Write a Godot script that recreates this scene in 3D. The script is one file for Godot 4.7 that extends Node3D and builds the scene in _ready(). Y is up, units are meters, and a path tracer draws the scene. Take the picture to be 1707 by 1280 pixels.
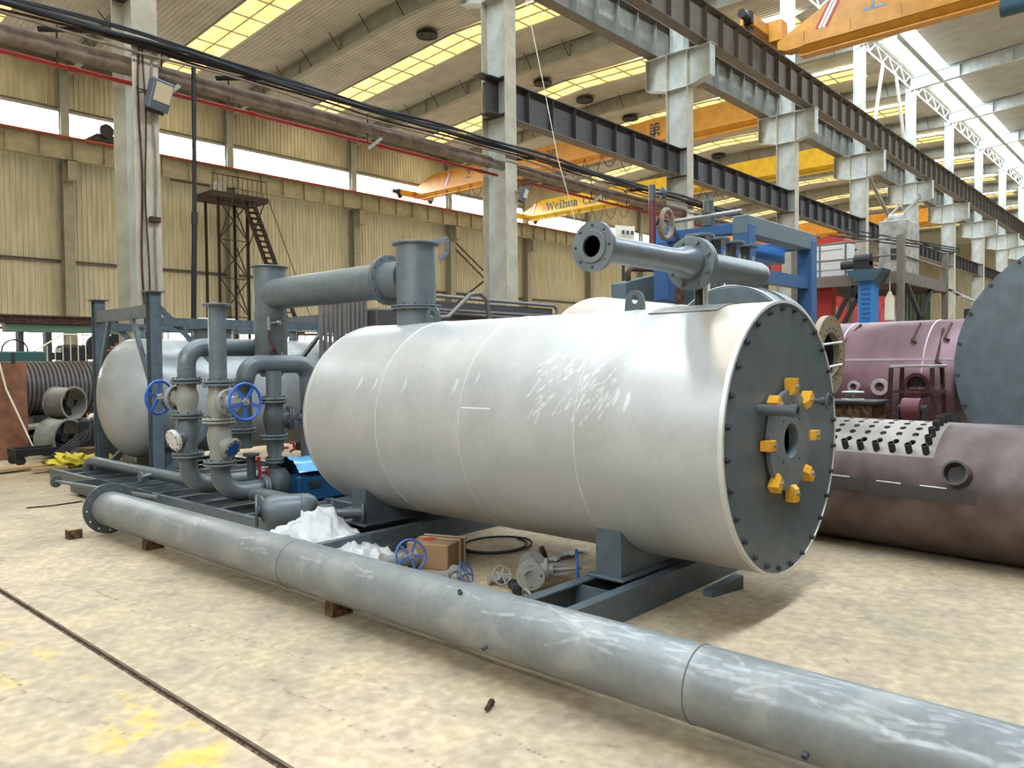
extends Node3D
# A boiler works hall: x runs along the hall, -z towards the cladding wall on the left, y up, metres.

const FX := 5.6          # first frame of the column row
const FS := 8.95         # frame spacing
const ROW_Z := -13.45
const WALL_Z := -43.9
const ORD := ["first", "second", "third", "fourth", "fifth", "sixth", "seventh", "eighth", "ninth", "tenth", "eleventh", "twelfth", "thirteenth"]
var M := {}
var used := {}
var T := {}

func _ready() -> void:
	camera_and_light()
	make_textures()
	make_materials()
	shell()
	frames()
	cranes()
	row_services()
	wall_side_things()
	main_boiler()
	pump_skid()
	long_pipe()
	floor_clutter()
	right_side()
	background()

func camera_and_light() -> void:
	var cam := Camera3D.new()
	cam.name = "camera"
	var yaw := 0.8377
	var pitch := 0.0286
	var roll := -0.0102
	var f0 := Vector3(sin(yaw), 0, -cos(yaw))
	var r0 := Vector3(cos(yaw), 0, sin(yaw))
	var f := f0 * cos(pitch) - Vector3.UP * sin(pitch)
	var u0 := Vector3.UP * cos(pitch) + f0 * sin(pitch)
	var r := r0 * cos(roll) + u0 * sin(roll)
	var u := u0 * cos(roll) - r0 * sin(roll)
	cam.transform = Transform3D(Basis(r, u, -f), Vector3(0, 1.7, 0))
	cam.fov = rad_to_deg(2.0 * atan(640.0 / 1298.6))
	cam.near = 0.05
	cam.far = 400.0
	cam.current = true
	add_child(cam)
	var we := WorldEnvironment.new()
	we.name = "world_environment"
	var e := Environment.new()
	e.background_mode = Environment.BG_SKY
	var sky := Sky.new()
	var sm := ProceduralSkyMaterial.new()
	sm.sky_top_color = Color(0.86, 0.91, 0.97)
	sm.sky_horizon_color = Color(0.97, 0.98, 0.98)
	sm.ground_horizon_color = Color(0.86, 0.85, 0.82)
	sm.ground_bottom_color = Color(0.55, 0.53, 0.49)
	sm.sky_energy_multiplier = 5.0
	sm.ground_energy_multiplier = 2.4
	sm.sun_angle_max = 0.0
	sky.sky_material = sm
	e.sky = sky
	e.tonemap_mode = Environment.TONE_MAPPER_LINEAR
	e.tonemap_exposure = 1.22
	e.sdfgi_enabled = true
	e.ssao_enabled = true
	e.ssil_enabled = true
	we.environment = e
	add_child(we)

# ---------------------------------------------------------------- mesh collector
class G:
	var v := PackedVector3Array()
	var n := PackedVector3Array()
	var t := PackedVector2Array()
	var k := PackedInt32Array()
	func tri(a: Vector3, b: Vector3, c: Vector3, ua := Vector2.ZERO, ub := Vector2.ZERO, uc := Vector2.ZERO) -> void:
		var nn := (c - a).cross(b - a).normalized()
		var i := v.size()
		v.append_array([a, b, c]); n.append_array([nn, nn, nn]); t.append_array([ua, ub, uc]); k.append_array([i, i + 1, i + 2])
	func quad(a: Vector3, b: Vector3, c: Vector3, d: Vector3, ua := Vector2.ZERO, ub := Vector2.ZERO, uc := Vector2.ZERO, ud := Vector2.ZERO) -> void:
		var nn := (c - a).cross(b - a)
		if nn.length_squared() < 1e-14: nn = (d - a).cross(c - a)
		nn = nn.normalized()
		var i := v.size()
		v.append_array([a, b, c, d]); n.append_array([nn, nn, nn, nn]); t.append_array([ua, ub, uc, ud])
		k.append_array([i, i + 1, i + 2, i, i + 2, i + 3])
	func squad(p: Array, q: Array, uv: Array) -> void:      # smooth quad: points, normals
		var i := v.size()
		for j in 4:
			v.append(p[j]); n.append(q[j]); t.append(uv[j])
		k.append_array([i, i + 1, i + 2, i, i + 2, i + 3])
	func box(c: Vector3, s: Vector3, b := Basis.IDENTITY, bev := 0.0) -> void:
		var h := s / 2.0
		var w := minf(bev, minf(h.x, minf(h.y, h.z)) * 0.9)
		for ax in 3:
			var u := (ax + 1) % 3
			var q := (ax + 2) % 3
			for sg in [-1.0, 1.0]:
				var P := []
				for cc in [[-1, -1], [-1, 1], [1, 1], [1, -1]]:
					var pt := Vector3.ZERO
					pt[ax] = sg * h[ax]; pt[u] = cc[0] * (h[u] - w); pt[q] = cc[1] * (h[q] - w)
					P.append(c + b * pt)
				if sg > 0: quad(P[0], P[1], P[2], P[3])
				else: quad(P[3], P[2], P[1], P[0])
		if w <= 0.0: return
		for ax in 3:                                        # edges along ax
			var u := (ax + 1) % 3
			var q := (ax + 2) % 3
			for su in [-1.0, 1.0]:
				for sq in [-1.0, 1.0]:
					var P := []
					for e in [[0, -1], [1, -1], [1, 1], [0, 1]]:
						var pt := Vector3.ZERO
						pt[ax] = e[1] * (h[ax] - w)
						pt[u] = su * (h[u] if e[0] == 0 else h[u] - w)
						pt[q] = sq * (h[q] - w if e[0] == 0 else h[q])
						P.append(c + b * pt)
					if su * sq < 0: quad(P[0], P[1], P[2], P[3])
					else: quad(P[3], P[2], P[1], P[0])
		for sx in [-1.0, 1.0]:
			for sy in [-1.0, 1.0]:
				for sz in [-1.0, 1.0]:
					var a := c + b * Vector3(sx * h.x, sy * (h.y - w), sz * (h.z - w))
					var d := c + b * Vector3(sx * (h.x - w), sy * h.y, sz * (h.z - w))
					var g := c + b * Vector3(sx * (h.x - w), sy * (h.y - w), sz * h.z)
					if sx * sy * sz > 0: tri(a, g, d)
					else: tri(a, d, g)
	func bar(a: Vector3, b: Vector3, w: float, h: float, up := Vector3.UP, bev := 0.0) -> void:   # rectangular bar from a to b
		var z := (b - a).normalized()
		if absf(z.dot(up)) > 0.97: up = Vector3.RIGHT
		var x := up.cross(z).normalized()
		box((a + b) / 2.0, Vector3(w, h, a.distance_to(b)), Basis(x, z.cross(x).normalized(), z), bev)
	func angle(a: Vector3, b: Vector3, w: float, th: float, up := Vector3.UP) -> void:     # L section
		var z := (b - a).normalized()
		if absf(z.dot(up)) > 0.97: up = Vector3.RIGHT
		var x := up.cross(z).normalized()
		var y := z.cross(x).normalized()
		var B := Basis(x, y, z)
		var L := a.distance_to(b)
		box((a + b) / 2.0 + y * (th - w) / 2.0, Vector3(th, w, L), B)
		box((a + b) / 2.0 + x * (w / 2.0), Vector3(w - th, th, L), B)
	func hbeam(a: Vector3, b: Vector3, w: float, h: float, tf: float, tw: float, up := Vector3.UP) -> void:
		var z := (b - a).normalized()
		if absf(z.dot(up)) > 0.97: up = Vector3.RIGHT
		var x := up.cross(z).normalized()
		var y := z.cross(x).normalized()
		var B := Basis(x, y, z)
		var L := a.distance_to(b)
		var c := (a + b) / 2.0
		box(c + y * (h - tf) / 2.0, Vector3(w, tf, L), B)
		box(c - y * (h - tf) / 2.0, Vector3(w, tf, L), B)
		box(c, Vector3(tw, h - 2 * tf, L), B)
	func channel(a: Vector3, b: Vector3, w: float, h: float, th: float, side: Vector3) -> void:   # web away from side, flanges point to side
		var z := (b - a).normalized()
		var x := (side - z * side.dot(z)).normalized()
		var y := z.cross(x).normalized()
		var B := Basis(x, y, z)
		var L := a.distance_to(b)
		var c := (a + b) / 2.0
		box(c - x * (w - th) / 2.0, Vector3(th, h, L), B)
		box(c + x * (th / 2.0) + y * (h - th) / 2.0, Vector3(w - th, th, L), B)
		box(c + x * (th / 2.0) - y * (h - th) / 2.0, Vector3(w - th, th, L), B)
	func frame(ax: Vector3) -> Basis:
		var y := ax.normalized()
		var x := (Vector3.RIGHT if absf(y.x) < 0.9 else Vector3.BACK)
		x = (x - y * x.dot(y)).normalized()
		return Basis(x, y, x.cross(y).normalized())
	func lathe(o: Vector3, ax: Vector3, prof: Array, seg := 24, a0 := 0.0, a1 := TAU) -> void:     # prof: [radius, height]; outward when it runs up
		var B := frame(ax)
		var sn := []
		for i in prof.size() - 1:
			var d := Vector2(prof[i + 1][0] - prof[i][0], prof[i + 1][1] - prof[i][1])
			sn.append(Vector2(d.y, -d.x).normalized() if d.length() > 1e-9 else Vector2.RIGHT)
		for i in prof.size() - 1:
			var na: Vector2 = sn[i]
			var nb: Vector2 = sn[i]
			if i > 0 and sn[i - 1].dot(sn[i]) > 0.8: na = (sn[i - 1] + sn[i]).normalized()
			if i < sn.size() - 1 and sn[i + 1].dot(sn[i]) > 0.8: nb = (sn[i + 1] + sn[i]).normalized()
			for j in seg:
				var t0 := a0 + (a1 - a0) * j / seg
				var t1 := a0 + (a1 - a0) * (j + 1) / seg
				var d0 := B.x * cos(t0) + B.z * sin(t0)
				var d1 := B.x * cos(t1) + B.z * sin(t1)
				var h0: float = prof[i][1]
				var h1: float = prof[i + 1][1]
				var u0 := float(j) / seg
				var u1 := float(j + 1) / seg
				squad([o + d0 * prof[i][0] + B.y * h0, o + d1 * prof[i][0] + B.y * h0, o + d1 * prof[i + 1][0] + B.y * h1, o + d0 * prof[i + 1][0] + B.y * h1],
					[d0 * na.x + B.y * na.y, d1 * na.x + B.y * na.y, d1 * nb.x + B.y * nb.y, d0 * nb.x + B.y * nb.y],
					[Vector2(u0, h0), Vector2(u1, h0), Vector2(u1, h1), Vector2(u0, h1)])
	func cyl(a: Vector3, b: Vector3, r: float, seg := 16, r2 := -1.0, ca := true, cb := true) -> void:
		var L := a.distance_to(b)
		if r2 < 0: r2 = r
		var p := []
		if ca: p.append([0.0, 0.0])
		p.append([r, 0.0]); p.append([r2, L])
		if cb: p.append([0.0, L])
		lathe(a, b - a, p, seg)
	func pipe(a: Vector3, b: Vector3, r: float, ri: float, seg := 24) -> void:      # open pipe with a wall
		var L := a.distance_to(b)
		lathe(a, b - a, [[ri, L], [ri, 0.0], [r, 0.0], [r, L], [ri, L]], seg)
	func flange(c: Vector3, ax: Vector3, r: float, ri: float, th: float, seg := 28) -> void:   # ring centred on c
		var b := 0.004
		lathe(c - ax.normalized() * th / 2.0, ax, [[ri, th], [ri, 0.0], [r - b, 0.0], [r, b], [r, th - b], [r - b, th], [ri, th]], seg)
	func bolts(c: Vector3, ax: Vector3, rc: float, num: int, r: float, th: float, off := 0.0) -> void:   # hex heads on both sides
		var B := frame(ax)
		for i in num:
			var a := TAU * (i + 0.5) / num + off
			var p := c + (B.x * cos(a) + B.z * sin(a)) * rc
			cyl(p - B.y * th / 2.0, p + B.y * th / 2.0, r, 6)
	func tube(P: Array, r: float, seg := 12, caps := true) -> void:
		var L := P.size()
		var T := []
		for i in L:
			var d: Vector3 = P[mini(i + 1, L - 1)] - P[maxi(i - 1, 0)]
			T.append(d.normalized())
		var x: Vector3 = frame(T[0]).x
		var rings := []
		for i in L:
			x = (x - T[i] * x.dot(T[i])).normalized()
			var y: Vector3 = T[i].cross(x)
			var ring := []
			for j in seg + 1:
				var a := TAU * j / seg
				ring.append(x * cos(a) + y * sin(a))
			rings.append(ring)
		for i in L - 1:
			for j in seg:
				var n0: Vector3 = rings[i][j]
				var n1: Vector3 = rings[i + 1][j]
				var n2: Vector3 = rings[i + 1][j + 1]
				var n3: Vector3 = rings[i][j + 1]
				squad([P[i] + n0 * r, P[i + 1] + n1 * r, P[i + 1] + n2 * r, P[i] + n3 * r], [n0, n1, n2, n3],
					[Vector2(float(j) / seg, i), Vector2(float(j) / seg, i + 1), Vector2(float(j + 1) / seg, i + 1), Vector2(float(j + 1) / seg, i)])
		if caps:
			for e in [0, L - 1]:
				for j in seg:
					var a: Vector3 = P[e] + rings[e][j] * r
					var b: Vector3 = P[e] + rings[e][j + 1] * r
					if e == 0: tri(P[e], a, b)
					else: tri(P[e], b, a)
	func prism(poly: PackedVector2Array, o: Vector3, x: Vector3, y: Vector3, depth: float) -> void:   # polygon in the x, y plane, thickness along x cross y, centred
		var z := x.cross(y).normalized()
		var id := Geometry2D.triangulate_polygon(poly)
		var f := o + z * depth / 2.0
		var g := o - z * depth / 2.0
		for i in range(0, id.size(), 3):
			var a := poly[id[i]]
			var b := poly[id[i + 1]]
			var c := poly[id[i + 2]]
			if (b - a).cross(c - a) < 0:
				var s := b
				b = c; c = s
			tri(f + x * a.x + y * a.y, f + x * c.x + y * c.y, f + x * b.x + y * b.y, a, c, b)
			tri(g + x * a.x + y * a.y, g + x * b.x + y * b.y, g + x * c.x + y * c.y, a, b, c)
		var ccw := not Geometry2D.is_polygon_clockwise(poly)
		for i in poly.size():
			var a := poly[i]
			var b := poly[(i + 1) % poly.size()]
			if not ccw:
				var s := a
				a = b; b = s
			quad(g + x * a.x + y * a.y, f + x * a.x + y * a.y, f + x * b.x + y * b.y, g + x * b.x + y * b.y)
	func holed(cells: Array, o: Vector3, x: Vector3, y: Vector3, depth: float) -> void:
		for c in cells: prism(c, o, x, y, depth)
	func ring_holes(c: Vector3, ax: Vector3, r: float, ri: float, th: float, num: int, rc: float, rh: float) -> void:   # flange with real bolt holes
		var B := frame(ax)
		var cells := []
		for i in num:
			for s in 2:
				var am := TAU * i / num
				var ae := am + (PI / num if s == 0 else -PI / num)
				var p := PackedVector2Array()
				var hc := Vector2(cos(am), sin(am)) * rc
				for j in 5: p.append(Vector2.from_angle(lerpf(am, ae, j / 4.0)) * r)
				for j in 5: p.append(Vector2.from_angle(lerpf(ae, am, j / 4.0)) * ri)
				for j in 7:
					var a := (PI + PI * j / 6.0) if s == 1 else (PI - PI * j / 6.0)
					p.append(hc + Vector2.from_angle(am + a) * rh)
				cells.append(p)
		holed(cells, c, B.x, B.z, th)
	func blob(c: Vector3, s: Vector3, nu := 16, nv := 10, b := Basis.IDENTITY, rough := 0.0, seed_ := 1, pw := 1.0) -> void:    # ellipsoid; rough crumples it, pw < 1 makes it boxy
		var nz := FastNoiseLite.new()
		nz.seed = seed_; nz.frequency = 1.3
		var P := []
		for i in nv + 1:
			var row := []
			for j in nu + 1:
				var th := PI * i / nv
				var ph := -TAU * (j % nu) / nu
				var d := Vector3(sin(th) * cos(ph), cos(th), sin(th) * sin(ph))
				var q := Vector3(signf(d.x) * pow(absf(d.x), pw), signf(d.y) * pow(absf(d.y), pw), signf(d.z) * pow(absf(d.z), pw))
				var m := 1.0 + rough * nz.get_noise_3dv(d * 2.2) + rough * 0.5 * nz.get_noise_3dv(d * 6.0)
				row.append(c + b * (q * s * m))
			P.append(row)
		sheet(P)
	func sheet(P: Array) -> void:           # smooth grid of points
		var nv := P.size()
		var nu: int = P[0].size()
		var N := []
		for i in nv:
			var row := []
			for j in nu:
				var a: Vector3 = P[i][(j + 1) % nu if j + 1 < nu else j] - P[i][maxi(j - 1, 0)]
				if P[i][0].distance_to(P[i][nu - 1]) < 1e-6 and nu > 3 and (j == 0 or j == nu - 1): a = P[i][1] - P[i][nu - 2]
				var d: Vector3 = P[mini(i + 1, nv - 1)][j] - P[maxi(i - 1, 0)][j]
				var c := d.cross(a)
				row.append(c.normalized() if c.length() > 1e-9 else Vector3.UP)
			N.append(row)
		for i in nv - 1:
			for j in nu - 1:
				squad([P[i][j], P[i][j + 1], P[i + 1][j + 1], P[i + 1][j]], [N[i][j], N[i][j + 1], N[i + 1][j + 1], N[i + 1][j]],
					[Vector2(j, i) / 8.0, Vector2(j + 1, i) / 8.0, Vector2(j + 1, i + 1) / 8.0, Vector2(j, i + 1) / 8.0])
	func mesh(m: Material) -> ArrayMesh:
		var am := ArrayMesh.new()
		var a := []
		a.resize(Mesh.ARRAY_MAX)
		a[Mesh.ARRAY_VERTEX] = v; a[Mesh.ARRAY_NORMAL] = n; a[Mesh.ARRAY_TEX_UV] = t; a[Mesh.ARRAY_INDEX] = k
		am.add_surface_from_arrays(Mesh.PRIMITIVE_TRIANGLES, a)
		am.surface_set_material(0, m)
		return am

func arc(c: Vector3, from: Vector3, to: Vector3, r: float, steps := 8) -> Array:    # quarter bend about c between two unit directions
	var out := []
	for i in steps + 1:
		var a := PI / 2 * i / steps
		out.append(c + from * cos(a) * r + to * sin(a) * r)
	return out

func numbered(called: String) -> String:
	used[called] = used.get(called, -1) + 1
	return called if used[called] == 0 else "%s_%03d" % [called, used[called]]

func tag(o: Node, label: String, category: String, group := "", kind := "") -> void:
	if label: o.set_meta("label", label)
	if category: o.set_meta("category", category)
	if group: o.set_meta("group", group)
	if kind: o.set_meta("kind", kind)

func thing(called: String, label: String, category: String, at := Vector3.ZERO, group := "", kind := "") -> Node3D:
	var o := Node3D.new()
	o.name = numbered(called)
	add_child(o)
	o.position = at
	tag(o, label, category, group, kind)
	return o

# a part whose shape is given in the thing's own space
func part(parent: Node3D, called: String, g: G, m: Material) -> MeshInstance3D:
	var o := MeshInstance3D.new()
	o.name = called
	o.mesh = g.mesh(m)
	parent.add_child(o, true)
	return o

# a part whose shape is given in hall coordinates
func wpart(parent: Node3D, called: String, g: G, m: Material) -> MeshInstance3D:
	var base := parent.position
	var up := parent.get_parent()
	while up != self and up is Node3D:
		base += up.position
		up = up.get_parent()
	for i in g.v.size(): g.v[i] -= base
	return part(parent, called, g, m)

func copy_mesh(parent: Node3D, called: String, mesh: Mesh, xf: Transform3D) -> MeshInstance3D:
	var o := MeshInstance3D.new()
	o.name = called
	o.mesh = mesh
	parent.add_child(o, true)
	o.transform = xf
	return o

func dup(o: Node3D, at: Vector3, label: String, turn := 0.0) -> Node3D:
	var c: Node3D = o.duplicate()
	c.name = numbered(str(o.name).trim_suffix("_" + str(o.name).get_slice("_", str(o.name).count("_")) if str(o.name).right(3).is_valid_int() else ""))
	add_child(c)
	c.position = at
	c.rotation.y = turn
	c.set_meta("label", label)
	return c

# ---------------------------------------------------------------- textures and materials
func noise_image(sd: int, fr: float, lo: Color, hi: Color, size := 512, octaves := 4, sharp := 1.0, st := Vector2.ONE) -> ImageTexture:
	var nz := FastNoiseLite.new()
	nz.seed = sd
	nz.noise_type = FastNoiseLite.TYPE_SIMPLEX_SMOOTH
	nz.frequency = fr
	nz.fractal_octaves = octaves
	var g := nz.get_seamless_image(size, size)
	var d := g.get_data()
	var table := []
	for i in 256:
		var x := clampf(i / 255.0, 0, 1)
		x = clampf((x - 0.5) * sharp + 0.5, 0, 1)
		table.append(lo.lerp(hi, x))
	var out := PackedByteArray()
	out.resize(size * size * 3)
	var bytes := PackedByteArray()
	bytes.resize(768)
	for i in 256:
		bytes[i * 3] = table[i].r8; bytes[i * 3 + 1] = table[i].g8; bytes[i * 3 + 2] = table[i].b8
	for i in size * size:
		var q := d[i] * 3
		out[i * 3] = bytes[q]; out[i * 3 + 1] = bytes[q + 1]; out[i * 3 + 2] = bytes[q + 2]
	return ImageTexture.create_from_image(Image.create_from_data(size, size, false, Image.FORMAT_RGB8, out))

func mat(key: String, color: Color, rough := 0.6, metal := 0.0, tex := "", scale := 1.0, relief := 0.0) -> StandardMaterial3D:
	var m := StandardMaterial3D.new()
	m.resource_name = key
	m.albedo_color = color
	m.roughness = rough
	m.metallic = metal
	if tex:
		m.albedo_texture = T[tex]
		m.uv1_triplanar = true
		m.uv1_world_triplanar = true
		m.uv1_scale = Vector3.ONE * scale
		if relief > 0.0:
			m.heightmap_enabled = true
			m.heightmap_texture = T[tex]
			m.heightmap_scale = relief
	M[key] = m
	return m

func c8(r: int, g: int, b: int) -> Color:
	return Color8(r, g, b)

func make_textures() -> void:
	T.blotch = noise_image(11, 0.008, Color(0.74, 0.73, 0.71), Color(1, 1, 1), 512, 5, 1.5)
	T.soft = noise_image(17, 0.01, Color(0.87, 0.865, 0.85), Color(1, 1, 1), 512, 5, 1.3)
	T.fine = noise_image(12, 0.05, Color(0.84, 0.835, 0.82), Color(1, 1, 1), 512, 3, 1.4)
	T.grime = noise_image(13, 0.012, Color(0.5, 0.46, 0.4), Color(1, 1, 1), 512, 5, 2.2)
	T.rust = noise_image(14, 0.015, Color(0.5, 0.38, 0.34), Color(1, 0.98, 0.97), 512, 5, 1.8)
	T.bump = noise_image(15, 0.06, Color.BLACK, Color.WHITE, 512, 3, 1.2)
	T.glow = noise_image(16, 0.01, Color(0.78, 0.74, 0.62), Color(1, 1, 1), 256, 4, 1.3)
	T.floor = floor_texture()
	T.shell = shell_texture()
	T.pipe = pipe_texture()

func line(img: Image, p: Vector2, q: Vector2, w: float, col: Color, a := 1.0) -> void:
	var L := p.distance_to(q)
	for i in int(L * 1.5) + 1:
		var c := p.lerp(q, i / maxf(1.0, L * 1.5))
		for y in range(int(c.y - w), int(c.y + w) + 1):
			for x in range(int(c.x - w), int(c.x + w) + 1):
				if Vector2(x, y).distance_to(c) > w + 0.4: continue
				var xx := posmod(x, img.get_width())
				var yy := posmod(y, img.get_height())
				img.set_pixel(xx, yy, img.get_pixel(xx, yy).lerp(col, a))

# bare concrete, 16 m a side: stains, hairline cracks, worn yellow paint beside the rail
func floor_texture() -> ImageTexture:
	var S := 1024
	var nz := FastNoiseLite.new()
	nz.seed = 31; nz.frequency = 0.006; nz.fractal_octaves = 5
	var big := nz.get_seamless_image(S, S).get_data()
	nz.seed = 32; nz.frequency = 0.03; nz.fractal_octaves = 4
	var mid := nz.get_seamless_image(S, S).get_data()
	nz.seed = 33; nz.frequency = 0.2; nz.fractal_octaves = 2
	var small := nz.get_seamless_image(S, S).get_data()
	var out := PackedByteArray()
	out.resize(S * S * 3)
	for y in S:
		for x in S:
			var i := y * S + x
			var b := big[i] / 255.0
			var m := mid[i] / 255.0
			var s := small[i] / 255.0
			var l := 0.70 + 0.13 * (b - 0.5) + 0.10 * (m - 0.5) + 0.07 * (s - 0.5)
			var r := l
			var g := l * (0.893 - 0.02 * (b - 0.5))
			var bl := l * (0.735 - 0.06 * (m - 0.5))
			# texel to hall: x -2..14 across, z -14..2 down
			var hx := x / 64.0 - 2.0
			var hz := y / 64.0 - 14.0
			if hx < 1.7 and hx > 0.6 and hz > -9.0:
				var w := clampf((m * 0.8 + s * 0.5 + b * 0.5 - 1.0) * 5.0, 0, 1) * clampf((0.36 - absf(hx - 1.42 + 0.25 * sin(hz * 1.9))) * 6.0, 0, 1)
				r = lerpf(r, 0.90, w * 0.62); g = lerpf(g, 0.72, w * 0.62); bl = lerpf(bl, 0.26, w * 0.62)
			if m < 0.30:
				var w := clampf((0.30 - m) * 2.0, 0, 0.12)
				r = lerpf(r, 0.50, w); g = lerpf(g, 0.44, w); bl = lerpf(bl, 0.36, w)
			out[i * 3] = clampi(int(r * 255), 0, 255); out[i * 3 + 1] = clampi(int(g * 255), 0, 255); out[i * 3 + 2] = clampi(int(bl * 255), 0, 255)
	var img := Image.create_from_data(S, S, false, Image.FORMAT_RGB8, out)
	var rng := RandomNumberGenerator.new()
	rng.seed = 5
	var dark := Color(0.36, 0.30, 0.24)
	for c in [[1.9, -8.6, 2.55, -2.0], [0.9, -6.4, 1.5, -3.4], [6.0, -1.0, 9.6, -4.4], [2.2, -7.5, 2.1, -1.0], [0.2, -5.0, 1.3, -2.6]]:
		var p := Vector2((c[0] + 2.0) * 64, (c[1] + 14.0) * 64)
		var e := Vector2((c[2] + 2.0) * 64, (c[3] + 14.0) * 64)
		for i in 60:
			var q := p.lerp(e, 1.0 / (60 - i)) + Vector2(rng.randf_range(-1.6, 1.6), rng.randf_range(-1.6, 1.6))
			line(img, p, q, 0.0, dark, 0.5)
			p = q
	for i in 260:
		var p := Vector2(rng.randf() * S, rng.randf() * S)
		line(img, p, p + Vector2(rng.randf_range(-5, 5), rng.randf_range(-5, 5)), 0.4, dark, 0.22)
	return ImageTexture.create_from_image(img)

# silver paint of the boiler jacket: u round, v along; chalk marks, scuffs, a warm reflection painted in tan by the front rim
func shell_texture() -> ImageTexture:
	var S := 1024
	var nz := FastNoiseLite.new()
	nz.seed = 41; nz.frequency = 0.008; nz.fractal_octaves = 5
	var big := nz.get_seamless_image(S, S).get_data()
	nz.seed = 42; nz.frequency = 0.06; nz.fractal_octaves = 3
	var mid := nz.get_seamless_image(S, S).get_data()
	var out := PackedByteArray()
	out.resize(S * S * 3)
	for y in S:
		for x in S:
			var i := y * S + x
			var l := 0.72 + 0.07 * (big[i] / 255.0 - 0.5) + 0.03 * (mid[i] / 255.0 - 0.5)
			var r := l
			var g := l * 0.993
			var b := l * 0.975
			# warm reflection painted into the colour, tan with a soft grained border: v < 0.11 near the rim, upper left side
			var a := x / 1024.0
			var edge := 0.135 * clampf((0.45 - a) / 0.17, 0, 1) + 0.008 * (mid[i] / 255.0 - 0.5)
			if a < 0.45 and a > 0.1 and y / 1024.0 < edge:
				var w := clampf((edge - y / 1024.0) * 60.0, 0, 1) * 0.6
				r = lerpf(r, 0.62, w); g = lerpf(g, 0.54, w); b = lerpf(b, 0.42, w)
			out[i * 3] = clampi(int(r * 255), 0, 255); out[i * 3 + 1] = clampi(int(g * 255), 0, 255); out[i * 3 + 2] = clampi(int(b * 255), 0, 255)
	var img := Image.create_from_data(S, S, false, Image.FORMAT_RGB8, out)
	var rng := RandomNumberGenerator.new()
	rng.seed = 8
	var chalk := Color(0.93, 0.94, 0.94)
	for i in 60:
		var p := Vector2(rng.randf_range(0.385, 0.455) * S, rng.randf_range(0.16, 0.34) * S)
		var d := Vector2.from_angle(rng.randf_range(0.4, 1.2)) * rng.randf_range(8, 44)
		for j in 5: line(img, p + d * j / 5.0, p + d * (j + 1) / 5.0 + Vector2(rng.randf_range(-2, 2), 0), rng.randf_range(0.0, 2.2), chalk, 0.10)
	for q in [[0.455, 0.15, 5.0], [0.45, 0.17, 4.0], [0.44, 0.52, 4.0], [0.442, 0.66, 3.5], [0.44, 0.75, 4.0], [0.43, 0.47, 2.5], [0.438, 0.8, 5.0]]:
		for j in 4: line(img, Vector2(q[0] * S + j * 3, q[1] * S + j * 3), Vector2(q[0] * S - 7 - j * 2, q[1] * S + 1 + j), q[2] * (0.25 + 0.12 * j), chalk, 0.07)
	line(img, Vector2(0.468 * S, 0.43 * S), Vector2(0.468 * S, 0.5 * S), 0.8, chalk, 0.6)
	return ImageTexture.create_from_image(img)

# grey primer of the long pipe: u round, v along; chalky scrapes
func pipe_texture() -> ImageTexture:
	var W := 256
	var S := 2048
	var nz := FastNoiseLite.new()
	nz.seed = 51; nz.frequency = 0.01; nz.fractal_octaves = 5
	var big := nz.get_seamless_image(W, S).get_data()
	nz.seed = 52; nz.frequency = 0.09; nz.fractal_octaves = 3
	var mid := nz.get_seamless_image(W, S).get_data()
	var out := PackedByteArray()
	out.resize(W * S * 3)
	for i in W * S:
		var l := 0.48 + 0.08 * (big[i] / 255.0 - 0.5) + 0.05 * (mid[i] / 255.0 - 0.5)
		var d := clampf((big[i] / 255.0 - 0.60) * 4.0, 0, 0.45)
		out[i * 3] = int(lerpf(l * 0.985, 0.58, d) * 255); out[i * 3 + 1] = int(lerpf(l, 0.565, d) * 255); out[i * 3 + 2] = int(lerpf(l * 0.985, 0.53, d) * 255)
	var img := Image.create_from_data(W, S, false, Image.FORMAT_RGB8, out)
	var rng := RandomNumberGenerator.new()
	rng.seed = 3
	var chalk := Color(0.72, 0.72, 0.71)
	for i in 90:
		var v := rng.randf_range(0.08, 0.36) if i < 70 else rng.randf_range(0.36, 0.95)
		var p := Vector2(rng.randf_range(0.24, 0.42) * W, v * S)
		var q := p
		var h := rng.randf_range(-0.7, 0.7)
		for j in rng.randi_range(3, 9):
			h += rng.randf_range(-0.3, 0.3)
			var e := q + Vector2(sin(h) * 3.0, cos(h) * 9.0)
			line(img, q, e, rng.randf_range(0.4, 2.6), chalk, 0.075)
			q = e
	return ImageTexture.create_from_image(img)

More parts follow.
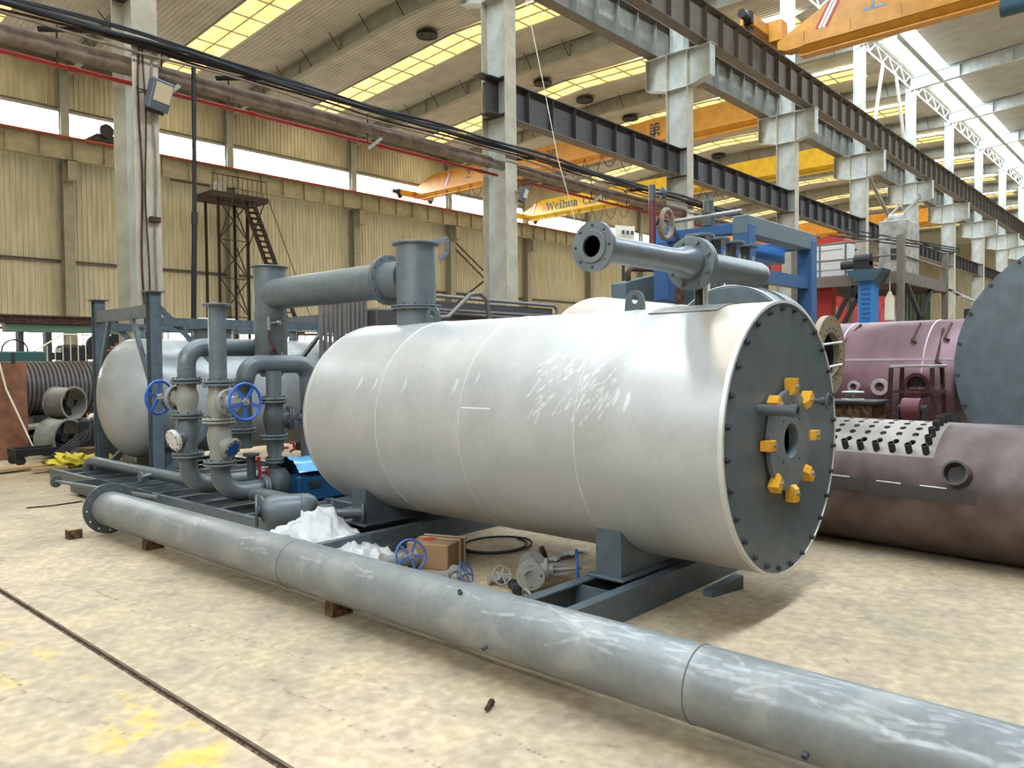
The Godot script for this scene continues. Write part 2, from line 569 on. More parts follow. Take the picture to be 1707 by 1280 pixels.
func make_materials() -> void:
	var fl := mat("concrete_floor", Color(1, 1, 1), 0.82, 0.0)
	fl.albedo_texture = T.floor
	fl.uv1_triplanar = true; fl.uv1_world_triplanar = true
	fl.uv1_scale = Vector3.ONE / 16.0
	fl.uv1_offset = Vector3(2.0 / 16.0, 0, 14.0 / 16.0)
	fl.detail_enabled = true
	fl.detail_blend_mode = BaseMaterial3D.BLEND_MODE_MUL
	fl.detail_albedo = T.soft
	fl.detail_uv_layer = BaseMaterial3D.DETAIL_UV_2
	fl.uv2_triplanar = true; fl.uv2_world_triplanar = true
	fl.uv2_scale = Vector3.ONE * 1.7
	mat("groove_dirt", c8(116, 92, 70), 0.95, 0.0, "grime", 3.0, 0.6)
	mat("rail_steel", c8(122, 100, 82), 0.6, 0.3, "blotch", 2.0)
	var cl := mat("cladding", c8(184, 176, 152), 0.62, 0.0, "soft", 1.0)
	cl.uv1_scale = Vector3(0.55, 0.07, 0.55)
	mat("roof_sheet", c8(182, 179, 170), 0.6, 0.0, "soft", 0.12)
	mat("wall_trim", c8(150, 142, 122), 0.6, 0.0, "soft", 0.3)
	mat("column_web", c8(196, 201, 196), 0.55, 0.0, "soft", 0.35)
	mat("column_flange", c8(190, 180, 158), 0.6, 0.0, "soft", 0.4)
	mat("wall_column", c8(140, 136, 120), 0.6, 0.0, "soft", 0.4)
	mat("girder_brown", c8(112, 102, 90), 0.6, 0.1, "soft", 0.4)
	mat("girder_pale", c8(150, 150, 140), 0.55, 0.1, "soft", 0.4)
	mat("girder_wall", c8(158, 148, 122), 0.6, 0.0, "soft", 0.3)
	mat("girder_dark", c8(78, 74, 74), 0.6, 0.1, "soft", 0.4)
	mat("rafter_grey", c8(150, 150, 138), 0.6, 0.0, "soft", 0.3)
	mat("rust_steel", c8(92, 62, 48), 0.8, 0.2, "rust", 0.8)
	mat("dark_rust", c8(58, 44, 38), 0.8, 0.1, "soft", 0.8)
	mat("dark_steel", c8(54, 52, 52), 0.6, 0.3, "fine", 1.0)
	mat("black_steel", c8(32, 31, 31), 0.55, 0.3)
	mat("black_rubber", c8(24, 24, 25), 0.7)
	mat("red_rail", c8(176, 84, 62), 0.6)
	mat("red_paint", c8(186, 52, 48), 0.5, 0.0, "fine", 1.0)
	mat("maroon", c8(104, 44, 54), 0.5, 0.0, "fine", 1.5)
	mat("crane_orange", c8(208, 144, 42), 0.42, 0.0, "soft", 0.3)
	mat("crane_yellow", c8(218, 178, 42), 0.42, 0.0, "soft", 0.3)
	mat("clamp_yellow", c8(236, 172, 44), 0.4, 0.0, "fine", 3.0)
	mat("letter_grey", c8(66, 74, 78), 0.5)
	mat("letter_blue", c8(120, 150, 176), 0.5)
	mat("letter_red", c8(204, 60, 40), 0.5)
	mat("white_paint", c8(226, 224, 218), 0.5, 0.0, "fine", 1.0)
	mat("grey_plate", c8(90, 100, 105), 0.4, 0.1, "soft", 0.8)
	mat("grey_paint", c8(108, 116, 120), 0.36, 0.12, "soft", 1.2)
	mat("grey_frame", c8(94, 105, 112), 0.4, 0.12, "soft", 1.2)
	mat("grey_dark", c8(84, 90, 92), 0.45, 0.1, "soft", 1.5)
	mat("cast_grey", c8(158, 156, 148), 0.5, 0.1, "fine", 3.0, 0.15)
	mat("tank_paint", c8(170, 173, 172), 0.34, 0.1, "soft", 0.5)
	mat("cream_tank", c8(206, 194, 182), 0.5, 0.05, "soft", 0.4)
	mat("bolt", c8(58, 60, 60), 0.45, 0.5)
	mat("bolt_light", c8(150, 150, 146), 0.4, 0.6)
	mat("weld", c8(206, 205, 200), 0.45, 0.4)
	mat("blue_wheel", c8(42, 92, 178), 0.35)
	mat("blue_dull", c8(66, 96, 160), 0.4)
	mat("blue_frame", c8(52, 92, 140), 0.45, 0.05, "fine", 1.0)
	mat("blue_bright", c8(52, 122, 192), 0.45, 0.05, "fine", 1.0)
	mat("blue_grey", c8(96, 112, 122), 0.45, 0.05, "fine", 1.0)
	mat("blue_motor", c8(16, 66, 104), 0.4, 0.0, "fine", 2.0)
	var wrap := mat("blue_wrap", c8(78, 150, 186), 0.2)
	wrap.clearcoat_enabled = true
	wrap.clearcoat = 0.6
	mat("red_valve", c8(150, 30, 40), 0.4)
	mat("drum_steel", c8(118, 102, 98), 0.46, 0.6, "blotch", 0.7)
	mat("drum_bright", c8(158, 149, 141), 0.5, 0.5, "soft", 1.0)
	mat("drum_weld", c8(82, 76, 75), 0.5, 0.3, "soft", 2.0)
	mat("purple", c8(118, 84, 90), 0.42, 0.3, "blotch", 0.5)
	mat("purple_weld", c8(196, 176, 178), 0.5, 0.2, "fine", 2.0)
	mat("flange_brown", c8(158, 142, 114), 0.55, 0.3, "fine", 2.0)
	mat("rust_drum", c8(142, 92, 66), 0.75, 0.1, "blotch", 0.8)
	mat("coil_grey", c8(118, 112, 110), 0.5, 0.3, "fine", 1.0)
	mat("coil_dark", c8(74, 72, 72), 0.55, 0.2, "fine", 1.0)
	mat("fan_grey", c8(140, 138, 130), 0.5, 0.1, "blotch", 1.0)
	mat("pipe_lagging", c8(146, 126, 110), 0.6, 0.0, "blotch", 0.9)
	mat("carton", c8(168, 132, 96), 0.85, 0.0, "fine", 3.0)
	mat("wood", c8(180, 150, 110), 0.8, 0.0, "fine", 2.0)
	mat("wood_dark", c8(112, 82, 52), 0.85, 0.0, "grime", 2.0)
	mat("cloth_white", c8(216, 214, 210), 0.85, 0.0, "fine", 4.0)
	mat("tarp_yellow", c8(226, 206, 50), 0.5, 0.0, "fine", 3.0)
	mat("strap", c8(214, 206, 180), 0.7)
	mat("cream_bag", c8(226, 218, 190), 0.8)
	mat("green_machine", c8(44, 84, 82), 0.5, 0.0, "fine", 1.0)
	mat("green_beam", c8(86, 112, 92), 0.55, 0.0, "fine", 1.0)
	mat("machine_grey", c8(170, 166, 156), 0.5, 0.0, "blotch", 0.6)
	mat("lamp_case", c8(100, 108, 116), 0.4, 0.4)
	mat("lamp_glass", c8(206, 184, 150), 0.15)
	mat("bore_steel", c8(92, 86, 82), 0.7, 0.1)
	mat("teal_dark", c8(40, 70, 84), 0.5)
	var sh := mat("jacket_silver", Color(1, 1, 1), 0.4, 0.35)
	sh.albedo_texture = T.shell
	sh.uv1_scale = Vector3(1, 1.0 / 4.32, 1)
	mat("jacket_plain", c8(190, 189, 185), 0.38, 0.5, "blotch", 0.6)
	var pp := mat("pipe_primer", Color(1, 1, 1), 0.36, 0.1)
	pp.albedo_texture = T.pipe
	var gl := mat("glass", Color(0.92, 0.95, 0.95, 0.12), 0.05)
	gl.transparency = BaseMaterial3D.TRANSPARENCY_ALPHA
	var sk := mat("skylight_yellow", c8(236, 226, 170), 0.5)
	sk.emission_enabled = true
	sk.emission = Color(1.0, 0.92, 0.62)
	sk.emission_operator = BaseMaterial3D.EMISSION_OP_MULTIPLY
	sk.emission_texture = T.glow
	sk.emission_energy_multiplier = 0.95
	sk.uv1_triplanar = true; sk.uv1_world_triplanar = true
	sk.uv1_scale = Vector3.ONE * 0.5
	var sw := mat("skylight_white", c8(240, 242, 242), 0.5)
	sw.emission_enabled = true
	sw.emission = Color(1, 1, 1)
	sw.emission_energy_multiplier = 1.6

# ---------------------------------------------------------------- the hall itself
func roof_y(z: float) -> float:
	if z < ROW_Z: return lerpf(17.35, 18.4, (z - WALL_Z) / 14.9) if z < -29.0 else lerpf(18.4, 18.0, (z + 29.0) / (ROW_Z + 29.0))
	return lerpf(18.2, 19.4, (z - ROW_Z) / 15.45) if z < 2.0 else lerpf(19.4, 18.2, (z - 2.0) / 15.0)

const STRIPS := [1.6, 10.4, 19.5, 28.8, 38.0, 47.0, 56.0, 65.0, 74.0, 83.0, 92.0, 101.0, 110.0]

func roof_panel(parent: Node3D, x0: float, x1: float, zs: Array) -> void:
	var g := G.new()
	var n := maxi(1, int(round((x1 - x0) / 0.25)))
	var w := (x1 - x0) / n
	for i in n:
		var xs := [x0 + i * w, x0 + (i + 0.62) * w, x0 + (i + 0.72) * w, x0 + (i + 0.9) * w, x0 + (i + 1) * w]
		var dy := [0.0, 0.0, 0.025, 0.025, 0.0]
		for j in 4:
			for q in zs.size() - 1:
				var za: float = zs[q]
				var zb: float = zs[q + 1]
				g.quad(Vector3(xs[j], roof_y(za) + dy[j], za), Vector3(xs[j], roof_y(zb) + dy[j], zb), Vector3(xs[j + 1], roof_y(zb) + dy[j + 1], zb), Vector3(xs[j + 1], roof_y(za) + dy[j + 1], za))
	for q in zs.size() - 1:
		var za: float = zs[q]
		var zb: float = zs[q + 1]
		var o := Vector3(0, 0.16, 0)
		g.quad(Vector3(x0, roof_y(za), za) + o, Vector3(x1, roof_y(za), za) + o, Vector3(x1, roof_y(zb), zb) + o, Vector3(x0, roof_y(zb), zb) + o)
	part(parent, "roof_panel", g, M.roof_sheet)

func area(parent: Node3D, called: String, at: Vector3, size: Vector2, basis: Basis, energy: float, col: Color) -> void:
	var l := AreaLight3D.new()
	l.name = called
	l.area_size = size
	l.area_normalize_energy = false
	l.light_energy = energy
	l.light_color = col
	l.shadow_enabled = true
	l.area_range = 120.0
	parent.add_child(l, true)
	l.transform = Transform3D(basis, at)

const DOWN := Basis(Vector3(1, 0, 0), Vector3(0, 0, -1), Vector3(0, 1, 0))

func shell() -> void:
	var fl := thing("floor", "", "", Vector3.ZERO, "", "structure")
	var g := G.new()
	g.box(Vector3(-2.635, -0.25, 0.5), Vector3(8.73, 0.5, 90))
	part(fl, "slab", g, M.concrete_floor)
	g = G.new()
	g.box(Vector3(66.78, -0.25, 0.5), Vector3(130, 0.5, 90))
	part(fl, "slab", g, M.concrete_floor)
	g = G.new()
	g.box(Vector3(1.755, -0.268, 0.5), Vector3(0.06, 0.5, 90))
	part(fl, "groove", g, M.groove_dirt)
	g = G.new()
	g.box(Vector3(1.773, -0.01, -13.5), Vector3(0.014, 0.016, 60), Basis.IDENTITY, 0.002)
	part(fl, "rail_head", g, M.rail_steel)
	g = G.new()
	var P := []
	for i in 60: P.append(Vector3(1.745 + 0.012 * sin(i * 1.7), -0.035 + 0.006 * sin(i * 2.3), -9.0 + i * 0.16))
	g.tube(P, 0.009, 6)
	part(fl, "old_cable", g, M.rust_steel)

	var roof := thing("ceiling", "", "", Vector3.ZERO, "", "structure")
	var xa := -15.0
	for i in STRIPS.size() + 1:
		var xb: float = STRIPS[i] - 0.95 if i < STRIPS.size() else 132.0
		roof_panel(roof, xa, xb, [WALL_Z - 0.3, -29.0, ROW_Z])
		if i < STRIPS.size(): xa = STRIPS[i] + 0.95
	for i in 15:
		roof_panel(roof, -15.0 + i * 9.8, -15.0 + (i + 1) * 9.8, [-11.45, 1.1])
		roof_panel(roof, -15.0 + i * 9.8, -15.0 + (i + 1) * 9.8, [2.9, 45.3])
	for i in STRIPS.size():               # ends of the strips over wall and row
		for zz in [[WALL_Z - 0.3, -42.6], [-15.0, ROW_Z]]:
			roof_panel(roof, STRIPS[i] - 0.95, STRIPS[i] + 0.95, zz)
	roof_panel(roof, -15.0, 132.0, [ROW_Z, -13.25])
	skylights()

	var wl := thing("wall_left", "", "", Vector3.ZERO, "", "structure")
	var sheet := func(h: float) -> ArrayMesh:
		var s := G.new()
		var w := 1.0
		for r in 4:
			var a := r * w / 4
			var xs := [a, a + 0.15, a + 0.165, a + 0.235, a + 0.25]
			var dz := [0.0, 0.0, 0.035, 0.035, 0.0]
			for j in 4: s.quad(Vector3(xs[j], 0, dz[j]), Vector3(xs[j], h, dz[j]), Vector3(xs[j + 1], h, dz[j + 1]), Vector3(xs[j + 1], 0, dz[j + 1]))
		s.quad(Vector3(w, 0, -0.12), Vector3(w, h, -0.12), Vector3(0, h, -0.12), Vector3(0, 0, -0.12))
		return s.mesh(M.cladding)
	var low: ArrayMesh = sheet.call(3.32)
	var mid: ArrayMesh = sheet.call(6.1)
	var top: ArrayMesh = sheet.call(2.75)
	for i in 90:
		var x := 2.0 + i
		copy_mesh(wl, "cladding_sheet", low, Transform3D(Basis.IDENTITY, Vector3(x, 3.72, WALL_Z)))
		copy_mesh(wl, "cladding_sheet", mid, Transform3D(Basis.IDENTITY, Vector3(x, 7.1, WALL_Z)))
		copy_mesh(wl, "cladding_sheet", top, Transform3D(Basis.IDENTITY, Vector3(x, 14.75, WALL_Z)))
	g = G.new()
	g.box(Vector3(111, 9.7, WALL_Z - 0.06), Vector3(38, 19.4, 0.12))
	g.box(Vector3(-6.5, 9.7, WALL_Z - 0.06), Vector3(17, 19.4, 0.12))
	part(wl, "plain_cladding", g, M.cladding)
	for y in [3.62, 7.05, 13.2, 14.8, 17.2]:
		g = G.new()
		g.channel(Vector3(2, y, WALL_Z + 0.09), Vector3(92, y, WALL_Z + 0.09), 0.1, 0.16, 0.01, Vector3(0, 0, 1))
		part(wl, "girt", g, M.girder_brown if y < 13 else M.wall_trim)
	g = G.new()
	g.box(Vector3(47, 0.45, WALL_Z), Vector3(90, 0.9, 0.3))
	part(wl, "plinth", g, M.wall_trim)
	window_band(0.9, 3.55, 2.98, 1.9)
	window_band(13.3, 14.72, 8.95, 14.0)
	for w in [["wall_back", Vector3(-6.1, 3.4, 0.5), Vector3(0.2, 6.8, 89)], ["wall_back", Vector3(-6.1, 13.75, 0.5), Vector3(0.2, 11.9, 89)], ["wall_back", Vector3(-6.1, 7.3, -26.0), Vector3(0.2, 1.0, 36)], ["wall_back", Vector3(-6.1, 7.3, 24.5), Vector3(0.2, 1.0, 41)], ["wall_far", Vector3(131.1, 9.8, 0.5), Vector3(0.2, 19.6, 89)], ["wall_right", Vector3(62, 9.8, 45.1), Vector3(138, 19.6, 0.2)]]:
		g = G.new()
		g.box(w[1], w[2])
		var o := MeshInstance3D.new()
		o.name = numbered(w[0])
		o.mesh = g.mesh(M.cladding)
		o.set_meta("kind", "structure")
		add_child(o)
	for i in 7:                 # unseen window band added behind the camera to light the boiler side
		windows += 1
		var w := thing("window_%d" % windows, "", "", Vector3(-6.1, 7.3, -7.0 + i * 1.715), "", "structure")
		g = G.new()
		g.box(Vector3.ZERO, Vector3(0.006, 1.0, 1.66))
		part(w, "pane", g, M.glass)
		g = G.new()
		g.box(Vector3(0, 0, -0.86), Vector3(0.1, 1.0, 0.06))
		part(w, "mullion", g, M.wall_trim)

var windows := 0
func window_band(y0: float, y1: float, pitch: float, from: float) -> void:
	var x := from
	var pane := G.new()
	pane.box(Vector3.ZERO, Vector3(pitch - 0.1, y1 - y0, 0.006))
	var pm := pane.mesh(M.glass)
	var f := G.new()
	f.box(Vector3(0, (y1 - y0) / 2, 0), Vector3(pitch, 0.06, 0.09))
	f.box(Vector3(0, -(y1 - y0) / 2, 0), Vector3(pitch, 0.06, 0.09))
	f.box(Vector3(-pitch / 2, 0, 0), Vector3(0.07, y1 - y0, 0.09))
	f.box(Vector3(pitch / 2, 0, 0), Vector3(0.07, y1 - y0, 0.09))
	if y1 < 5:
		f.box(Vector3(0, 0.1, 0), Vector3(pitch, 0.05, 0.08))
		f.box(Vector3(0, 0, 0), Vector3(0.05, y1 - y0, 0.08))
	var fm := f.mesh(M.wall_trim)
	if y1 > 5: x = FX + pitch / 2 - pitch
	while x < 92.0:
		windows += 1
		var w := thing("window_%d" % windows, "", "", Vector3(x + (0.0 if y1 > 5 else pitch / 2), (y0 + y1) / 2, WALL_Z - 0.05), "", "structure")
		copy_mesh(w, "pane", pm, Transform3D.IDENTITY)
		copy_mesh(w, "window_frame", fm, Transform3D.IDENTITY)
		x += pitch

func skylights() -> void:
	var rows := 16
	var z0 := -42.6
	var dz := 27.6 / rows
	var pane := G.new()
	pane.box(Vector3.ZERO, Vector3(0.98, 0.02, dz + 0.01))
	var pm := pane.mesh(M.skylight_yellow)
	for i in STRIPS.size():
		var x: float = STRIPS[i]
		var w := ["over the camera end of the hall", "next the near end", "largest and leftmost in view", "second from the left", "third from the left", "fourth from the left", "fifth from the left", "sixth from the left", "seventh from the left", "eighth from the left", "ninth from the left", "tenth from the left", "last at the far end"]
		var o := thing("roof_skylight", "glowing yellow roof light strip of the left bay, " + w[i], "skylight", Vector3(x, 17.4, -29), "yellow roof light strips")
		for r in rows:
			var z := z0 + (r + 0.5) * dz
			var sl := atan2(roof_y(z + 0.4) - roof_y(z - 0.4), 0.8)
			for s in [-1, 1]:
				copy_mesh(o, "pane", pm, Transform3D(Basis(Vector3.RIGHT, -sl), Vector3(s * 0.49, roof_y(z) + 0.04 - 17.4, z + 29)))
		var g := G.new()
		for r in rows + 1:
			var z := z0 + r * dz
			g.box(Vector3(0, roof_y(z) - 0.03 - 17.4, z + 29), Vector3(1.9, 0.05, 0.05))
		part(o, "cross_bars", g, M.roof_sheet).set_meta("kind", "stuff")
		for s in [-1, 0, 1]:
			g = G.new()
			for sg in [[z0, -29.0], [-29.0, -15.0]]:
				g.bar(Vector3(s * 0.95, roof_y(sg[0]) - 17.43, sg[0] + 29), Vector3(s * 0.95, roof_y(sg[1]) - 17.43, sg[1] + 29), 0.05 if s else 0.035, 0.06)
			part(o, "side_bar" if s else "centre_bar", g, M.roof_sheet)
		for sg in [[z0, -29.0], [-29.0, -15.0]]:
			var a := Vector3(0, roof_y(sg[0]) - 17.4 - 0.1, sg[0] + 29)
			var b := Vector3(0, roof_y(sg[1]) - 17.4 - 0.1, sg[1] + 29)
			var zz := (b - a).normalized()
			var dn := Vector3.RIGHT.cross(zz).normalized()
			if dn.y > 0: dn = -dn
			area(o, "strip_light", (a + b) / 2, Vector2(1.8, a.distance_to(b)), Basis(Vector3.RIGHT, (-dn).cross(Vector3.RIGHT), -dn), STRIP_E, Color(1.0, 0.97, 0.84))
	for side in 2:
		var zc := -12.35 if side == 0 else 2.0  # second row is an unseen ridge light, added to brighten the right bay
		for i in range(1, 15):
			var xa := FX + (i - 2) * FS
			var nth: String = (ORD + ["fourteenth", "fifteenth"])[i]
			var o := thing("valley_skylight", "white roof light %s, %s pane group from the near end" % ["beside the column row" if side == 0 else "added unseen along the ridge", nth], "skylight", Vector3(xa + FS / 2, 18.5 if side == 0 else 19.45, zc), "white valley roof lights")
			for q in 4:
				var g := G.new()
				g.box(Vector3(-FS / 2 + FS / 8 + q * FS / 4, 0, 0), Vector3(FS / 4 - 0.04, 0.02, 1.76))
				part(o, "pane", g, M.skylight_white)
			var f := G.new()
			for s in [-1, 1]: f.box(Vector3(0, -0.05, s * 0.9), Vector3(FS, 0.1, 0.06))
			part(o, "side_bars", f, M.roof_sheet)
			area(o, "sky_glow", Vector3(0, -0.12, 0), Vector2(FS - 0.3, 1.7), DOWN, VALLEY_E if side == 0 else ADDED_RIDGE_E, Color(0.87, 0.94, 1.0))

const STRIP_E := 1.25
const VALLEY_E := 6.5
const ADDED_RIDGE_E := 12.0  # strength of the added ridge row

# ---------------------------------------------------------------- steel frames
func row_x(k: int) -> float:
	return FX + FS * k

func frames() -> void:
	# --- one column of the row, base at the origin
	var notes := ["nearest column of the pale steel row, with the floodlight and old conduits", "second column of the row, behind the boiler flue, with a small lamp", "third column of the row, under the crossing crane girders", "fourth column of the row, behind the blue frame", "fifth column of the row, left of the braced bay", "sixth column of the row, right of the braced bay", "seventh column of the row", "eighth column of the row", "ninth column of the row", "tenth column of the row", "eleventh column of the row, far down the hall", "twelfth column of the row, far down the hall", "thirteenth column of the row, at the far end"]
	var col := thing("steel_column", "pale H-section " + notes[0], "column", Vector3(row_x(0), 0, ROW_Z), "columns of the row")
	var g := G.new()
	g.box(Vector3(0, 6.0, 0.39), Vector3(0.42, 12.0, 0.02), Basis.IDENTITY, 0.004)
	part(col, "flange", g, M.column_flange)
	g = G.new()
	g.box(Vector3(0, 6.0, -0.39), Vector3(0.42, 12.0, 0.02), Basis.IDENTITY, 0.004)
	part(col, "flange", g, M.column_flange)
	g = G.new()
	g.box(Vector3(0, 6.0, 0), Vector3(0.016, 12.0, 0.76))
	part(col, "web", g, M.column_web)
	for y in [7.85, 8.75, 10.78, 12.0]:
		for s in [-1, 1]:
			g = G.new()
			g.box(Vector3(s * 0.1, y, 0), Vector3(0.19, 0.018, 0.76))
			part(col, "stiffener", g, M.girder_dark if y < 9 else M.column_web)
	for s in [-1, 1]:                  # crane brackets to both bays
		g = G.new()
		g.prism(PackedVector2Array([Vector2(0.4, 10.78), Vector2(1.22, 10.98), Vector2(1.22, 11.98), Vector2(0.4, 11.98)]), Vector3.ZERO, Vector3(0, 0, s), Vector3.UP, 0.02)
		g.box(Vector3(0, 11.99, s * 0.83), Vector3(0.36, 0.025, 0.88))
		g.bar(Vector3(0, 10.79, s * 0.4), Vector3(0, 10.98, s * 1.22), 0.34, 0.02)
		g.box(Vector3(0, 11.48, s * 1.21), Vector3(0.34, 1.0, 0.02))
		part(col, "bracket", g, M.column_web)
	g = G.new()
	g.hbeam(Vector3(0, 12.0, 0), Vector3(0, 17.55, 0), 0.36, 0.5, 0.018, 0.014, Vector3(0, 0, 1))
	part(col, "upper_shaft", g, M.column_web)
	g = G.new()
	g.box(Vector3(0, 0.02, 0), Vector3(0.62, 0.04, 1.0))
	part(col, "base_plate", g, M.girder_brown)
	for k in range(1, 13): dup(col, Vector3(row_x(k), 0, ROW_Z), "pale H-section " + notes[k])

	# --- columns along the cladding wall
	var wn := ["first column along the cladding wall, near the hall end", "second column along the cladding wall, far left in view", "third column along the cladding wall, behind the stair tower", "fourth column along the cladding wall", "fifth column along the cladding wall, with a brace beside it", "sixth column along the cladding wall", "seventh column along the cladding wall", "eighth column along the cladding wall", "ninth column along the cladding wall", "tenth column along the cladding wall"]
	var wc := thing("wall_column", "grey beige H-section " + wn[0], "column", Vector3(row_x(0), 0, WALL_Z + 0.45), "columns along the wall")
	for s in [-1, 1]:
		g = G.new()
		g.box(Vector3(0, 6.0, s * 0.26), Vector3(0.5, 12.0, 0.02))
		part(wc, "flange", g, M.wall_column)
	g = G.new()
	g.box(Vector3(0, 6.0, 0), Vector3(0.016, 12.0, 0.5))
	part(wc, "web", g, M.wall_column)
	g = G.new()
	g.hbeam(Vector3(0, 12.0, -0.12), Vector3(0, 17.2, -0.12), 0.42, 0.3, 0.018, 0.014, Vector3(0, 0, 1))
	part(wc, "upper_shaft", g, M.girder_pale)
	g = G.new()
	g.box(Vector3(0, 11.5, 0.55), Vector3(0.03, 0.9, 0.6))
	g.box(Vector3(0, 12.05, 0.4), Vector3(0.5, 0.03, 0.9))
	g.box(Vector3(0, 11.03, 0.55), Vector3(0.4, 0.03, 0.6))
	g.box(Vector3(0, 11.5, 0.85), Vector3(0.4, 0.9, 0.02))
	part(wc, "bracket", g, M.wall_column)
	for k in range(1, 10): dup(wc, Vector3(row_x(k), 0, WALL_Z + 0.45), "grey beige H-section " + wn[k])

	# --- crane girders: one continuous beam each
	crane_girder("wall", Vector3(0, 12.08, -43.1), 2.0, 95.0, 0.36, 1.1, M.girder_wall, M.girder_wall, "beige crane girder along the cladding wall below the window band", 1.5)
	crane_girder("left", Vector3(0, 12.03, ROW_Z - 0.95), -3.0, 110.0, 0.4, 1.2, M.girder_pale, M.girder_brown, "grey crane girder on the far side of the column row", 1.12)
	crane_girder("right", Vector3(0, 12.03, ROW_Z + 0.95), -3.0, 110.0, 0.4, 1.2, M.girder_brown, M.girder_brown, "long brown crane girder on the near side of the column row", 1.12)

	# --- tie beams between the columns of the row
	for k in range(1, 12):
		var a := row_x(k)
		var o := thing("tie_beam", "dark stiffened tie beam between the %s and %s column of the row" % [ORD[k], ORD[k + 1]], "beam", Vector3(a + FS / 2, 7.85, ROW_Z), "dark tie beams of the row")
		g = G.new()
		g.box(Vector3(0, 0.45, 0), Vector3(FS - 0.03, 0.86, 0.02))
		part(o, "web", g, M.girder_dark)
		for y in [0.01, 0.89]:
			g = G.new()
			g.box(Vector3(0, y, 0), Vector3(FS - 0.03, 0.025, 0.36))
			part(o, "flange", g, M.girder_brown if y < 0.5 else M.girder_dark)
		var st := G.new()
		st.box(Vector3(0, 0.45, 0.085), Vector3(0.018, 0.86, 0.15))
		var sm := st.mesh(M.girder_dark)
		for i in range(1, 9): copy_mesh(o, "stiffener", sm, Transform3D(Basis.IDENTITY, Vector3(-FS / 2 + i * FS / 9, 0, 0)))
	# stub of the tie beam line left of the second column
	var stub := thing("beam_bracket", "dark stub bracket on the left of the second column", "bracket", Vector3(row_x(1) - 0.35, 7.85, ROW_Z))
	g = G.new()
	g.hbeam(Vector3(-0.15, 0.45, 0), Vector3(0.33, 0.45, 0), 0.36, 0.9, 0.025, 0.02)
	part(stub, "beam_end", g, M.girder_dark)
	g = G.new()
	g.box(Vector3(-0.25, 0.89, 0), Vector3(0.3, 0.02, 0.3))
	part(stub, "cap_plate", g, M.girder_dark)

	# --- rafters
	for k in range(0, 13):
		var x := row_x(k) + (0.25 if k > 0 else 0.0)
		var o := thing("roof_rafter", "sloping grey rafter of the left bay over the %s column" % ORD[k], "rafter", Vector3(x, 16.5, -29), "rafters of the left bay")
		for sg in [[-43.6, -29.0], [-29.0, ROW_Z]]:
			g = G.new()
			var a := Vector3(0, roof_y(sg[0]) - 0.46 - 16.5, sg[0] + 29)
			var b := Vector3(0, roof_y(sg[1]) - 0.46 - 16.5, sg[1] + 29)
			g.hbeam(a, b, 0.3, 0.75, 0.016, 0.012)
			part(o, "beam", g, M.rafter_grey)
			for i in range(1, 4):
				g = G.new()
				g.box(a.lerp(b, i / 4.0) + Vector3(0, 0, 0.0), Vector3(0.26, 0.72, 0.014))
				part(o, "stiffener", g, M.rafter_grey)
			for i in 6:
				var q := a.lerp(b, (i + 0.5) / 6.0)
				for s in [-1, 1]:
					g = G.new()
					g.bar(q + Vector3(s * 0.12, -0.34, 0), q + Vector3(s * 0.75, 0.36, 0), 0.03, 0.03)
					part(o, "flange_brace", g, M.dark_steel)
		o = thing("hall_rafter", "pale grey rafter of the right bay above the %s column of the row" % ORD[k], "rafter", Vector3(row_x(k), 17.5, 0), "rafters of the right bay")
		for sg in [[ROW_Z, 2.0], [2.0, 17.0]]:
			g = G.new()
			var a := Vector3(0, roof_y(sg[0]) - 0.42 - 17.5, sg[0])
			var b := Vector3(0, roof_y(sg[1]) - 0.42 - 17.5, sg[1])
			g.hbeam(a, b, 0.32, 0.72, 0.016, 0.012)
			part(o, "beam", g, M.column_web)
			for i in range(1, 6):
				g = G.new()
				g.box(a.lerp(b, i / 6.0), Vector3(0.28, 0.69, 0.014))
				part(o, "stiffener", g, M.column_web)

	# --- lattice eaves strut above the row, one girder per bay
	for k in range(1, 12):
		var o := thing("lattice_girder", "white lattice strut under the roof between the %s and %s column" % [ORD[k], ORD[k + 1]], "girder", Vector3(row_x(k) + FS / 2, 17.5, ROW_Z), "lattice struts of the row")
		for yy in [0.05, 0.75]:
			g = G.new()
			g.angle(Vector3(-FS / 2 + 0.2, yy, 0.05), Vector3(FS / 2 - 0.2, yy, 0.05), 0.1, 0.012)
			part(o, "chord", g, M.white_paint)
		for i in 8:
			g = G.new()
			var xa := -FS / 2 + 0.3 + i * (FS - 0.6) / 8.0
			var xb := xa + (FS - 0.6) / 8.0
			g.bar(Vector3(xa, 0.05 if i % 2 else 0.75, 0.05), Vector3(xb, 0.75 if i % 2 else 0.05, 0.05), 0.05, 0.05)
			part(o, "diagonal", g, M.white_paint)
		g = G.new()
		g.bar(Vector3(-FS / 2 + 0.2, 0.0, 1.75), Vector3(FS / 2 - 0.2, 0.0, 1.75), 0.12, 0.2)
		part(o, "gutter_bar", g, M.roof_sheet)

	# --- bracing in the fifth bay of the row
	var bays := [["long grey brace pipe falling to the right between fifth and sixth column", Vector3(41.6, 11.0, 0.34), Vector3(49.4, 7.2, 0.34)], ["long grey brace pipe rising to the right between fifth and sixth column", Vector3(42.9, 7.9, 0.55), Vector3(50.1, 11.1, 0.55)],
		["second grey brace pipe falling right, below its twin between the braced columns", Vector3(41.6, 9.9, -0.34), Vector3(46.0, 7.3, -0.34)], ["second grey brace pipe rising right, beside its twin between the braced columns", Vector3(43.2, 7.5, -0.55), Vector3(50.1, 10.7, -0.55)],
		["upper white brace pipe below the roof, leaning left between fifth and sixth column", Vector3(43.2, 13.5, 0.1), Vector3(44.8, 17.45, 0.1)], ["upper white brace pipe below the roof, leaning right between fifth and sixth column", Vector3(47.1, 17.45, 0.1), Vector3(49.0, 13.5, 0.1)]]
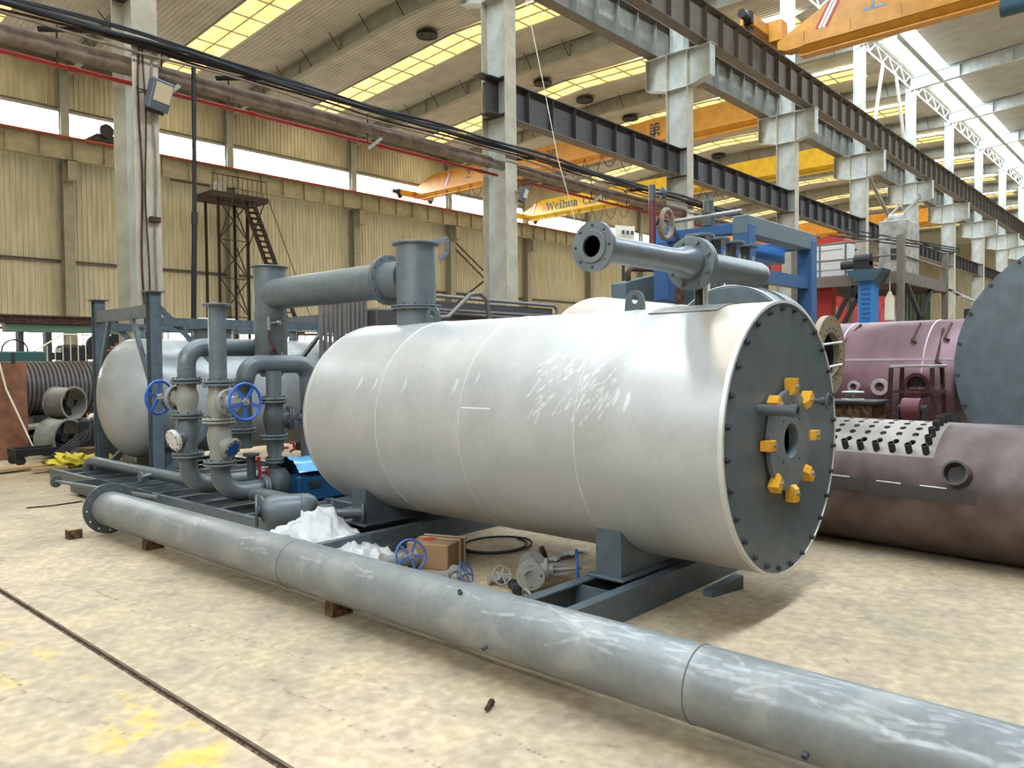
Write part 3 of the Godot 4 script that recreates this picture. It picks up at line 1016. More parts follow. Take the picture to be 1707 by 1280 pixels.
	for b in bays:
		var o := thing("brace_pipe", b[0], "brace", Vector3(b[1].x, b[1].y, ROW_Z), "brace pipes of the row")
		g = G.new()
		var d: Vector3 = b[2] - b[1]
		g.cyl(Vector3(0, 0, b[1].z), d + Vector3(0, 0, b[1].z), 0.09, 12)
		part(o, "tube", g, M.rafter_grey if b[1].y < 12 else M.white_paint)
		g = G.new()
		g.box(Vector3(0, 0, b[1].z), Vector3(0.3, 0.3, 0.02))
		g.box(d + Vector3(0, 0, b[1].z), Vector3(0.3, 0.3, 0.02))
		part(o, "gusset", g, M.rafter_grey)


func crane_girder(side: String, at: Vector3, xa: float, xb: float, w: float, h: float, web: Material, fl: Material, label: String, gap: float) -> void:
	var o := thing("crane_girder", label, "girder", Vector3((xa + xb) / 2, at.y, at.z))
	var L := xb - xa
	var g := G.new()
	g.box(Vector3(0, h / 2, 0), Vector3(L, h - 0.04, 0.016))
	part(o, "web", g, web)
	g = G.new()
	g.box(Vector3(0, 0.012, 0), Vector3(L, 0.024, w))
	part(o, "bottom_flange", g, fl)
	g = G.new()
	g.box(Vector3(0, h - 0.012, 0), Vector3(L, 0.024, w + 0.06))
	part(o, "top_flange", g, fl)
	g = G.new()
	g.box(Vector3(0, h + 0.06, 0), Vector3(L, 0.12, 0.06), Basis.IDENTITY, 0.015)
	part(o, "rail", g, M.rail_steel)
	if side == "wall":
		for i in 3:
			g = G.new()
			g.box(Vector3(0, h - 0.02 + i * 0.015, 0.24 + i * 0.06), Vector3(L, 0.05, 0.05))
			part(o, "conductor_rail", g, M.red_rail)
	var st := G.new()
	st.box(Vector3(0, h / 2, 0), Vector3(0.018, h - 0.05, w - 0.04))
	var sm := st.mesh(web)
	var n := int(L / gap)
	for i in n:
		copy_mesh(o, "stiffener", sm, Transform3D(Basis.IDENTITY, Vector3(-L / 2 + (i + 0.5) * gap, 0, 0)))

# ---------------------------------------------------------------- cranes
# strokes of a character on a unit square, drawn as flat bars on the girder face
func glyph(o: Node3D, strokes: Array, c: Vector3, size: float, x: Vector3, m: Material) -> void:
	var g := G.new()
	for s in strokes:
		var a: Vector3 = c + x * (s[0] - 0.5) * size + Vector3.UP * (s[1] - 0.5) * size
		var b: Vector3 = c + x * (s[2] - 0.5) * size + Vector3.UP * (s[3] - 0.5) * size
		g.bar(a, b, size * 0.1, 0.012, x.cross(Vector3.UP))
	part(o, "lettering", g, m)

const WEI := [[0.15, 0.9, 0.85, 0.9], [0.8, 0.9, 0.8, 0.4], [0.8, 0.4, 0.66, 0.46], [0.45, 0.9, 0.45, 0.1], [0.05, 0.1, 0.95, 0.1]]
const HUA := [[0.3, 0.95, 0.1, 0.65], [0.24, 0.8, 0.24, 0.45], [0.85, 0.88, 0.5, 0.68], [0.52, 0.95, 0.52, 0.52], [0.52, 0.52, 0.92, 0.52], [0.05, 0.3, 0.95, 0.3], [0.5, 0.42, 0.5, 0.0]]
const DI := [[0.25, 0.98, 0.1, 0.75], [0.18, 0.86, 0.45, 0.86], [0.65, 0.98, 0.52, 0.75], [0.6, 0.86, 0.9, 0.86], [0.12, 0.66, 0.85, 0.66], [0.85, 0.66, 0.85, 0.46], [0.15, 0.46, 0.85, 0.46], [0.15, 0.46, 0.12, 0.26], [0.12, 0.26, 0.88, 0.26], [0.88, 0.26, 0.78, 0.04], [0.5, 0.7, 0.5, 0.0], [0.48, 0.26, 0.12, 0.02]]
const BADGE := [[0.1, 0.95, 0.1, 0.1], [0.9, 0.95, 0.9, 0.1], [0.1, 0.85, 0.35, 0.85], [0.65, 0.85, 0.9, 0.85], [0.32, 0.75, 0.32, 0.4], [0.68, 0.75, 0.68, 0.4], [0.5, 0.9, 0.5, 0.4], [0.32, 0.4, 0.68, 0.4], [0.1, 0.2, 0.4, 0.2], [0.6, 0.2, 0.9, 0.2]]
const LOGO := [[0.0, 1.0, 1.0, 1.0], [1.0, 1.0, 1.0, 0.0], [1.0, 0.0, 0.0, 0.0], [0.0, 0.0, 0.0, 1.0], [0.3, 0.75, 0.3, 0.3], [0.7, 0.75, 0.7, 0.3], [0.5, 0.8, 0.5, 0.3], [0.3, 0.3, 0.7, 0.3]]

func bridge(x: float, za: float, zb: float, y: float, h: float, m: Material, label: String, group: String, lift := 0.0) -> Node3D:
	# box girder along z seen on its -x face, tapered at both ends, with a wide bottom flange and end trucks
	var o := thing("bridge_crane", label, "crane", Vector3(x, y, (za + zb) / 2), group)
	var L := absf(zb - za) / 2
	var Lt := L
	if lift > 0.0: L -= 0.55
	var g := G.new()
	g.prism(PackedVector2Array([Vector2(-L, 0.42), Vector2(-L + 0.3, 0.3), Vector2(L - 0.3, 0.3), Vector2(L, 0.42), Vector2(L, 0.7), Vector2(L - 2.2, h), Vector2(-L + 2.2, h), Vector2(-L, 0.7)]), Vector3.ZERO, Vector3(0, 0, -1), Vector3.UP, 0.55)
	part(o, "box_girder", g, m)
	g = G.new()
	g.prism(PackedVector2Array([Vector2(-0.2, 0), Vector2(0.2, 0), Vector2(0.2, 0.05), Vector2(0.06, 0.07), Vector2(0.32, 0.3), Vector2(-0.32, 0.3), Vector2(-0.06, 0.07), Vector2(-0.2, 0.05)]), Vector3.ZERO, Vector3.RIGHT, Vector3.UP, 2 * L - 1.6)
	part(o, "lower_flange", g, m)
	g = G.new()
	g.box(Vector3(-0.32, 0.36, 0), Vector3(0.12, 0.12, 2 * L - 2.0))
	part(o, "side_rail", g, m)
	var ty := 0.44 + lift
	L = Lt
	for s in [-1, 1]:
		g = G.new()
		g.box(Vector3(0, ty, s * L), Vector3(3.4, 0.4, 0.42), Basis.IDENTITY, 0.02)
		if lift > 0.0: g.box(Vector3(0, ty - 0.1, s * (L - 0.45)), Vector3(0.5, 0.7, 0.5))
		part(o, "end_truck", g, m)
		for q in [-1.45, 1.45]:
			g = G.new()
			g.cyl(Vector3(q, ty - 0.22, s * L - 0.07), Vector3(q, ty - 0.22, s * L + 0.07), 0.2, 18)
			part(o, "wheel", g, M.dark_steel)
		g = G.new()
		g.cyl(Vector3(-1.75, ty, s * (L - 0.1)), Vector3(-2.25, ty, s * (L - 0.1)), 0.15, 14)
		g.box(Vector3(-1.7, ty, s * (L - 0.1)), Vector3(0.2, 0.4, 0.3))
		part(o, "travel_motor", g, M.black_steel)
	return o

func stripes(o: Node3D, z: float, y0: float, y1: float) -> void:
	for i in 2:
		var g := G.new()
		var a := Vector3(-0.282, y0, z - i * 0.24)
		var b := Vector3(-0.282, y1, z - i * 0.24 + (y1 - y0) * 0.55)
		g.bar(a, b, 0.09, 0.01, Vector3.LEFT)
		part(o, "warning_stripe", g, M.red_paint if i else M.white_paint)
		g = G.new()
		g.bar(a + Vector3(0, 0, 0.1), b + Vector3(0, 0, 0.1), 0.09, 0.01, Vector3.LEFT)
		part(o, "warning_stripe", g, M.white_paint if i else M.red_paint)

func festoon(o: Node3D, za: float, zb: float, n: int, y: float, seed_: int) -> void:
	var rng := RandomNumberGenerator.new()
	rng.seed = seed_
	for i in n:
		var a := Vector3(-0.45, y, lerpf(za, zb, float(i) / n))
		var b := Vector3(-0.45, y, lerpf(za, zb, float(i + 1) / n))
		var P := []
		var d := rng.randf_range(0.7, 1.3)
		for j in 9:
			var t := j / 8.0
			P.append(a.lerp(b, t) + Vector3(0, -d * 4.0 * t * (1 - t), 0))
		var g := G.new()
		g.tube(P, 0.022, 5)
		part(o, "festoon_cable", g, M.black_rubber)

func latin(o: Node3D, s: String, at: Vector3, h: float, m: Material) -> void:
	var f := SystemFont.new()
	f.font_names = PackedStringArray(["Droid Serif"])
	f.font_weight = 700
	var t := TextMesh.new()
	t.text = s
	t.font = f
	t.font_size = 32
	t.pixel_size = h / 24.0
	t.depth = 0.02
	t.material = m
	var i := MeshInstance3D.new()
	i.name = "lettering"
	i.mesh = t
	o.add_child(i, true)
	i.position = at
	i.rotation.y = -PI / 2

func cranes() -> void:
	var a := bridge(37.6, -43.1, ROW_Z - 0.95, 13.36, 1.55, M.crane_orange, "orange overhead bridge crane in the left bay, nearest to the camera", "overhead cranes of the left bay")
	var zc := (-43.1 + ROW_Z - 0.95) / 2
	stripes(a, -39.6 - zc, 0.5, 1.35)
	glyph(a, WEI, Vector3(-0.284, 1.0, -37.4 - zc), 0.6, Vector3(0, 0, 1), M.letter_grey)
	glyph(a, HUA, Vector3(-0.284, 1.0, -35.0 - zc), 0.6, Vector3(0, 0, 1), M.letter_grey)
	glyph(a, BADGE, Vector3(-0.284, 0.95, -30.2 - zc), 0.7, Vector3(0, 0, 1), M.letter_grey)
	glyph(a, DI, Vector3(-0.284, 0.95, -22.9 - zc), 0.8, Vector3(0, 0, 1), M.letter_grey)
	festoon(a, -40.5 - zc, -24.0 - zc, 14, 0.2, 4)
	var b := bridge(49.6, -43.1, ROW_Z - 0.95, 13.36, 1.5, M.crane_yellow, "yellow overhead bridge crane with red lettering box, farther down the left bay", "overhead cranes of the left bay")
	glyph(b, LOGO, Vector3(-0.284, 0.85, -40.6 - zc), 0.5, Vector3(0, 0, 1), M.letter_red)
	latin(b, "Weihua  Crane", Vector3(-0.29, 0.85, -37.4 - zc), 0.62, M.letter_grey)
	stripes(b, -42.0 - zc, 0.5, 1.3)
	festoon(b, -40.5 - zc, -24.0 - zc, 14, 0.2, 5)
	bridge(76.0, -43.1, ROW_Z - 0.95, 13.36, 1.5, M.crane_orange, "small distant orange bridge crane at the far end of the left bay", "overhead cranes of the left bay")
	# the crane of the right bay
	var c := bridge(28.2, ROW_Z + 0.95, 16.0, 12.55, 1.75, M.crane_orange, "large orange bridge crane crossing the top right over the right bay", "", 0.80)
	var zd := (ROW_Z + 0.95 + 16.0) / 2
	stripes(c, -10.3 - zd, 0.75, 1.7)
	glyph(c, WEI, Vector3(-0.284, 1.25, -8.6 - zd), 0.8, Vector3(0, 0, 1), M.letter_blue)
	var g := G.new()
	g.cyl(Vector3(-0.5, -0.35, -4.9 - zd), Vector3(-0.5, -0.35, -3.6 - zd), 0.26, 18)
	part(c, "hoist_drum", g, M.teal_dark)
	g = G.new()
	g.box(Vector3(-0.2, 0.0, -4.2 - zd), Vector3(0.7, 0.5, 1.1), Basis.IDENTITY, 0.04)
	g.box(Vector3(-0.2, 0.3, -4.3 - zd), Vector3(0.5, 0.3, 0.5))
	part(c, "hoist_trolley", g, M.black_steel)
	for q in 8:
		g = G.new()
		g.box(Vector3(-0.3, 0.55, -11.0 + q * 1.6 - zd), Vector3(0.02, 0.5, 0.05))
		part(c, "web_rib", g, M.crane_orange)
	# hook block hanging far right
	var h := thing("crane_hook", "black crane hook block hanging on steel ropes at the far right", "hook", Vector3(50.5, 9.6, -6.9))
	for s in [-1, 1]:
		g = G.new()
		g.cyl(Vector3(0, 0.9, s * 0.16), Vector3(0, 6.0, s * 0.16), 0.025, 6)
		part(h, "rope", g, M.dark_steel)
		g = G.new()
		g.cyl(Vector3(-0.12, 0.75, s * 0.2), Vector3(0.12, 0.75, s * 0.2), 0.26, 18)
		part(h, "sheave", g, M.black_steel)
	g = G.new()
	g.box(Vector3(0, 0.45, 0), Vector3(0.2, 0.5, 0.2), Basis.IDENTITY, 0.03)
	part(h, "block", g, M.black_steel)
	g = G.new()
	var P := []
	for i in 13:
		var t := -1.2 + i * 0.36
		P.append(Vector3(0, -0.25 + 0.24 * sin(t + PI), 0.24 * cos(t + PI)))
	g.tube(P, 0.06, 8)
	part(h, "hook", g, M.black_steel)

# ---------------------------------------------------------------- pipes and cables on the row
func row_services() -> void:
	var y := 6.62
	var z := ROW_Z + 0.12
	var g := G.new()
	var p := thing("lagged_pipe", "thick lagged brown pipe running along the column row", "pipe", Vector3(8, y, z))
	var xs := [-6.0, 0.5, row_x(0) - 0.25]
	g.cyl(Vector3(-5.9, y, z), Vector3(row_x(0) - 0.1, y, z), 0.15, 18)
	wpart(p, "lagging", g, M.pipe_lagging)
	g = G.new()
	g.cyl(Vector3(row_x(0) + 0.1, y, z), Vector3(row_x(1) - 0.5, y, z), 0.15, 18)
	wpart(p, "lagging", g, M.pipe_lagging)
	for e in [[row_x(0) - 0.1, row_x(0) + 0.1], [row_x(1) - 0.5, row_x(1) + 0.3]]:
		g = G.new()
		g.cyl(Vector3(e[0], y, z), Vector3(e[1], y, z), 0.12, 14)
		wpart(p, "steel_core", g, M.rafter_grey)
	g = G.new()
	g.cyl(Vector3(row_x(1) + 0.3, y, z), Vector3(row_x(2) - 0.2, y, z), 0.15, 18)
	wpart(p, "lagging", g, M.pipe_lagging)
	g = G.new()
	g.cyl(Vector3(row_x(2) - 0.2, y, z), Vector3(row_x(5), y, z), 0.15, 18)
	wpart(p, "lagging", g, M.pipe_lagging)
	var r := thing("red_pipe", "thin red pipe slung under the lagged pipe", "pipe", Vector3(8, y - 0.22, z - 0.16))
	g = G.new()
	g.cyl(Vector3(-5.9, y - 0.2, z - 0.2), Vector3(row_x(3), y - 0.2, z - 0.2), 0.035, 10)
	wpart(r, "tube", g, M.red_paint)
	for i in 7:
		g = G.new()
		g.cyl(Vector3(1.5 + i * 3.1, y - 0.2, z - 0.2), Vector3(1.62 + i * 3.1, y - 0.2, z - 0.2), 0.048, 10)
		wpart(r, "coupling", g, M.red_paint)
	var cb := [[0.30, 0.38, 0.05, "dark_steel", "thick dark cable pipe lying above the lagged pipe"], [0.24, 0.46, 0.035, "black_rubber", "black cable sagging beside the thick dark cable pipe"], [0.17, 0.36, 0.02, "rust_steel", "thin rusty conduit along the front of the lagged pipe"], [0.38, 0.36, 0.03, "black_steel", "upper thin black cable along the column row"], [0.08, 0.42, 0.022, "pipe_lagging", "beige air line in front of the lagged pipe"], [0.30, 0.5, 0.016, "black_rubber", "slack black wire along the column row"]]
	for c in cb:
		var o := thing("service_cable", c[4], "cable", Vector3(8, y + c[0], z + c[1]))
		var P := []
		for i in 61:
			var x := -5.8 + i * 0.75
			var sag := 0.06 * (1.0 - pow(sin((x - row_x(0)) / FS * PI), 2.0)) if c[2] < 0.045 else 0.0
			P.append(Vector3(x, y + c[0] + sag + 0.02 * sin(i * 1.3 + c[1] * 40.0), z + c[1] + 0.03 * sin(i * 0.9 + c[0] * 50.0)))
		g = G.new()
		g.tube(P, c[2], 7)
		wpart(o, "run", g, M[c[3]])
	var bn := 0
	for x in [1.9, 4.4, 6.0, 7.2, 10.3, 14.9, 18.2, 20.0]:
		var o := thing("pipe_bracket", "short steel angle bracket carrying the row pipe, %s from the left" % ORD[bn], "bracket", Vector3(x, y - 0.2, z), "pipe brackets on the row")
		bn += 1
		g = G.new()
		g.angle(Vector3(x - 0.1, y - 0.42, z + 0.16), Vector3(x + 0.14, y - 0.18, z + 0.3), 0.07, 0.01) if bn % 2 else g.angle(Vector3(x - 0.35, y + 0.16, z + 0.2), Vector3(x + 0.4, y + 0.3, z + 0.42), 0.08, 0.01)
		wpart(o, "strut", g, M.rafter_grey if bn % 2 else M.dark_steel)
		g = G.new()
		g.cyl(Vector3(x - 0.05, y - 0.3, z + 0.1), Vector3(x - 0.05, y + 0.3, z + 0.1), 0.014, 6)
		wpart(o, "rod", g, M.rust_steel)
	# conduits and floodlight on the nearest column
	for q in [[-0.12, 0.018, "thin rusty conduit down the face of the nearest column, left one"], [-0.04, 0.014, "thin rusty conduit down the face of the nearest column, middle one"], [0.1, 0.018, "buff flexible conduit hanging down the face of the nearest column"]]:
		var o := thing("conduit", q[2], "conduit", Vector3(row_x(0) + q[0], 0, ROW_Z + 0.43), "conduits on the nearest column")
		var P := []
		for i in 24: P.append(Vector3(0.02 * sin(i * 0.7 + q[0] * 30.0), 6.9 - i * 0.29, 0))
		g = G.new()
		g.tube(P, q[1], 6)
		part(o, "run", g, M.rust_steel if q[0] < 0 else M.pipe_lagging)
	var jb := thing("junction_box", "small rusty junction box on the nearest column", "box", Vector3(row_x(0) + 0.08, 4.1, ROW_Z + 0.42))
	g = G.new()
	g.box(Vector3(0, 0, 0.03), Vector3(0.18, 0.09, 0.07), Basis.IDENTITY, 0.01)
	part(jb, "case", g, M.rust_steel)
	g = G.new()
	g.box(Vector3(0.03, 0.0, 0.07), Vector3(0.05, 0.05, 0.02))
	part(jb, "cover", g, M.rust_steel)
	flood("floodlight", "grey floodlight with yellowed lens tilted down from the nearest column", Vector3(row_x(0) + 0.12, 6.1, ROW_Z + 0.62), 0.42)
	flood("floodlight", "small white-faced floodlight beside the second column", Vector3(row_x(1) + 0.34, 5.9, ROW_Z + 0.5), 0.3)
	# dark standing post and slack rope
	var post := thing("dark_post", "tall thin black pipe standing just right of the nearest column", "pipe", Vector3(6.2, 0, ROW_Z + 0.5))
	g = G.new()
	g.cyl(Vector3(0.0, 0.0, 0), Vector3(0.13, 4.2, 0), 0.045, 10)
	g.cyl(Vector3(0.13, 4.2, 0), Vector3(0.17, 6.75, 0), 0.038, 10)
	part(post, "shaft", g, M.black_steel)
	g = G.new()
	g.cyl(Vector3(0.125, 4.1, 0), Vector3(0.135, 4.3, 0), 0.055, 10)
	part(post, "sleeve", g, M.dark_steel)
	var rope := thing("hanging_rope", "thin buff rope hanging slantwise right of the second column", "rope", Vector3(13.4, 5.9, -10.9))
	g = G.new()
	g.tube([Vector3(14.0, 10.4, -12.1), Vector3(13.9, 8.0, -11.45), Vector3(13.85, 6.2, -11.0), Vector3(14.1, 5.4, -10.9), Vector3(14.6, 3.9, -10.8)], 0.009, 6)
	wpart(rope, "strand", g, M.strap)

func flood(called: String, label: String, at: Vector3, s: float) -> void:
	var o := thing(called, label, "floodlight", at, "floodlights on the row")
	var B := Basis(Vector3.UP, 0.35) * Basis(Vector3.RIGHT, 0.35)
	var g := G.new()
	g.box(Vector3.ZERO, Vector3(s, s * 1.15, s * 0.35), B, 0.02)
	part(o, "housing", g, M.lamp_case)
	g = G.new()
	g.box(B * Vector3(0.0, s * 0.12, s * 0.18), Vector3(s * 0.8, s * 0.7, 0.012), B)
	part(o, "lens", g, M.lamp_glass if s > 0.4 else M.white_paint)
	g = G.new()
	g.bar(B * Vector3(-s * 0.55, 0, -s * 0.1), B * Vector3(-s * 0.55, 0, -s * 0.6), 0.03, 0.01)
	g.bar(B * Vector3(s * 0.55, 0, -s * 0.1), B * Vector3(s * 0.55, 0, -s * 0.6), 0.03, 0.01)
	g.bar(B * Vector3(-s * 0.55, 0, -s * 0.6), B * Vector3(s * 0.55, 0, -s * 0.6), 0.03, 0.01)
	part(o, "bracket", g, M.dark_steel)
	g = G.new()
	g.box(B * Vector3(0, -s * 0.62, -0.02), Vector3(s * 0.7, s * 0.16, s * 0.3), B, 0.01)
	part(o, "ballast_box", g, M.black_steel)

# ---------------------------------------------------------------- the silver boiler
func main_boiler() -> void:
	var c := Vector3(5.03, 1.18, 0)
	var zf := -2.1
	var zb := -6.42
	var R := 0.9
	var o := thing("boiler", "big silver horizontal boiler with grey bolted front plate and yellow clamps", "boiler", Vector3(5.03, 0, -4.3))
	var g := G.new()
	var L := zf - zb
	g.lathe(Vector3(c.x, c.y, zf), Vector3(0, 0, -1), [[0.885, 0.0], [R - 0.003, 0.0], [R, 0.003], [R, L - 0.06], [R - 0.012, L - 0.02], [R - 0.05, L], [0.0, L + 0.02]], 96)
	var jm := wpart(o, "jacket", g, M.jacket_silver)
	jm.set_meta("label", "silver painted sheet jacket with chalk scuffs")
	for z in [-3.17, -4.28, -5.29, -6.34]:
		g = G.new()
		g.lathe(Vector3(c.x, c.y, z), Vector3(0, 0, -1), [[R - 0.002, -0.008], [R + 0.004, -0.004], [R + 0.004, 0.004], [R - 0.002, 0.008]], 96)
		wpart(o, "sheet_seam", g, M.weld)
	g = G.new()
	g.lathe(Vector3(c.x, c.y, zf), Vector3(0, 0, 1), [[R, -0.03], [R + 0.006, -0.024], [R + 0.006, 0.006], [R - 0.012, 0.008], [R - 0.014, -0.01]], 96)
	wpart(o, "front_rim", g, M.weld)
	# front plate with a port in the middle
	g = G.new()
	g.lathe(Vector3(c.x, c.y, zf - 0.03), Vector3(0, 0, 1), [[0.13, 0.0], [R - 0.016, 0.0], [R - 0.016, 0.032], [0.13, 0.032], [0.13, 0.0]], 96)
	var fp := wpart(o, "front_plate", g, M.grey_plate)
	fp.set_meta("label", "dark grey round end plate")
	for i in 28:
		var a := TAU * (i + 0.35) / 28.0
		var p := Vector3(c.x + cos(a) * 0.852, c.y + sin(a) * 0.852, zf + 0.002)
		g = G.new()
		g.cyl(p, p + Vector3(0, 0, 0.006), 0.021, 12)
		g.cyl(p + Vector3(0, 0, 0.006), p + Vector3(0, 0, 0.024), 0.0155, 6)
		wpart(fp, "bolt", g, M.bolt)
	var bc := Vector3(5.02, 1.167, zf + 0.002)
	g = G.new()
	g.lathe(bc, Vector3(0, 0, 1), [[0.30, 0.0], [0.342, 0.0], [0.342, 0.014], [0.30, 0.014]], 48)
	wpart(o, "gasket_ring", g, M.black_rubber)
	g = G.new()
	g.lathe(bc, Vector3(0, 0, 1), [[0.112, -0.02], [0.335, 0.014], [0.335, 0.014], [0.335, 0.04], [0.330, 0.044], [0.116, 0.044], [0.112, 0.04], [0.112, -0.02]], 64)
	var bd := wpart(o, "burner_flange", g, M.grey_paint)
	bd.set_meta("label", "lighter grey round burner flange with central port")
	g = G.new()
	g.lathe(bc + Vector3(0, 0, -0.5), Vector3(0, 0, 1), [[0.0, 0.0], [0.128, 0.0], [0.128, 0.53]], 32)
	for i in g.n.size(): g.n[i] = -g.n[i]
	wpart(o, "port_throat", g, M.grey_dark)
	for i in 4:
		var a := TAU * (i + 0.5) / 4.0
		g = G.new()
		g.cyl(bc + Vector3(cos(a) * 0.185, sin(a) * 0.185, 0.03), bc + Vector3(cos(a) * 0.185, sin(a) * 0.185, 0.047), 0.009, 8)
		wpart(bd, "stud_hole", g, M.black_steel)
	for i in 8:
		var a := TAU * i / 8.0 + 0.02
		var d := Vector3(cos(a), sin(a), 0)
		var t := Vector3(-sin(a), cos(a), 0)
		var q := bc + d * 0.352
		g = G.new()
		g.prism(PackedVector2Array([Vector2(-0.055, 0.012), Vector2(0.055, 0.012), Vector2(0.055, 0.058), Vector2(0.03, 0.082), Vector2(-0.055, 0.082)]), q, -d, Vector3(0, 0, 1), 0.062)
		var cl := wpart(o, "clamp", g, M.clamp_yellow)
		cl.set_meta("label", "yellow clamp block")
		g = G.new()
		g.cyl(q + Vector3(0, 0, 0.08), q + Vector3(0, 0, 0.098), 0.015, 6)
		wpart(cl, "clamp_bolt", g, M.bolt_light)
	# sight tube and side valve
	g = G.new()
	g.pipe(Vector3(4.62, 1.385, zf), Vector3(4.62, 1.385, zf + 0.24), 0.034, 0.026, 20)
	g.pipe(Vector3(4.62, 1.385, zf + 0.2), Vector3(4.62, 1.385, zf + 0.25), 0.04, 0.027, 20)
	g.cyl(Vector3(4.62, 1.385, zf + 0.15), Vector3(4.62, 1.385, zf + 0.16), 0.03, 12)
	wpart(o, "sight_tube", g, M.grey_dark)
	g = G.new()
	g.cyl(Vector3(5.42, 1.405, zf), Vector3(5.42, 1.405, zf + 0.14), 0.018, 12)
	g.cyl(Vector3(5.42, 1.405, zf + 0.09), Vector3(5.42, 1.405, zf + 0.12), 0.03, 8)
	var sv := wpart(o, "side_valve", g, M.grey_dark)
	g = G.new()
	g.lathe(Vector3(5.42, 1.405, zf + 0.145), Vector3(0, 0, 1), [[0.04, -0.008], [0.06, -0.008], [0.06, 0.008], [0.04, 0.008], [0.04, -0.008]], 20)
	g.box(Vector3(5.42, 1.405, zf + 0.145), Vector3(0.1, 0.012, 0.01))
	g.box(Vector3(5.42, 1.405, zf + 0.145), Vector3(0.012, 0.1, 0.01))
	wpart(sv, "valve_wheel", g, M.grey_dark)
	# lifting lugs
	for q in [[4.93, -3.2], [4.93, -5.42], [5.6, -2.9]]:
		var yb := c.y + sqrt(R * R - pow(q[0] - c.x, 2)) - 0.02
		var cells := []
		for s in [-1, 1]:
			var P := PackedVector2Array([Vector2(0, 0), Vector2(s * 0.078, 0), Vector2(s * 0.072, 0.085)])
			for j in 7: P.append(Vector2(s * 0.068 * cos(j * PI / 12), 0.1 + 0.068 * sin(j * PI / 12)))
			P.append(Vector2(0, 0.1 + 0.034))
			for j in range(1, 8): P.append(Vector2(s * 0.027 * sin(j * PI / 8), 0.1 + 0.034 * cos(j * PI / 8)))
			P.append(Vector2(0, 0.1 - 0.034))
			cells.append(P)
		g = G.new()
		g.holed(cells, Vector3(q[0], yb, q[1]), Vector3(0.25, 0, 1).normalized(), Vector3.UP, 0.03)
		wpart(o, "lifting_lug", g, M.grey_dark)
	# raised patch sheet behind the front rim
	g = G.new()
	var PP := []
	for i in 9:
		var row := []
		for j in 5:
			var a := PI / 2 + lerpf(-0.45, 0.36, i / 8.0)
			row.append(Vector3(c.x + cos(a) * (R + 0.006), c.y + sin(a) * (R + 0.006), lerpf(-2.95, -2.42, j / 4.0)))
		PP.append(row)
	g.sheet(PP)
	g.tube([PP[8][0], PP[8][2], PP[8][4]], 0.004, 5)
	g.tube([PP[0][0], PP[2][0], PP[4][0], PP[6][0], PP[8][0]], 0.004, 5)
	wpart(o, "patch_sheet", g, M.jacket_plain)
	# saddles
	for q in [[-2.98, -3.19], [-5.79, -6.0]]:
		var P := PackedVector2Array([Vector2(-0.63, 0.22), Vector2(0.63, 0.22)])
		for j in 15:
			var x := lerpf(0.63, -0.63, j / 14.0)
			P.append(Vector2(x, c.y - sqrt(0.895 * 0.895 - x * x)))
		g = G.new()
		g.prism(P, Vector3(c.x, 0, (q[0] + q[1]) / 2), Vector3.RIGHT, Vector3.UP, q[0] - q[1])
		wpart(o, "saddle", g, M.grey_frame)
		g = G.new()
		g.box(Vector3(c.x, 0.21, (q[0] + q[1]) / 2), Vector3(1.36, 0.02, q[0] - q[1] + 0.1), Basis.IDENTITY, 0.004)
		wpart(o, "saddle_plate", g, M.grey_frame)
	for q in [[-2.84, -3.24], [-5.5, -6.06]]:
		for s in 2:
			g = G.new()
			var z: float = q[s] + (-0.03 if s == 0 else 0.03)
			g.channel(Vector3(3.66, 0.1, z), Vector3(6.25, 0.1, z), 0.085, 0.2, 0.012, Vector3(0, 0, -1.0 if s == 0 else 1.0))
			wpart(o, "base_beam", g, M.grey_frame)
		for x in [4.2, 5.86]:
			g = G.new()
			g.box(Vector3(x, 0.1, (q[0] + q[1]) / 2), Vector3(0.012, 0.17, absf(q[1] - q[0]) - 0.05))
			wpart(o, "end_stiffener", g, M.grey_frame)
	g = G.new()
	g.prism(PackedVector2Array([Vector2(0, 0), Vector2(0.36, 0), Vector2(0.36, 0.1), Vector2(0, 0.04)]), Vector3(5.05, 0, -2.68), Vector3(1, 0, 0.2).normalized(), Vector3.UP, 0.08)
	wpart(o, "wedge_foot", g, M.grey_frame)
	# flue stub with flange pair and clamped lid
	g = G.new()
	g.cyl(Vector3(5.03, 2.0, -5.77), Vector3(5.03, 2.845, -5.77), 0.192, 40)
	var fl := wpart(o, "flue", g, M.grey_paint)
	for y in [2.222, 2.246]:
		g = G.new()
		g.flange(Vector3(5.03, y, -5.77), Vector3.UP, 0.246, 0.19, 0.016, 40)
		wpart(fl, "flue_flange", g, M.grey_paint)
	g = G.new()
	g.bolts(Vector3(5.03, 2.234, -5.77), Vector3.UP, 0.222, 12, 0.01, 0.07)
	wpart(fl, "flange_bolts", g, M.bolt).set_meta("kind", "stuff")
	g = G.new()
	g.flange(Vector3(5.03, 2.85, -5.77), Vector3.UP, 0.232, 0.0, 0.02, 40)
	wpart(fl, "flue_lid", g, M.grey_paint)
	for s in [-0.06, 0.05]:
		g = G.new()
		var q := Vector3(5.2 + s, 2.86, -5.6 - s)
		g.bar(q + Vector3(-0.04, 0, -0.05), q + Vector3(0.05, 0.045, 0.05), 0.02, 0.03)
		g.bar(q + Vector3(0.05, 0.045, 0.05), q + Vector3(0.045, -0.1, 0.045), 0.02, 0.03)
		g.bar(q + Vector3(0.045, -0.1, 0.045), q + Vector3(-0.01, -0.16, -0.01), 0.02, 0.03)
		wpart(fl, "lid_hinge", g, M.grey_paint)

	# the duct from flue to standpipe
	var d := thing("flue_duct", "thick grey duct joining the boiler flue to the flanged standpipe", "duct", Vector3(5.03, 2.53, -7.2))
	g = G.new()
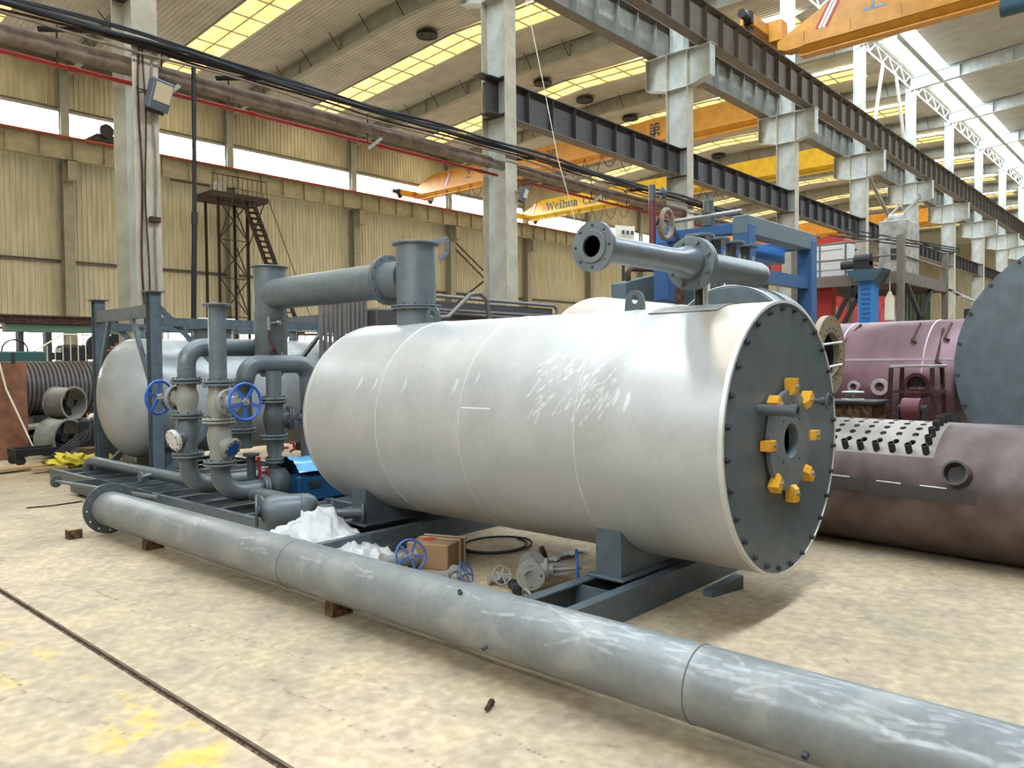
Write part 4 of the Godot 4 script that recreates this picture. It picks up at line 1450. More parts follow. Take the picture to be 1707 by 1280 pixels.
	g.cyl(Vector3(5.03, 2.53, -5.9), Vector3(5.03, 2.53, -8.42), 0.182, 40)
	wpart(d, "tube", g, M.grey_paint)
	for z in [-6.17, -6.2]:
		g = G.new()
		g.ring_holes(Vector3(5.03, 2.53, z), Vector3(0, 0, 1), 0.25, 0.18, 0.022, 12, 0.22, 0.009)
		wpart(d, "duct_flange", g, M.grey_paint)
	var sp := thing("standpipe", "wide grey flanged standpipe left of the boiler flue", "pipe", Vector3(5.03, 0.3, -8.42))
	g = G.new()
	g.lathe(Vector3(5.03, 1.55, -8.42), Vector3.UP, [[0.1, 0.0], [0.12, 0.0], [0.19, 0.12], [0.19, 1.3], [0.17, 1.3]], 40)
	wpart(sp, "shaft", g, M.grey_paint)
	g = G.new()
	g.flange(Vector3(5.03, 2.86, -8.42), Vector3.UP, 0.222, 0.15, 0.016, 40)
	wpart(sp, "top_flange", g, M.grey_paint)
	# small gauge siphon on the standpipe
	g = G.new()
	var Q := [Vector3(4.9, 1.72, -8.26)]
	for i in 15: Q.append(Vector3(4.95 + 0.045 * sin(i * TAU / 12), 1.84 - 0.045 * cos(i * TAU / 12), -8.24 + i * 0.002))
	Q.append(Vector3(4.9, 2.0, -8.24)); Q.append(Vector3(4.9, 2.16, -8.24))
	g.tube(Q, 0.012, 7)
	var si := wpart(sp, "gauge_siphon", g, M.maroon)
	g = G.new()
	g.cyl(Vector3(4.9, 2.1, -8.24), Vector3(4.9, 2.26, -8.24), 0.022, 10)
	g.cyl(Vector3(4.9, 2.18, -8.24), Vector3(5.0, 2.19, -8.2), 0.014, 8)
	g.cyl(Vector3(5.0, 2.19, -8.22), Vector3(5.02, 2.19, -8.19), 0.03, 10)
	wpart(si, "needle_valve", g, M.bolt_light)
	g = G.new()
	g.box(Vector3(4.87, 1.75, -8.27), Vector3(0.05, 0.09, 0.01), Basis(Vector3.UP, -0.5))
	wpart(sp, "name_plate", g, M.black_steel)

	# flanged header pipe on top of the boiler
	var h := thing("header_pipe", "grey flanged pipe lying across the top front of the boiler", "pipe", Vector3(4.9, 2.05, -2.73))
	var hy := 2.375
	var hz := -2.73
	g = G.new()
	g.lathe(Vector3(3.76, hy, hz), Vector3.RIGHT, [[0.062, 0.0], [0.062, 1.0]], 32)
	for i in g.n.size(): g.n[i] = -g.n[i]
	g.lathe(Vector3(3.76, hy, hz), Vector3.RIGHT, [[0.083, 0.0], [0.083, 0.86], [0.088, 0.98], [0.112, 1.06], [0.118, 1.14], [0.118, 1.16]], 32)
	wpart(h, "neck_pipe", g, M.grey_paint)
	g = G.new()
	g.ring_holes(Vector3(3.765, hy, hz), Vector3.RIGHT, 0.15, 0.066, 0.028, 8, 0.122, 0.0105)
	var ef := wpart(h, "end_flange", g, M.grey_paint)
	g = G.new()
	g.flange(Vector3(3.746, hy, hz), Vector3.RIGHT, 0.1, 0.064, 0.01, 32)
	wpart(ef, "raised_face", g, M.grey_paint)
	for x in [4.915, 4.95]:
		g = G.new()
		g.flange(Vector3(x, hy, hz), Vector3.RIGHT, 0.187, 0.06, 0.03, 40)
		wpart(h, "joint_flange", g, M.grey_paint)
	g = G.new()
	g.bolts(Vector3(4.932, hy, hz), Vector3.RIGHT, 0.152, 8, 0.02, 0.11)
	wpart(h, "joint_bolts", g, M.grey_paint).set_meta("kind", "stuff")
	g = G.new()
	g.lathe(Vector3(4.95, hy, hz), Vector3.RIGHT, [[0.1, 0.0], [0.102, 1.02], [0.096, 1.06], [0.07, 1.1], [0.0, 1.115]], 32)
	wpart(h, "tail_pipe", g, M.grey_paint)
	for x in [5.03, 5.13]:
		g = G.new()
		g.cyl(Vector3(x, 2.02, hz), Vector3(x, 2.3, hz), 0.028 if x < 5.1 else 0.018, 12)
		wpart(h, "support_leg", g, M.dark_steel if x < 5.1 else M.white_paint)
	g = G.new()
	g.box(Vector3(5.07, 2.075, hz), Vector3(0.2, 0.012, 0.08))
	wpart(h, "foot_plate", g, M.grey_frame)

# ---------------------------------------------------------------- valves
func handwheel(parent: Node3D, c: Vector3, ax: Vector3, r: float, spokes: int, m: Material, hub: Material) -> void:
	var g := G.new()
	var B := g.frame(ax)
	var P := []
	for i in 33: P.append(c + (B.x * cos(TAU * i / 32) + B.z * sin(TAU * i / 32)) * r)
	g.tube(P, r * 0.085, 10, false)
	for i in spokes:
		var a := TAU * (i + 0.25) / spokes
		var d := B.x * cos(a) + B.z * sin(a)
		g.bar(c + d * r * 0.15, c + d * r * 0.97, r * 0.16, r * 0.07, ax)
	var w := wpart(parent, "handwheel", g, m)
	g = G.new()
	g.cyl(c - B.y * r * 0.1, c + B.y * r * 0.12, r * 0.2, 16)
	wpart(w, "hub", g, hub)
	g = G.new()
	g.cyl(c + B.y * r * 0.1, c + B.y * r * 0.25, r * 0.09, 6)
	wpart(w, "stem_nut", g, M.flange_brown)

func joint(parent: Node3D, c: Vector3, ax: Vector3, r: float, m: Material) -> void:    # two bolted flanges with a gap
	var a := ax.normalized()
	for s in [-1, 1]:
		var g := G.new()
		g.flange(c + a * s * 0.017, a, r, 0.03, 0.024, 28)
		wpart(parent, "flange", g, m)
	var g := G.new()
	g.cyl(c - a * 0.006, c + a * 0.006, r * 0.78, 20)
	wpart(parent, "gasket", g, M.black_rubber)
	g = G.new()
	g.bolts(c, a, r * 0.8, 8, 0.012, 0.09)
	wpart(parent, "flange_bolts", g, M.grey_dark).set_meta("kind", "stuff")

func gate_valve(label: String, x: float, z: float, y0: float, y1: float, dirv: Vector3, reach: float, m: Material, wheel: Material, wr: float, group := "") -> Node3D:
	var o := thing("gate_valve", label, "valve", Vector3(x, y0, z), group)
	var c := Vector3(x, (y0 + y1) / 2, z)
	var h := (y1 - y0) / 2
	var g := G.new()
	g.lathe(Vector3(x, y0, z), Vector3.UP, [[0.1, 0.03], [0.1, h * 0.4], [0.118, h * 0.7], [0.125, h], [0.118, h * 1.3], [0.1, h * 1.6], [0.1, 2 * h - 0.03]], 28)
	wpart(o, "body", g, m)
	g = G.new()
	var d := dirv.normalized()
	g.cyl(c, c + d * 0.17, 0.1, 24)
	g.cyl(c + d * 0.2, c + d * (reach * 0.62), 0.075, 24, 0.05)
	wpart(o, "bonnet", g, m)
	for q in [0.165, 0.192]:
		g = G.new()
		g.flange(c + d * q, d, 0.138, 0.02, 0.024, 28)
		wpart(o, "bonnet_flange", g, m)
	g = G.new()
	g.bolts(c + d * 0.178, d, 0.115, 8, 0.011, 0.085)
	wpart(o, "bonnet_bolts", g, M.grey_dark).set_meta("kind", "stuff")
	g = G.new()
	var sd := d.cross(Vector3.UP).normalized()
	for s in [-1, 1]: g.bar(c + d * reach * 0.55 + sd * s * 0.05, c + d * (reach - 0.03) + sd * s * 0.035, 0.02, 0.03)
	g.cyl(c + d * reach * 0.5, c + d * (reach + 0.05), 0.014, 10)
	g.cyl(c + d * (reach - 0.06), c + d * (reach - 0.02), 0.045, 12)
	wpart(o, "yoke", g, m)
	handwheel(o, c + d * reach, d, wr, 5, wheel, m)
	return o

# ---------------------------------------------------------------- skid with tank, pumps and valves
func pump_skid() -> void:
	var g: G
	# storage tank lying across, domed end to the left
	var tk := thing("storage_tank", "pale grey domed horizontal tank inside the grey post frame", "tank", Vector3(6.4, 0.15, -11.85))
	g = G.new()
	var P := []
	for i in 13:
		var a := PI / 2 * i / 12.0
		P.append([0.88 * sin(a), 0.47 * (1.0 - cos(a))])
	P.append([0.88, 3.9])
	for i in range(11, -1, -1):
		var a := PI / 2 * i / 12.0
		P.append([0.88 * sin(a), 3.9 + 0.47 * cos(a)])
	g.lathe(Vector3(4.38, 1.22, -11.85), Vector3.RIGHT, P, 72)
	wpart(tk, "vessel", g, M.tank_paint)
	g = G.new()
	g.cyl(Vector3(6.05, 2.05, -11.85), Vector3(6.05, 2.28, -11.85), 0.3, 32)
	var mh := wpart(tk, "manhole", g, M.grey_paint)
	for y in [2.27, 2.30]:
		g = G.new()
		g.flange(Vector3(6.05, y, -11.85), Vector3.UP, 0.4, 0.0, 0.022, 36)
		wpart(mh, "manhole_cover", g, M.grey_paint)
	g = G.new()
	g.bolts(Vector3(6.05, 2.285, -11.85), Vector3.UP, 0.36, 14, 0.014, 0.1)
	wpart(mh, "cover_bolts", g, M.grey_dark).set_meta("kind", "stuff")
	g = G.new()
	for s in [-1, 1]: g.tube([Vector3(6.05 + s * 0.05, 2.31, -11.7), Vector3(6.05 + s * 0.05, 2.42, -11.7), Vector3(6.05 + s * 0.3, 2.42, -11.7), Vector3(6.05 + s * 0.3, 2.31, -11.7)], 0.014, 8)
	wpart(mh, "cover_handle", g, M.white_paint)
	for q in [[6.95, 0.09], [7.5, 0.07], [4.95, 0.035], [5.2, 0.03]]:
		g = G.new()
		g.cyl(Vector3(q[0], 2.05, -11.85), Vector3(q[0], 2.27, -11.85), q[1], 18)
		g.flange(Vector3(q[0], 2.27, -11.85), Vector3.UP, q[1] * 1.7, 0.0, 0.02, 24)
		wpart(tk, "nozzle", g, M.grey_paint)
	for x in [5.1, 7.9]:
		g = G.new()
		g.prism(PackedVector2Array([Vector2(-0.5, 0.0), Vector2(0.5, 0.0), Vector2(0.5, 0.4), Vector2(0.3, 0.28), Vector2(0, 0.235), Vector2(-0.3, 0.28), Vector2(-0.5, 0.4)]), Vector3(x, 0.14, -11.85), Vector3(0, 0, 1), Vector3.UP, 0.14)
		wpart(tk, "saddle", g, M.grey_dark)

	# steel frame round the tank
	var fr := thing("tank_frame", "grey welded steel frame of posts and braces around the domed tank", "frame", Vector3(6.2, 0.1, -11.8))
	for q in [[4.69, -10.85], [4.69, -12.8], [7.75, -10.85], [7.75, -12.8]]:
		g = G.new()
		g.hbeam(Vector3(q[0], 0.1, q[1]), Vector3(q[0], 2.7, q[1]), 0.15, 0.15, 0.012, 0.01, Vector3(0, 0, 1))
		var ps := wpart(fr, "post", g, M.grey_frame)
		g = G.new()
		g.box(Vector3(q[0], 2.71, q[1]), Vector3(0.24, 0.016, 0.24), Basis.IDENTITY, 0.003)
		wpart(ps, "cap_plate", g, M.grey_frame)
	for x in [4.69, 7.75]:
		g = G.new()
		g.channel(Vector3(x - 0.02, 2.45, -10.93), Vector3(x - 0.02, 2.45, -12.72), 0.08, 0.17, 0.012, Vector3(1, 0, 0))
		wpart(fr, "top_beam", g, M.grey_paint)
		for s in [0, 1]:
			g = G.new()
			var zc := -11.5 if s == 0 else -12.3
			var ze := -10.95 if s == 0 else -12.74
			g.angle(Vector3(x - 0.06, 2.4, zc), Vector3(x - 0.06, 1.5, ze), 0.075, 0.012, Vector3.LEFT)
			wpart(fr, "brace", g, M.grey_frame)
	for z in [-10.85, -12.8]:
		g = G.new()
		g.angle(Vector3(4.77, 2.55, z), Vector3(5.6, 1.7, z), 0.08, 0.012)
		wpart(fr, "brace", g, M.grey_frame)
		g = G.new()
		g.angle(Vector3(7.67, 2.55, z), Vector3(6.9, 1.7, z), 0.08, 0.012)
		wpart(fr, "brace", g, M.grey_frame)
		g = G.new()
		g.angle(Vector3(4.77, 0.16, z), Vector3(5.75, 1.15, z), 0.09, 0.012)
		wpart(fr, "brace", g, M.grey_frame)
		g = G.new()
		g.bar(Vector3(4.77, 2.3, z), Vector3(7.67, 2.3, z), 0.08, 0.12)
		wpart(fr, "top_rail", g, M.grey_frame)

	# base of the skid
	var sk := thing("pump_skid", "grey channel-steel skid base with cross bars under the pumps", "skid", Vector3(5.3, 0, -9.8))
	for x in [4.08, 5.2, 6.6]:
		g = G.new()
		g.channel(Vector3(x, 0.08, -13.1), Vector3(x, 0.08, -6.3), 0.06, 0.14, 0.01, Vector3(1, 0, 0))
		wpart(sk, "rail", g, M.grey_frame)
	for i in 13:
		g = G.new()
		var z := -12.9 + i * 0.54
		g.angle(Vector3(4.1, 0.125, z), Vector3(6.6, 0.125, z), 0.06, 0.01)
		wpart(sk, "cross_bar", g, M.grey_paint)
	g = G.new()
	g.box(Vector3(5.36, 0.018, -9.6), Vector3(2.45, 0.012, 6.4))  # plain black sheet laid between the skid rails
	wpart(sk, "oil_pan", g, M.black_steel)
	g = G.new()
	g.cyl(Vector3(4.46, 0.27, -12.5), Vector3(4.46, 0.27, -6.9), 0.075, 24)
	var lp := thing("skid_pipe", "long grey pipe lying on the near edge of the skid", "pipe", Vector3(4.46, 0.16, -9.6))
	wpart(lp, "tube", g, M.grey_paint)
	g = G.new()
	g.tube([Vector3(4.46, 0.27, -12.45), Vector3(4.44, 0.26, -12.54), Vector3(4.42, 0.2, -12.6), Vector3(4.42, 0.08, -12.6)], 0.074, 16)
	wpart(lp, "end_bend", g, M.grey_paint)
	for z in [-10.35, -7.4]:
		g = G.new()
		g.cyl(Vector3(4.46, 0.27, z), Vector3(4.28, 0.25, z), 0.03, 14)
		g.flange(Vector3(4.26, 0.25, z), Vector3.RIGHT, 0.075, 0.0, 0.022, 20)
		wpart(lp, "branch_stub", g, M.grey_paint)

	# line A: overhead bend, gate valve, check valve, bend to the pump
	var ax := 4.07
	var az := -8.6
	var la := thing("pipe_bend", "grey pipe bending from the tank side down to the left gate valve", "pipe", Vector3(ax, 1.55, az))
	g = G.new()
	g.tube([Vector3(ax, 1.54, az), Vector3(ax, 1.66, az)] + arc(Vector3(ax + 0.2, 1.7, az), Vector3.LEFT, Vector3.UP, 0.2, 10) + [Vector3(5.0, 1.9, az)], 0.102, 24)
	wpart(la, "tube", g, M.grey_paint)
	g = G.new()
	g.lathe(Vector3(ax, 1.66, az), Vector3.UP, [[0.1, -0.006], [0.107, 0.0], [0.1, 0.006]], 24)
	wpart(la, "weld_bead", g, M.grey_paint)
	joint(la, Vector3(ax, 1.52, az), Vector3.UP, 0.172, M.grey_paint)
	var va := gate_valve("cast gate valve on the left pipe, its blue handwheel turned to the back", ax, az, 1.13, 1.52, Vector3(-0.35, 0.02, -1), 0.42, M.cast_grey, M.blue_wheel, 0.19, "gate valves of the skid")
	joint(va, Vector3(ax, 1.13, az), Vector3.UP, 0.172, M.grey_paint)
	var ca := check_valve("grey check valve low on the left pipe with a pale side lid", ax, az, 0.69, 1.13, Vector3(-0.8, -0.25, 0.1), false)
	joint(ca, Vector3(ax, 0.69, az), Vector3.UP, 0.172, M.grey_paint)
	var ba := thing("lower_bend", "grey bend under the left check valve", "pipe", Vector3(ax, 0.2, az), "lower bends of the skid")
	g = G.new()
	g.tube([Vector3(ax, 0.67, az), Vector3(ax, 0.58, az)] + arc(Vector3(ax + 0.24, 0.56, az), Vector3.LEFT, Vector3.DOWN, 0.24, 10) + [Vector3(5.2, 0.32, az)], 0.1, 24)
	wpart(ba, "tube", g, M.grey_paint)

	# line B: standpipe, gate valve with wheel to the front, check valve with blue lid
	var bx := 4.12
	var bz := -7.97
	var lb := thing("flanged_riser", "upright grey pipe with a flat top flange beside the blue handwheel", "pipe", Vector3(bx, 1.5, bz))
	g = G.new()
	g.cyl(Vector3(bx, 1.5, bz), Vector3(bx, 2.34, bz), 0.092, 28)
	wpart(lb, "tube", g, M.grey_paint)
	g = G.new()
	g.flange(Vector3(bx, 2.345, bz), Vector3.UP, 0.155, 0.07, 0.02, 32)
	wpart(lb, "top_flange", g, M.grey_paint)
	joint(lb, Vector3(bx, 1.5, bz), Vector3.UP, 0.168, M.grey_paint)
	var vb := gate_valve("cast gate valve with a large blue handwheel facing the camera", bx, bz, 1.1, 1.5, Vector3(0.12, 0.02, 1), 0.46, M.cast_grey, M.blue_wheel, 0.19, "gate valves of the skid")
	joint(vb, Vector3(bx, 1.1, bz), Vector3.UP, 0.172, M.cast_grey)
	var cb := check_valve("cast check valve with a bright blue round lid", bx, bz, 0.64, 1.1, Vector3(0.35, -0.5, 0.9), true)
	joint(cb, Vector3(bx, 0.64, bz), Vector3.UP, 0.172, M.grey_paint)
	var bb := thing("lower_bend", "grey bend from the blue-lidded check valve to the pump flange", "pipe", Vector3(bx, 0.2, bz), "lower bends of the skid")
	g = G.new()
	g.tube([Vector3(bx, 0.62, bz), Vector3(bx, 0.55, bz)] + arc(Vector3(bx + 0.26, 0.56, bz), Vector3.LEFT, Vector3.DOWN, 0.26, 10) + [Vector3(4.6, 0.3, bz)], 0.105, 24)
	wpart(bb, "tube", g, M.grey_paint)
	joint(bb, Vector3(4.62, 0.3, bz), Vector3.RIGHT, 0.16, M.grey_paint)

	# inverted U pipe
	var iu := thing("u_pipe", "grey pipe shaped like an upside-down U in front of the standpipe", "pipe", Vector3(4.9, 0.4, -8.08))
	g = G.new()
	g.tube([Vector3(4.52, 0.75, -8.2), Vector3(4.52, 1.5, -8.2)] + arc(Vector3(4.69, 1.53, -8.12), Vector3.LEFT, Vector3.UP, 0.17, 9) + arc(Vector3(5.13, 1.53, -8.05), Vector3.UP, Vector3.RIGHT, 0.17, 9) + [Vector3(5.3, 1.4, -8.05), Vector3(5.3, 0.5, -8.05)], 0.106, 24)
	wpart(iu, "tube", g, M.grey_paint)
	for y in [1.3, 1.1]:
		g = G.new()
		g.lathe(Vector3(5.3, y, -8.05), Vector3.UP, [[0.1, -0.006], [0.112, 0.0], [0.1, 0.006]], 24)
		wpart(iu, "weld_bead", g, M.grey_paint)
	joint(iu, Vector3(4.52, 0.95, -8.2), Vector3.UP, 0.15, M.grey_paint)
	g = G.new()
	g.cyl(Vector3(4.98, 1.7, -8.1), Vector3(4.98, 1.84, -8.1), 0.014, 8)
	wpart(iu, "vent_plug", g, M.bolt_light)

	# line C above the pump
	var cx := 4.79
	var cz := -7.98
	var lc := thing("suction_pipe", "grey suction pipe dropping to the pump behind the front handwheel", "pipe", Vector3(cx, 1.3, cz))
	g = G.new()
	g.cyl(Vector3(cx, 1.28, cz), Vector3(cx, 1.62, cz), 0.085, 24)
	wpart(lc, "tube", g, M.grey_paint)
	joint(lc, Vector3(cx, 1.29, cz), Vector3.UP, 0.15, M.grey_paint)
	var vc := gate_valve("dark grey gate valve above the pump with a dull side handwheel", cx, cz, 0.87, 1.29, Vector3(1, 0.0, 0.35), 0.33, M.grey_dark, M.grey_dark, 0.11, "gate valves of the skid")
	joint(vc, Vector3(cx, 0.87, cz), Vector3.UP, 0.15, M.grey_paint)
	var st := thing("strainer_spool", "short grey spool with a small red drain cock above the pump", "pipe", Vector3(cx, 0.6, cz))
	g = G.new()
	g.lathe(Vector3(cx, 0.6, cz), Vector3.UP, [[0.075, 0.0], [0.075, 0.06], [0.09, 0.12], [0.09, 0.27]], 24)
	wpart(st, "body", g, M.grey_paint)
	joint(st, Vector3(cx, 0.6, cz), Vector3.UP, 0.11, M.grey_paint)
	g = G.new()
	g.cyl(Vector3(cx + 0.07, 0.74, cz + 0.06), Vector3(cx + 0.12, 0.74, cz + 0.1), 0.014, 8)
	g.tube([Vector3(cx + 0.13, 0.8, cz + 0.1), Vector3(cx + 0.17, 0.79, cz + 0.12), Vector3(cx + 0.18, 0.72, cz + 0.12), Vector3(cx + 0.13, 0.69, cz + 0.1)], 0.017, 8)
	wpart(st, "drain_cock", g, M.red_valve)
	# red lever valve in the gap
	var rl := thing("lever_valve", "small valve with a curled red lever between the two check valves and pump", "valve", Vector3(4.55, 0.5, -8.05))
	g = G.new()
	g.cyl(Vector3(4.55, 0.42, -8.08), Vector3(4.55, 0.68, -8.08), 0.05, 14)
	g.flange(Vector3(4.55, 0.68, -8.08), Vector3.UP, 0.09, 0.0, 0.03, 20)
	wpart(rl, "body", g, M.grey_dark)
	g = G.new()
	g.tube([Vector3(4.58, 0.66, -7.98), Vector3(4.59, 0.5, -7.97), Vector3(4.6, 0.38, -7.97), Vector3(4.64, 0.36, -7.96), Vector3(4.67, 0.42, -7.95), Vector3(4.66, 0.5, -7.95), Vector3(4.62, 0.48, -7.95)], 0.02, 8)
	wpart(rl, "lever", g, M.red_valve)

	# pump and wrapped motor
	var pu := thing("pump", "dark grey centrifugal pump at the foot of the skid pipes", "pump", Vector3(4.95, 0.12, -7.98))
	g = G.new()
	g.lathe(Vector3(4.64, 0.32, -7.98), Vector3.RIGHT, [[0.08, 0.0], [0.13, 0.03], [0.2, 0.08], [0.21, 0.16], [0.2, 0.24], [0.12, 0.3], [0.1, 0.42]], 32)
	wpart(pu, "volute", g, M.grey_dark)
	g = G.new()
	g.cyl(Vector3(cx, 0.42, cz), Vector3(cx, 0.6, cz), 0.075, 20)
	wpart(pu, "outlet", g, M.grey_dark)
	g = G.new()
	g.box(Vector3(4.86, 0.16, -7.98), Vector3(0.3, 0.08, 0.34), Basis.IDENTITY, 0.01)
	wpart(pu, "foot", g, M.grey_dark)
	var mo := thing("pump_motor", "blue pump motor loosely wrapped in shiny blue plastic film", "motor", Vector3(5.75, 0.12, -7.8))
	g = G.new()
	g.cyl(Vector3(5.05, 0.36, -7.95), Vector3(6.0, 0.36, -7.95), 0.2, 28)
	for i in 14:
		var a := TAU * i / 14.0
		g.box(Vector3(5.6, 0.36 + 0.21 * cos(a), -7.95 + 0.21 * sin(a)), Vector3(0.7, 0.035, 0.008), Basis(Vector3.RIGHT, a))
	wpart(mo, "motor_frame", g, M.blue_motor)
	g = G.new()
	g.box(Vector3(5.32, 0.29, -7.68), Vector3(0.96, 0.32, 0.2), Basis.IDENTITY, 0.03)
	wpart(mo, "guard_box", g, M.blue_motor)
	g = G.new()
	g.box(Vector3(5.06, 0.33, -7.578), Vector3(0.17, 0.08, 0.01))
	g.box(Vector3(5.06, 0.33, -7.572), Vector3(0.12, 0.04, 0.01))
	wpart(mo, "rating_plate", g, M.bolt)
	g = G.new()
	var rng := RandomNumberGenerator.new()
	rng.seed = 9
	var PP := []
	var nz := FastNoiseLite.new()
	nz.seed = 77
	nz.frequency = 1.0
	for i in 23:
		var row := []
		for j in 29:
			var a := lerpf(-1.5, 1.05, i / 22.0)
			var x := lerpf(4.84, 6.1, j / 28.0)
			var rr := 0.3 + 0.02 * nz.get_noise_2d(x * 3.0 + a * 1.5, a * 6.0) + 0.022 * nz.get_noise_2d(x * 2.0, a * 22.0)
			row.append(Vector3(x, 0.34 + rr * cos(a) * 1.0 - 0.05 * (x - 4.84), -7.82 + rr * sin(a)))
		PP.append(row)
	PP.reverse()
	g.sheet(PP)
	wpart(mo, "film_wrap", g, M.blue_wrap)

	# tray and thin flanged pipe left of the skid
	var tr := thing("drip_tray", "shallow black steel tray lying left of the skid", "tray", Vector3(3.87, 0, -10.35))
	g = G.new()
	g.box(Vector3(3.87, 0.06, -10.35), Vector3(0.32, 0.012, 1.7))
	for s in [-1, 1]:
		g.bar(Vector3(3.87 + s * 0.16, 0.11, -11.2), Vector3(3.87 + s * 0.16, 0.11, -9.5), 0.012, 0.13)
		g.box(Vector3(3.87, 0.11, -10.35 + s * 0.85), Vector3(0.33, 0.13, 0.012))
	wpart(tr, "pan", g, M.grey_dark)
	g = G.new()
	for q in [[3.76, -11.0], [3.98, -11.0], [3.76, -9.7], [3.98, -9.7]]: g.box(Vector3(q[0], 0.027, q[1]), Vector3(0.06, 0.054, 0.06))
	wpart(tr, "feet", g, M.grey_dark).set_meta("kind", "stuff")
	g = G.new()
	var hx := []
	for i in 7: hx.append(Vector3(3.88 + 0.09 * cos(i * TAU / 6), 0.075, -10.5 + 0.12 * sin(i * TAU / 6)))
	g.tube(hx, 0.012, 6)
	wpart(tr, "wire_ring", g, M.white_paint)
	var tp := thing("flanged_rod", "thin pale pipe with a round end flange resting on the tray", "pipe", Vector3(3.6, 0.15, -10.2))
	g = G.new()
	g.cyl(Vector3(3.42, 0.25, -10.8), Vector3(3.85, 0.2, -8.9), 0.022, 12)
	wpart(tp, "tube", g, M.grey_paint)
	g = G.new()
	g.ring_holes(Vector3(3.415, 0.25, -10.82), Vector3(0.43, -0.05, 1.9), 0.075, 0.018, 0.016, 4, 0.052, 0.009)
	wpart(tp, "flange", g, M.grey_dark)
	# small receiver vessel lying beside the skid
	var rv := thing("receiver_vessel", "small grey capsule vessel with round flanges lying by the skid", "vessel", Vector3(4.1, 0.1, -6.6))
	var d := Vector3(0.85, 0.0, 0.53).normalized()
	var o := Vector3(3.86, 0.3, -6.75)
	g = G.new()
	g.lathe(o, d, [[0.05, 0.0], [0.055, 0.02], [0.1, 0.04], [0.14, 0.1], [0.15, 0.16], [0.15, 0.4], [0.145, 0.47], [0.115, 0.53], [0.06, 0.56], [0.028, 0.57], [0.028, 0.68]], 32)
	wpart(rv, "shell", g, M.grey_paint)
	g = G.new()
	g.ring_holes(o - d * 0.01, d, 0.155, 0.03, 0.022, 8, 0.13, 0.008)
	wpart(rv, "end_flange", g, M.grey_dark)
	g = G.new()
	g.ring_holes(o + d * 0.69, d, 0.09, 0.026, 0.02, 4, 0.066, 0.009)
	wpart(rv, "end_flange", g, M.grey_paint)
	g = G.new()
	g.lathe(o, d, [[0.15, 0.395], [0.154, 0.4], [0.15, 0.405]], 32)
	wpart(rv, "weld_bead", g, M.grey_paint)
	var sf := thing("flanged_stub", "short grey pipe stub with a flange facing right beside the white sack", "pipe", Vector3(4.3, 0.1, -5.95))
	g = G.new()
	g.cyl(Vector3(4.13, 0.32, -6.05), Vector3(4.4, 0.32, -5.86), 0.045, 16)
	wpart(sf, "tube", g, M.grey_paint)
	g = G.new()
	g.ring_holes(Vector3(4.41, 0.32, -5.853), Vector3(0.27, 0, 0.19), 0.1, 0.04, 0.02, 4, 0.075, 0.009)
	wpart(sf, "flange", g, M.grey_paint)

func check_valve(label: String, x: float, z: float, y0: float, y1: float, dirv: Vector3, blue: bool) -> Node3D:
	var o := thing("check_valve", label, "valve", Vector3(x, y0, z), "check valves of the skid")
	var h := y1 - y0
	var g := G.new()
	var m: Material = M.cast_grey if blue else M.grey_paint
	g.lathe(Vector3(x, y0, z), Vector3.UP, [[0.1, 0.03], [0.1, h * 0.25], [0.122, h * 0.5], [0.13, h * 0.65], [0.11, h * 0.85], [0.1, h - 0.03]], 28)
	wpart(o, "body", g, m)
	var d := dirv.normalized()
	var c := Vector3(x, y0 + h * 0.52, z)
	g = G.new()
	g.cyl(c, c + d * 0.17, 0.1, 26, 0.095)
	wpart(o, "neck", g, m)
	for q in [0.165, 0.187]:
		g = G.new()
		g.flange(c + d * q, d, 0.122, 0.0, 0.02, 28)
		wpart(o, "lid_flange", g, m if blue else M.white_paint)
	g = G.new()
	g.bolts(c + d * 0.178, d, 0.104, 8, 0.01, 0.07)
	wpart(o, "lid_bolts", g, M.bolt_light).set_meta("kind", "stuff")
	g = G.new()
	g.cyl(c + d * 0.195, c + d * 0.203, 0.082, 28)
	wpart(o, "lid", g, M.blue_wheel if blue else M.white_paint)
	return o

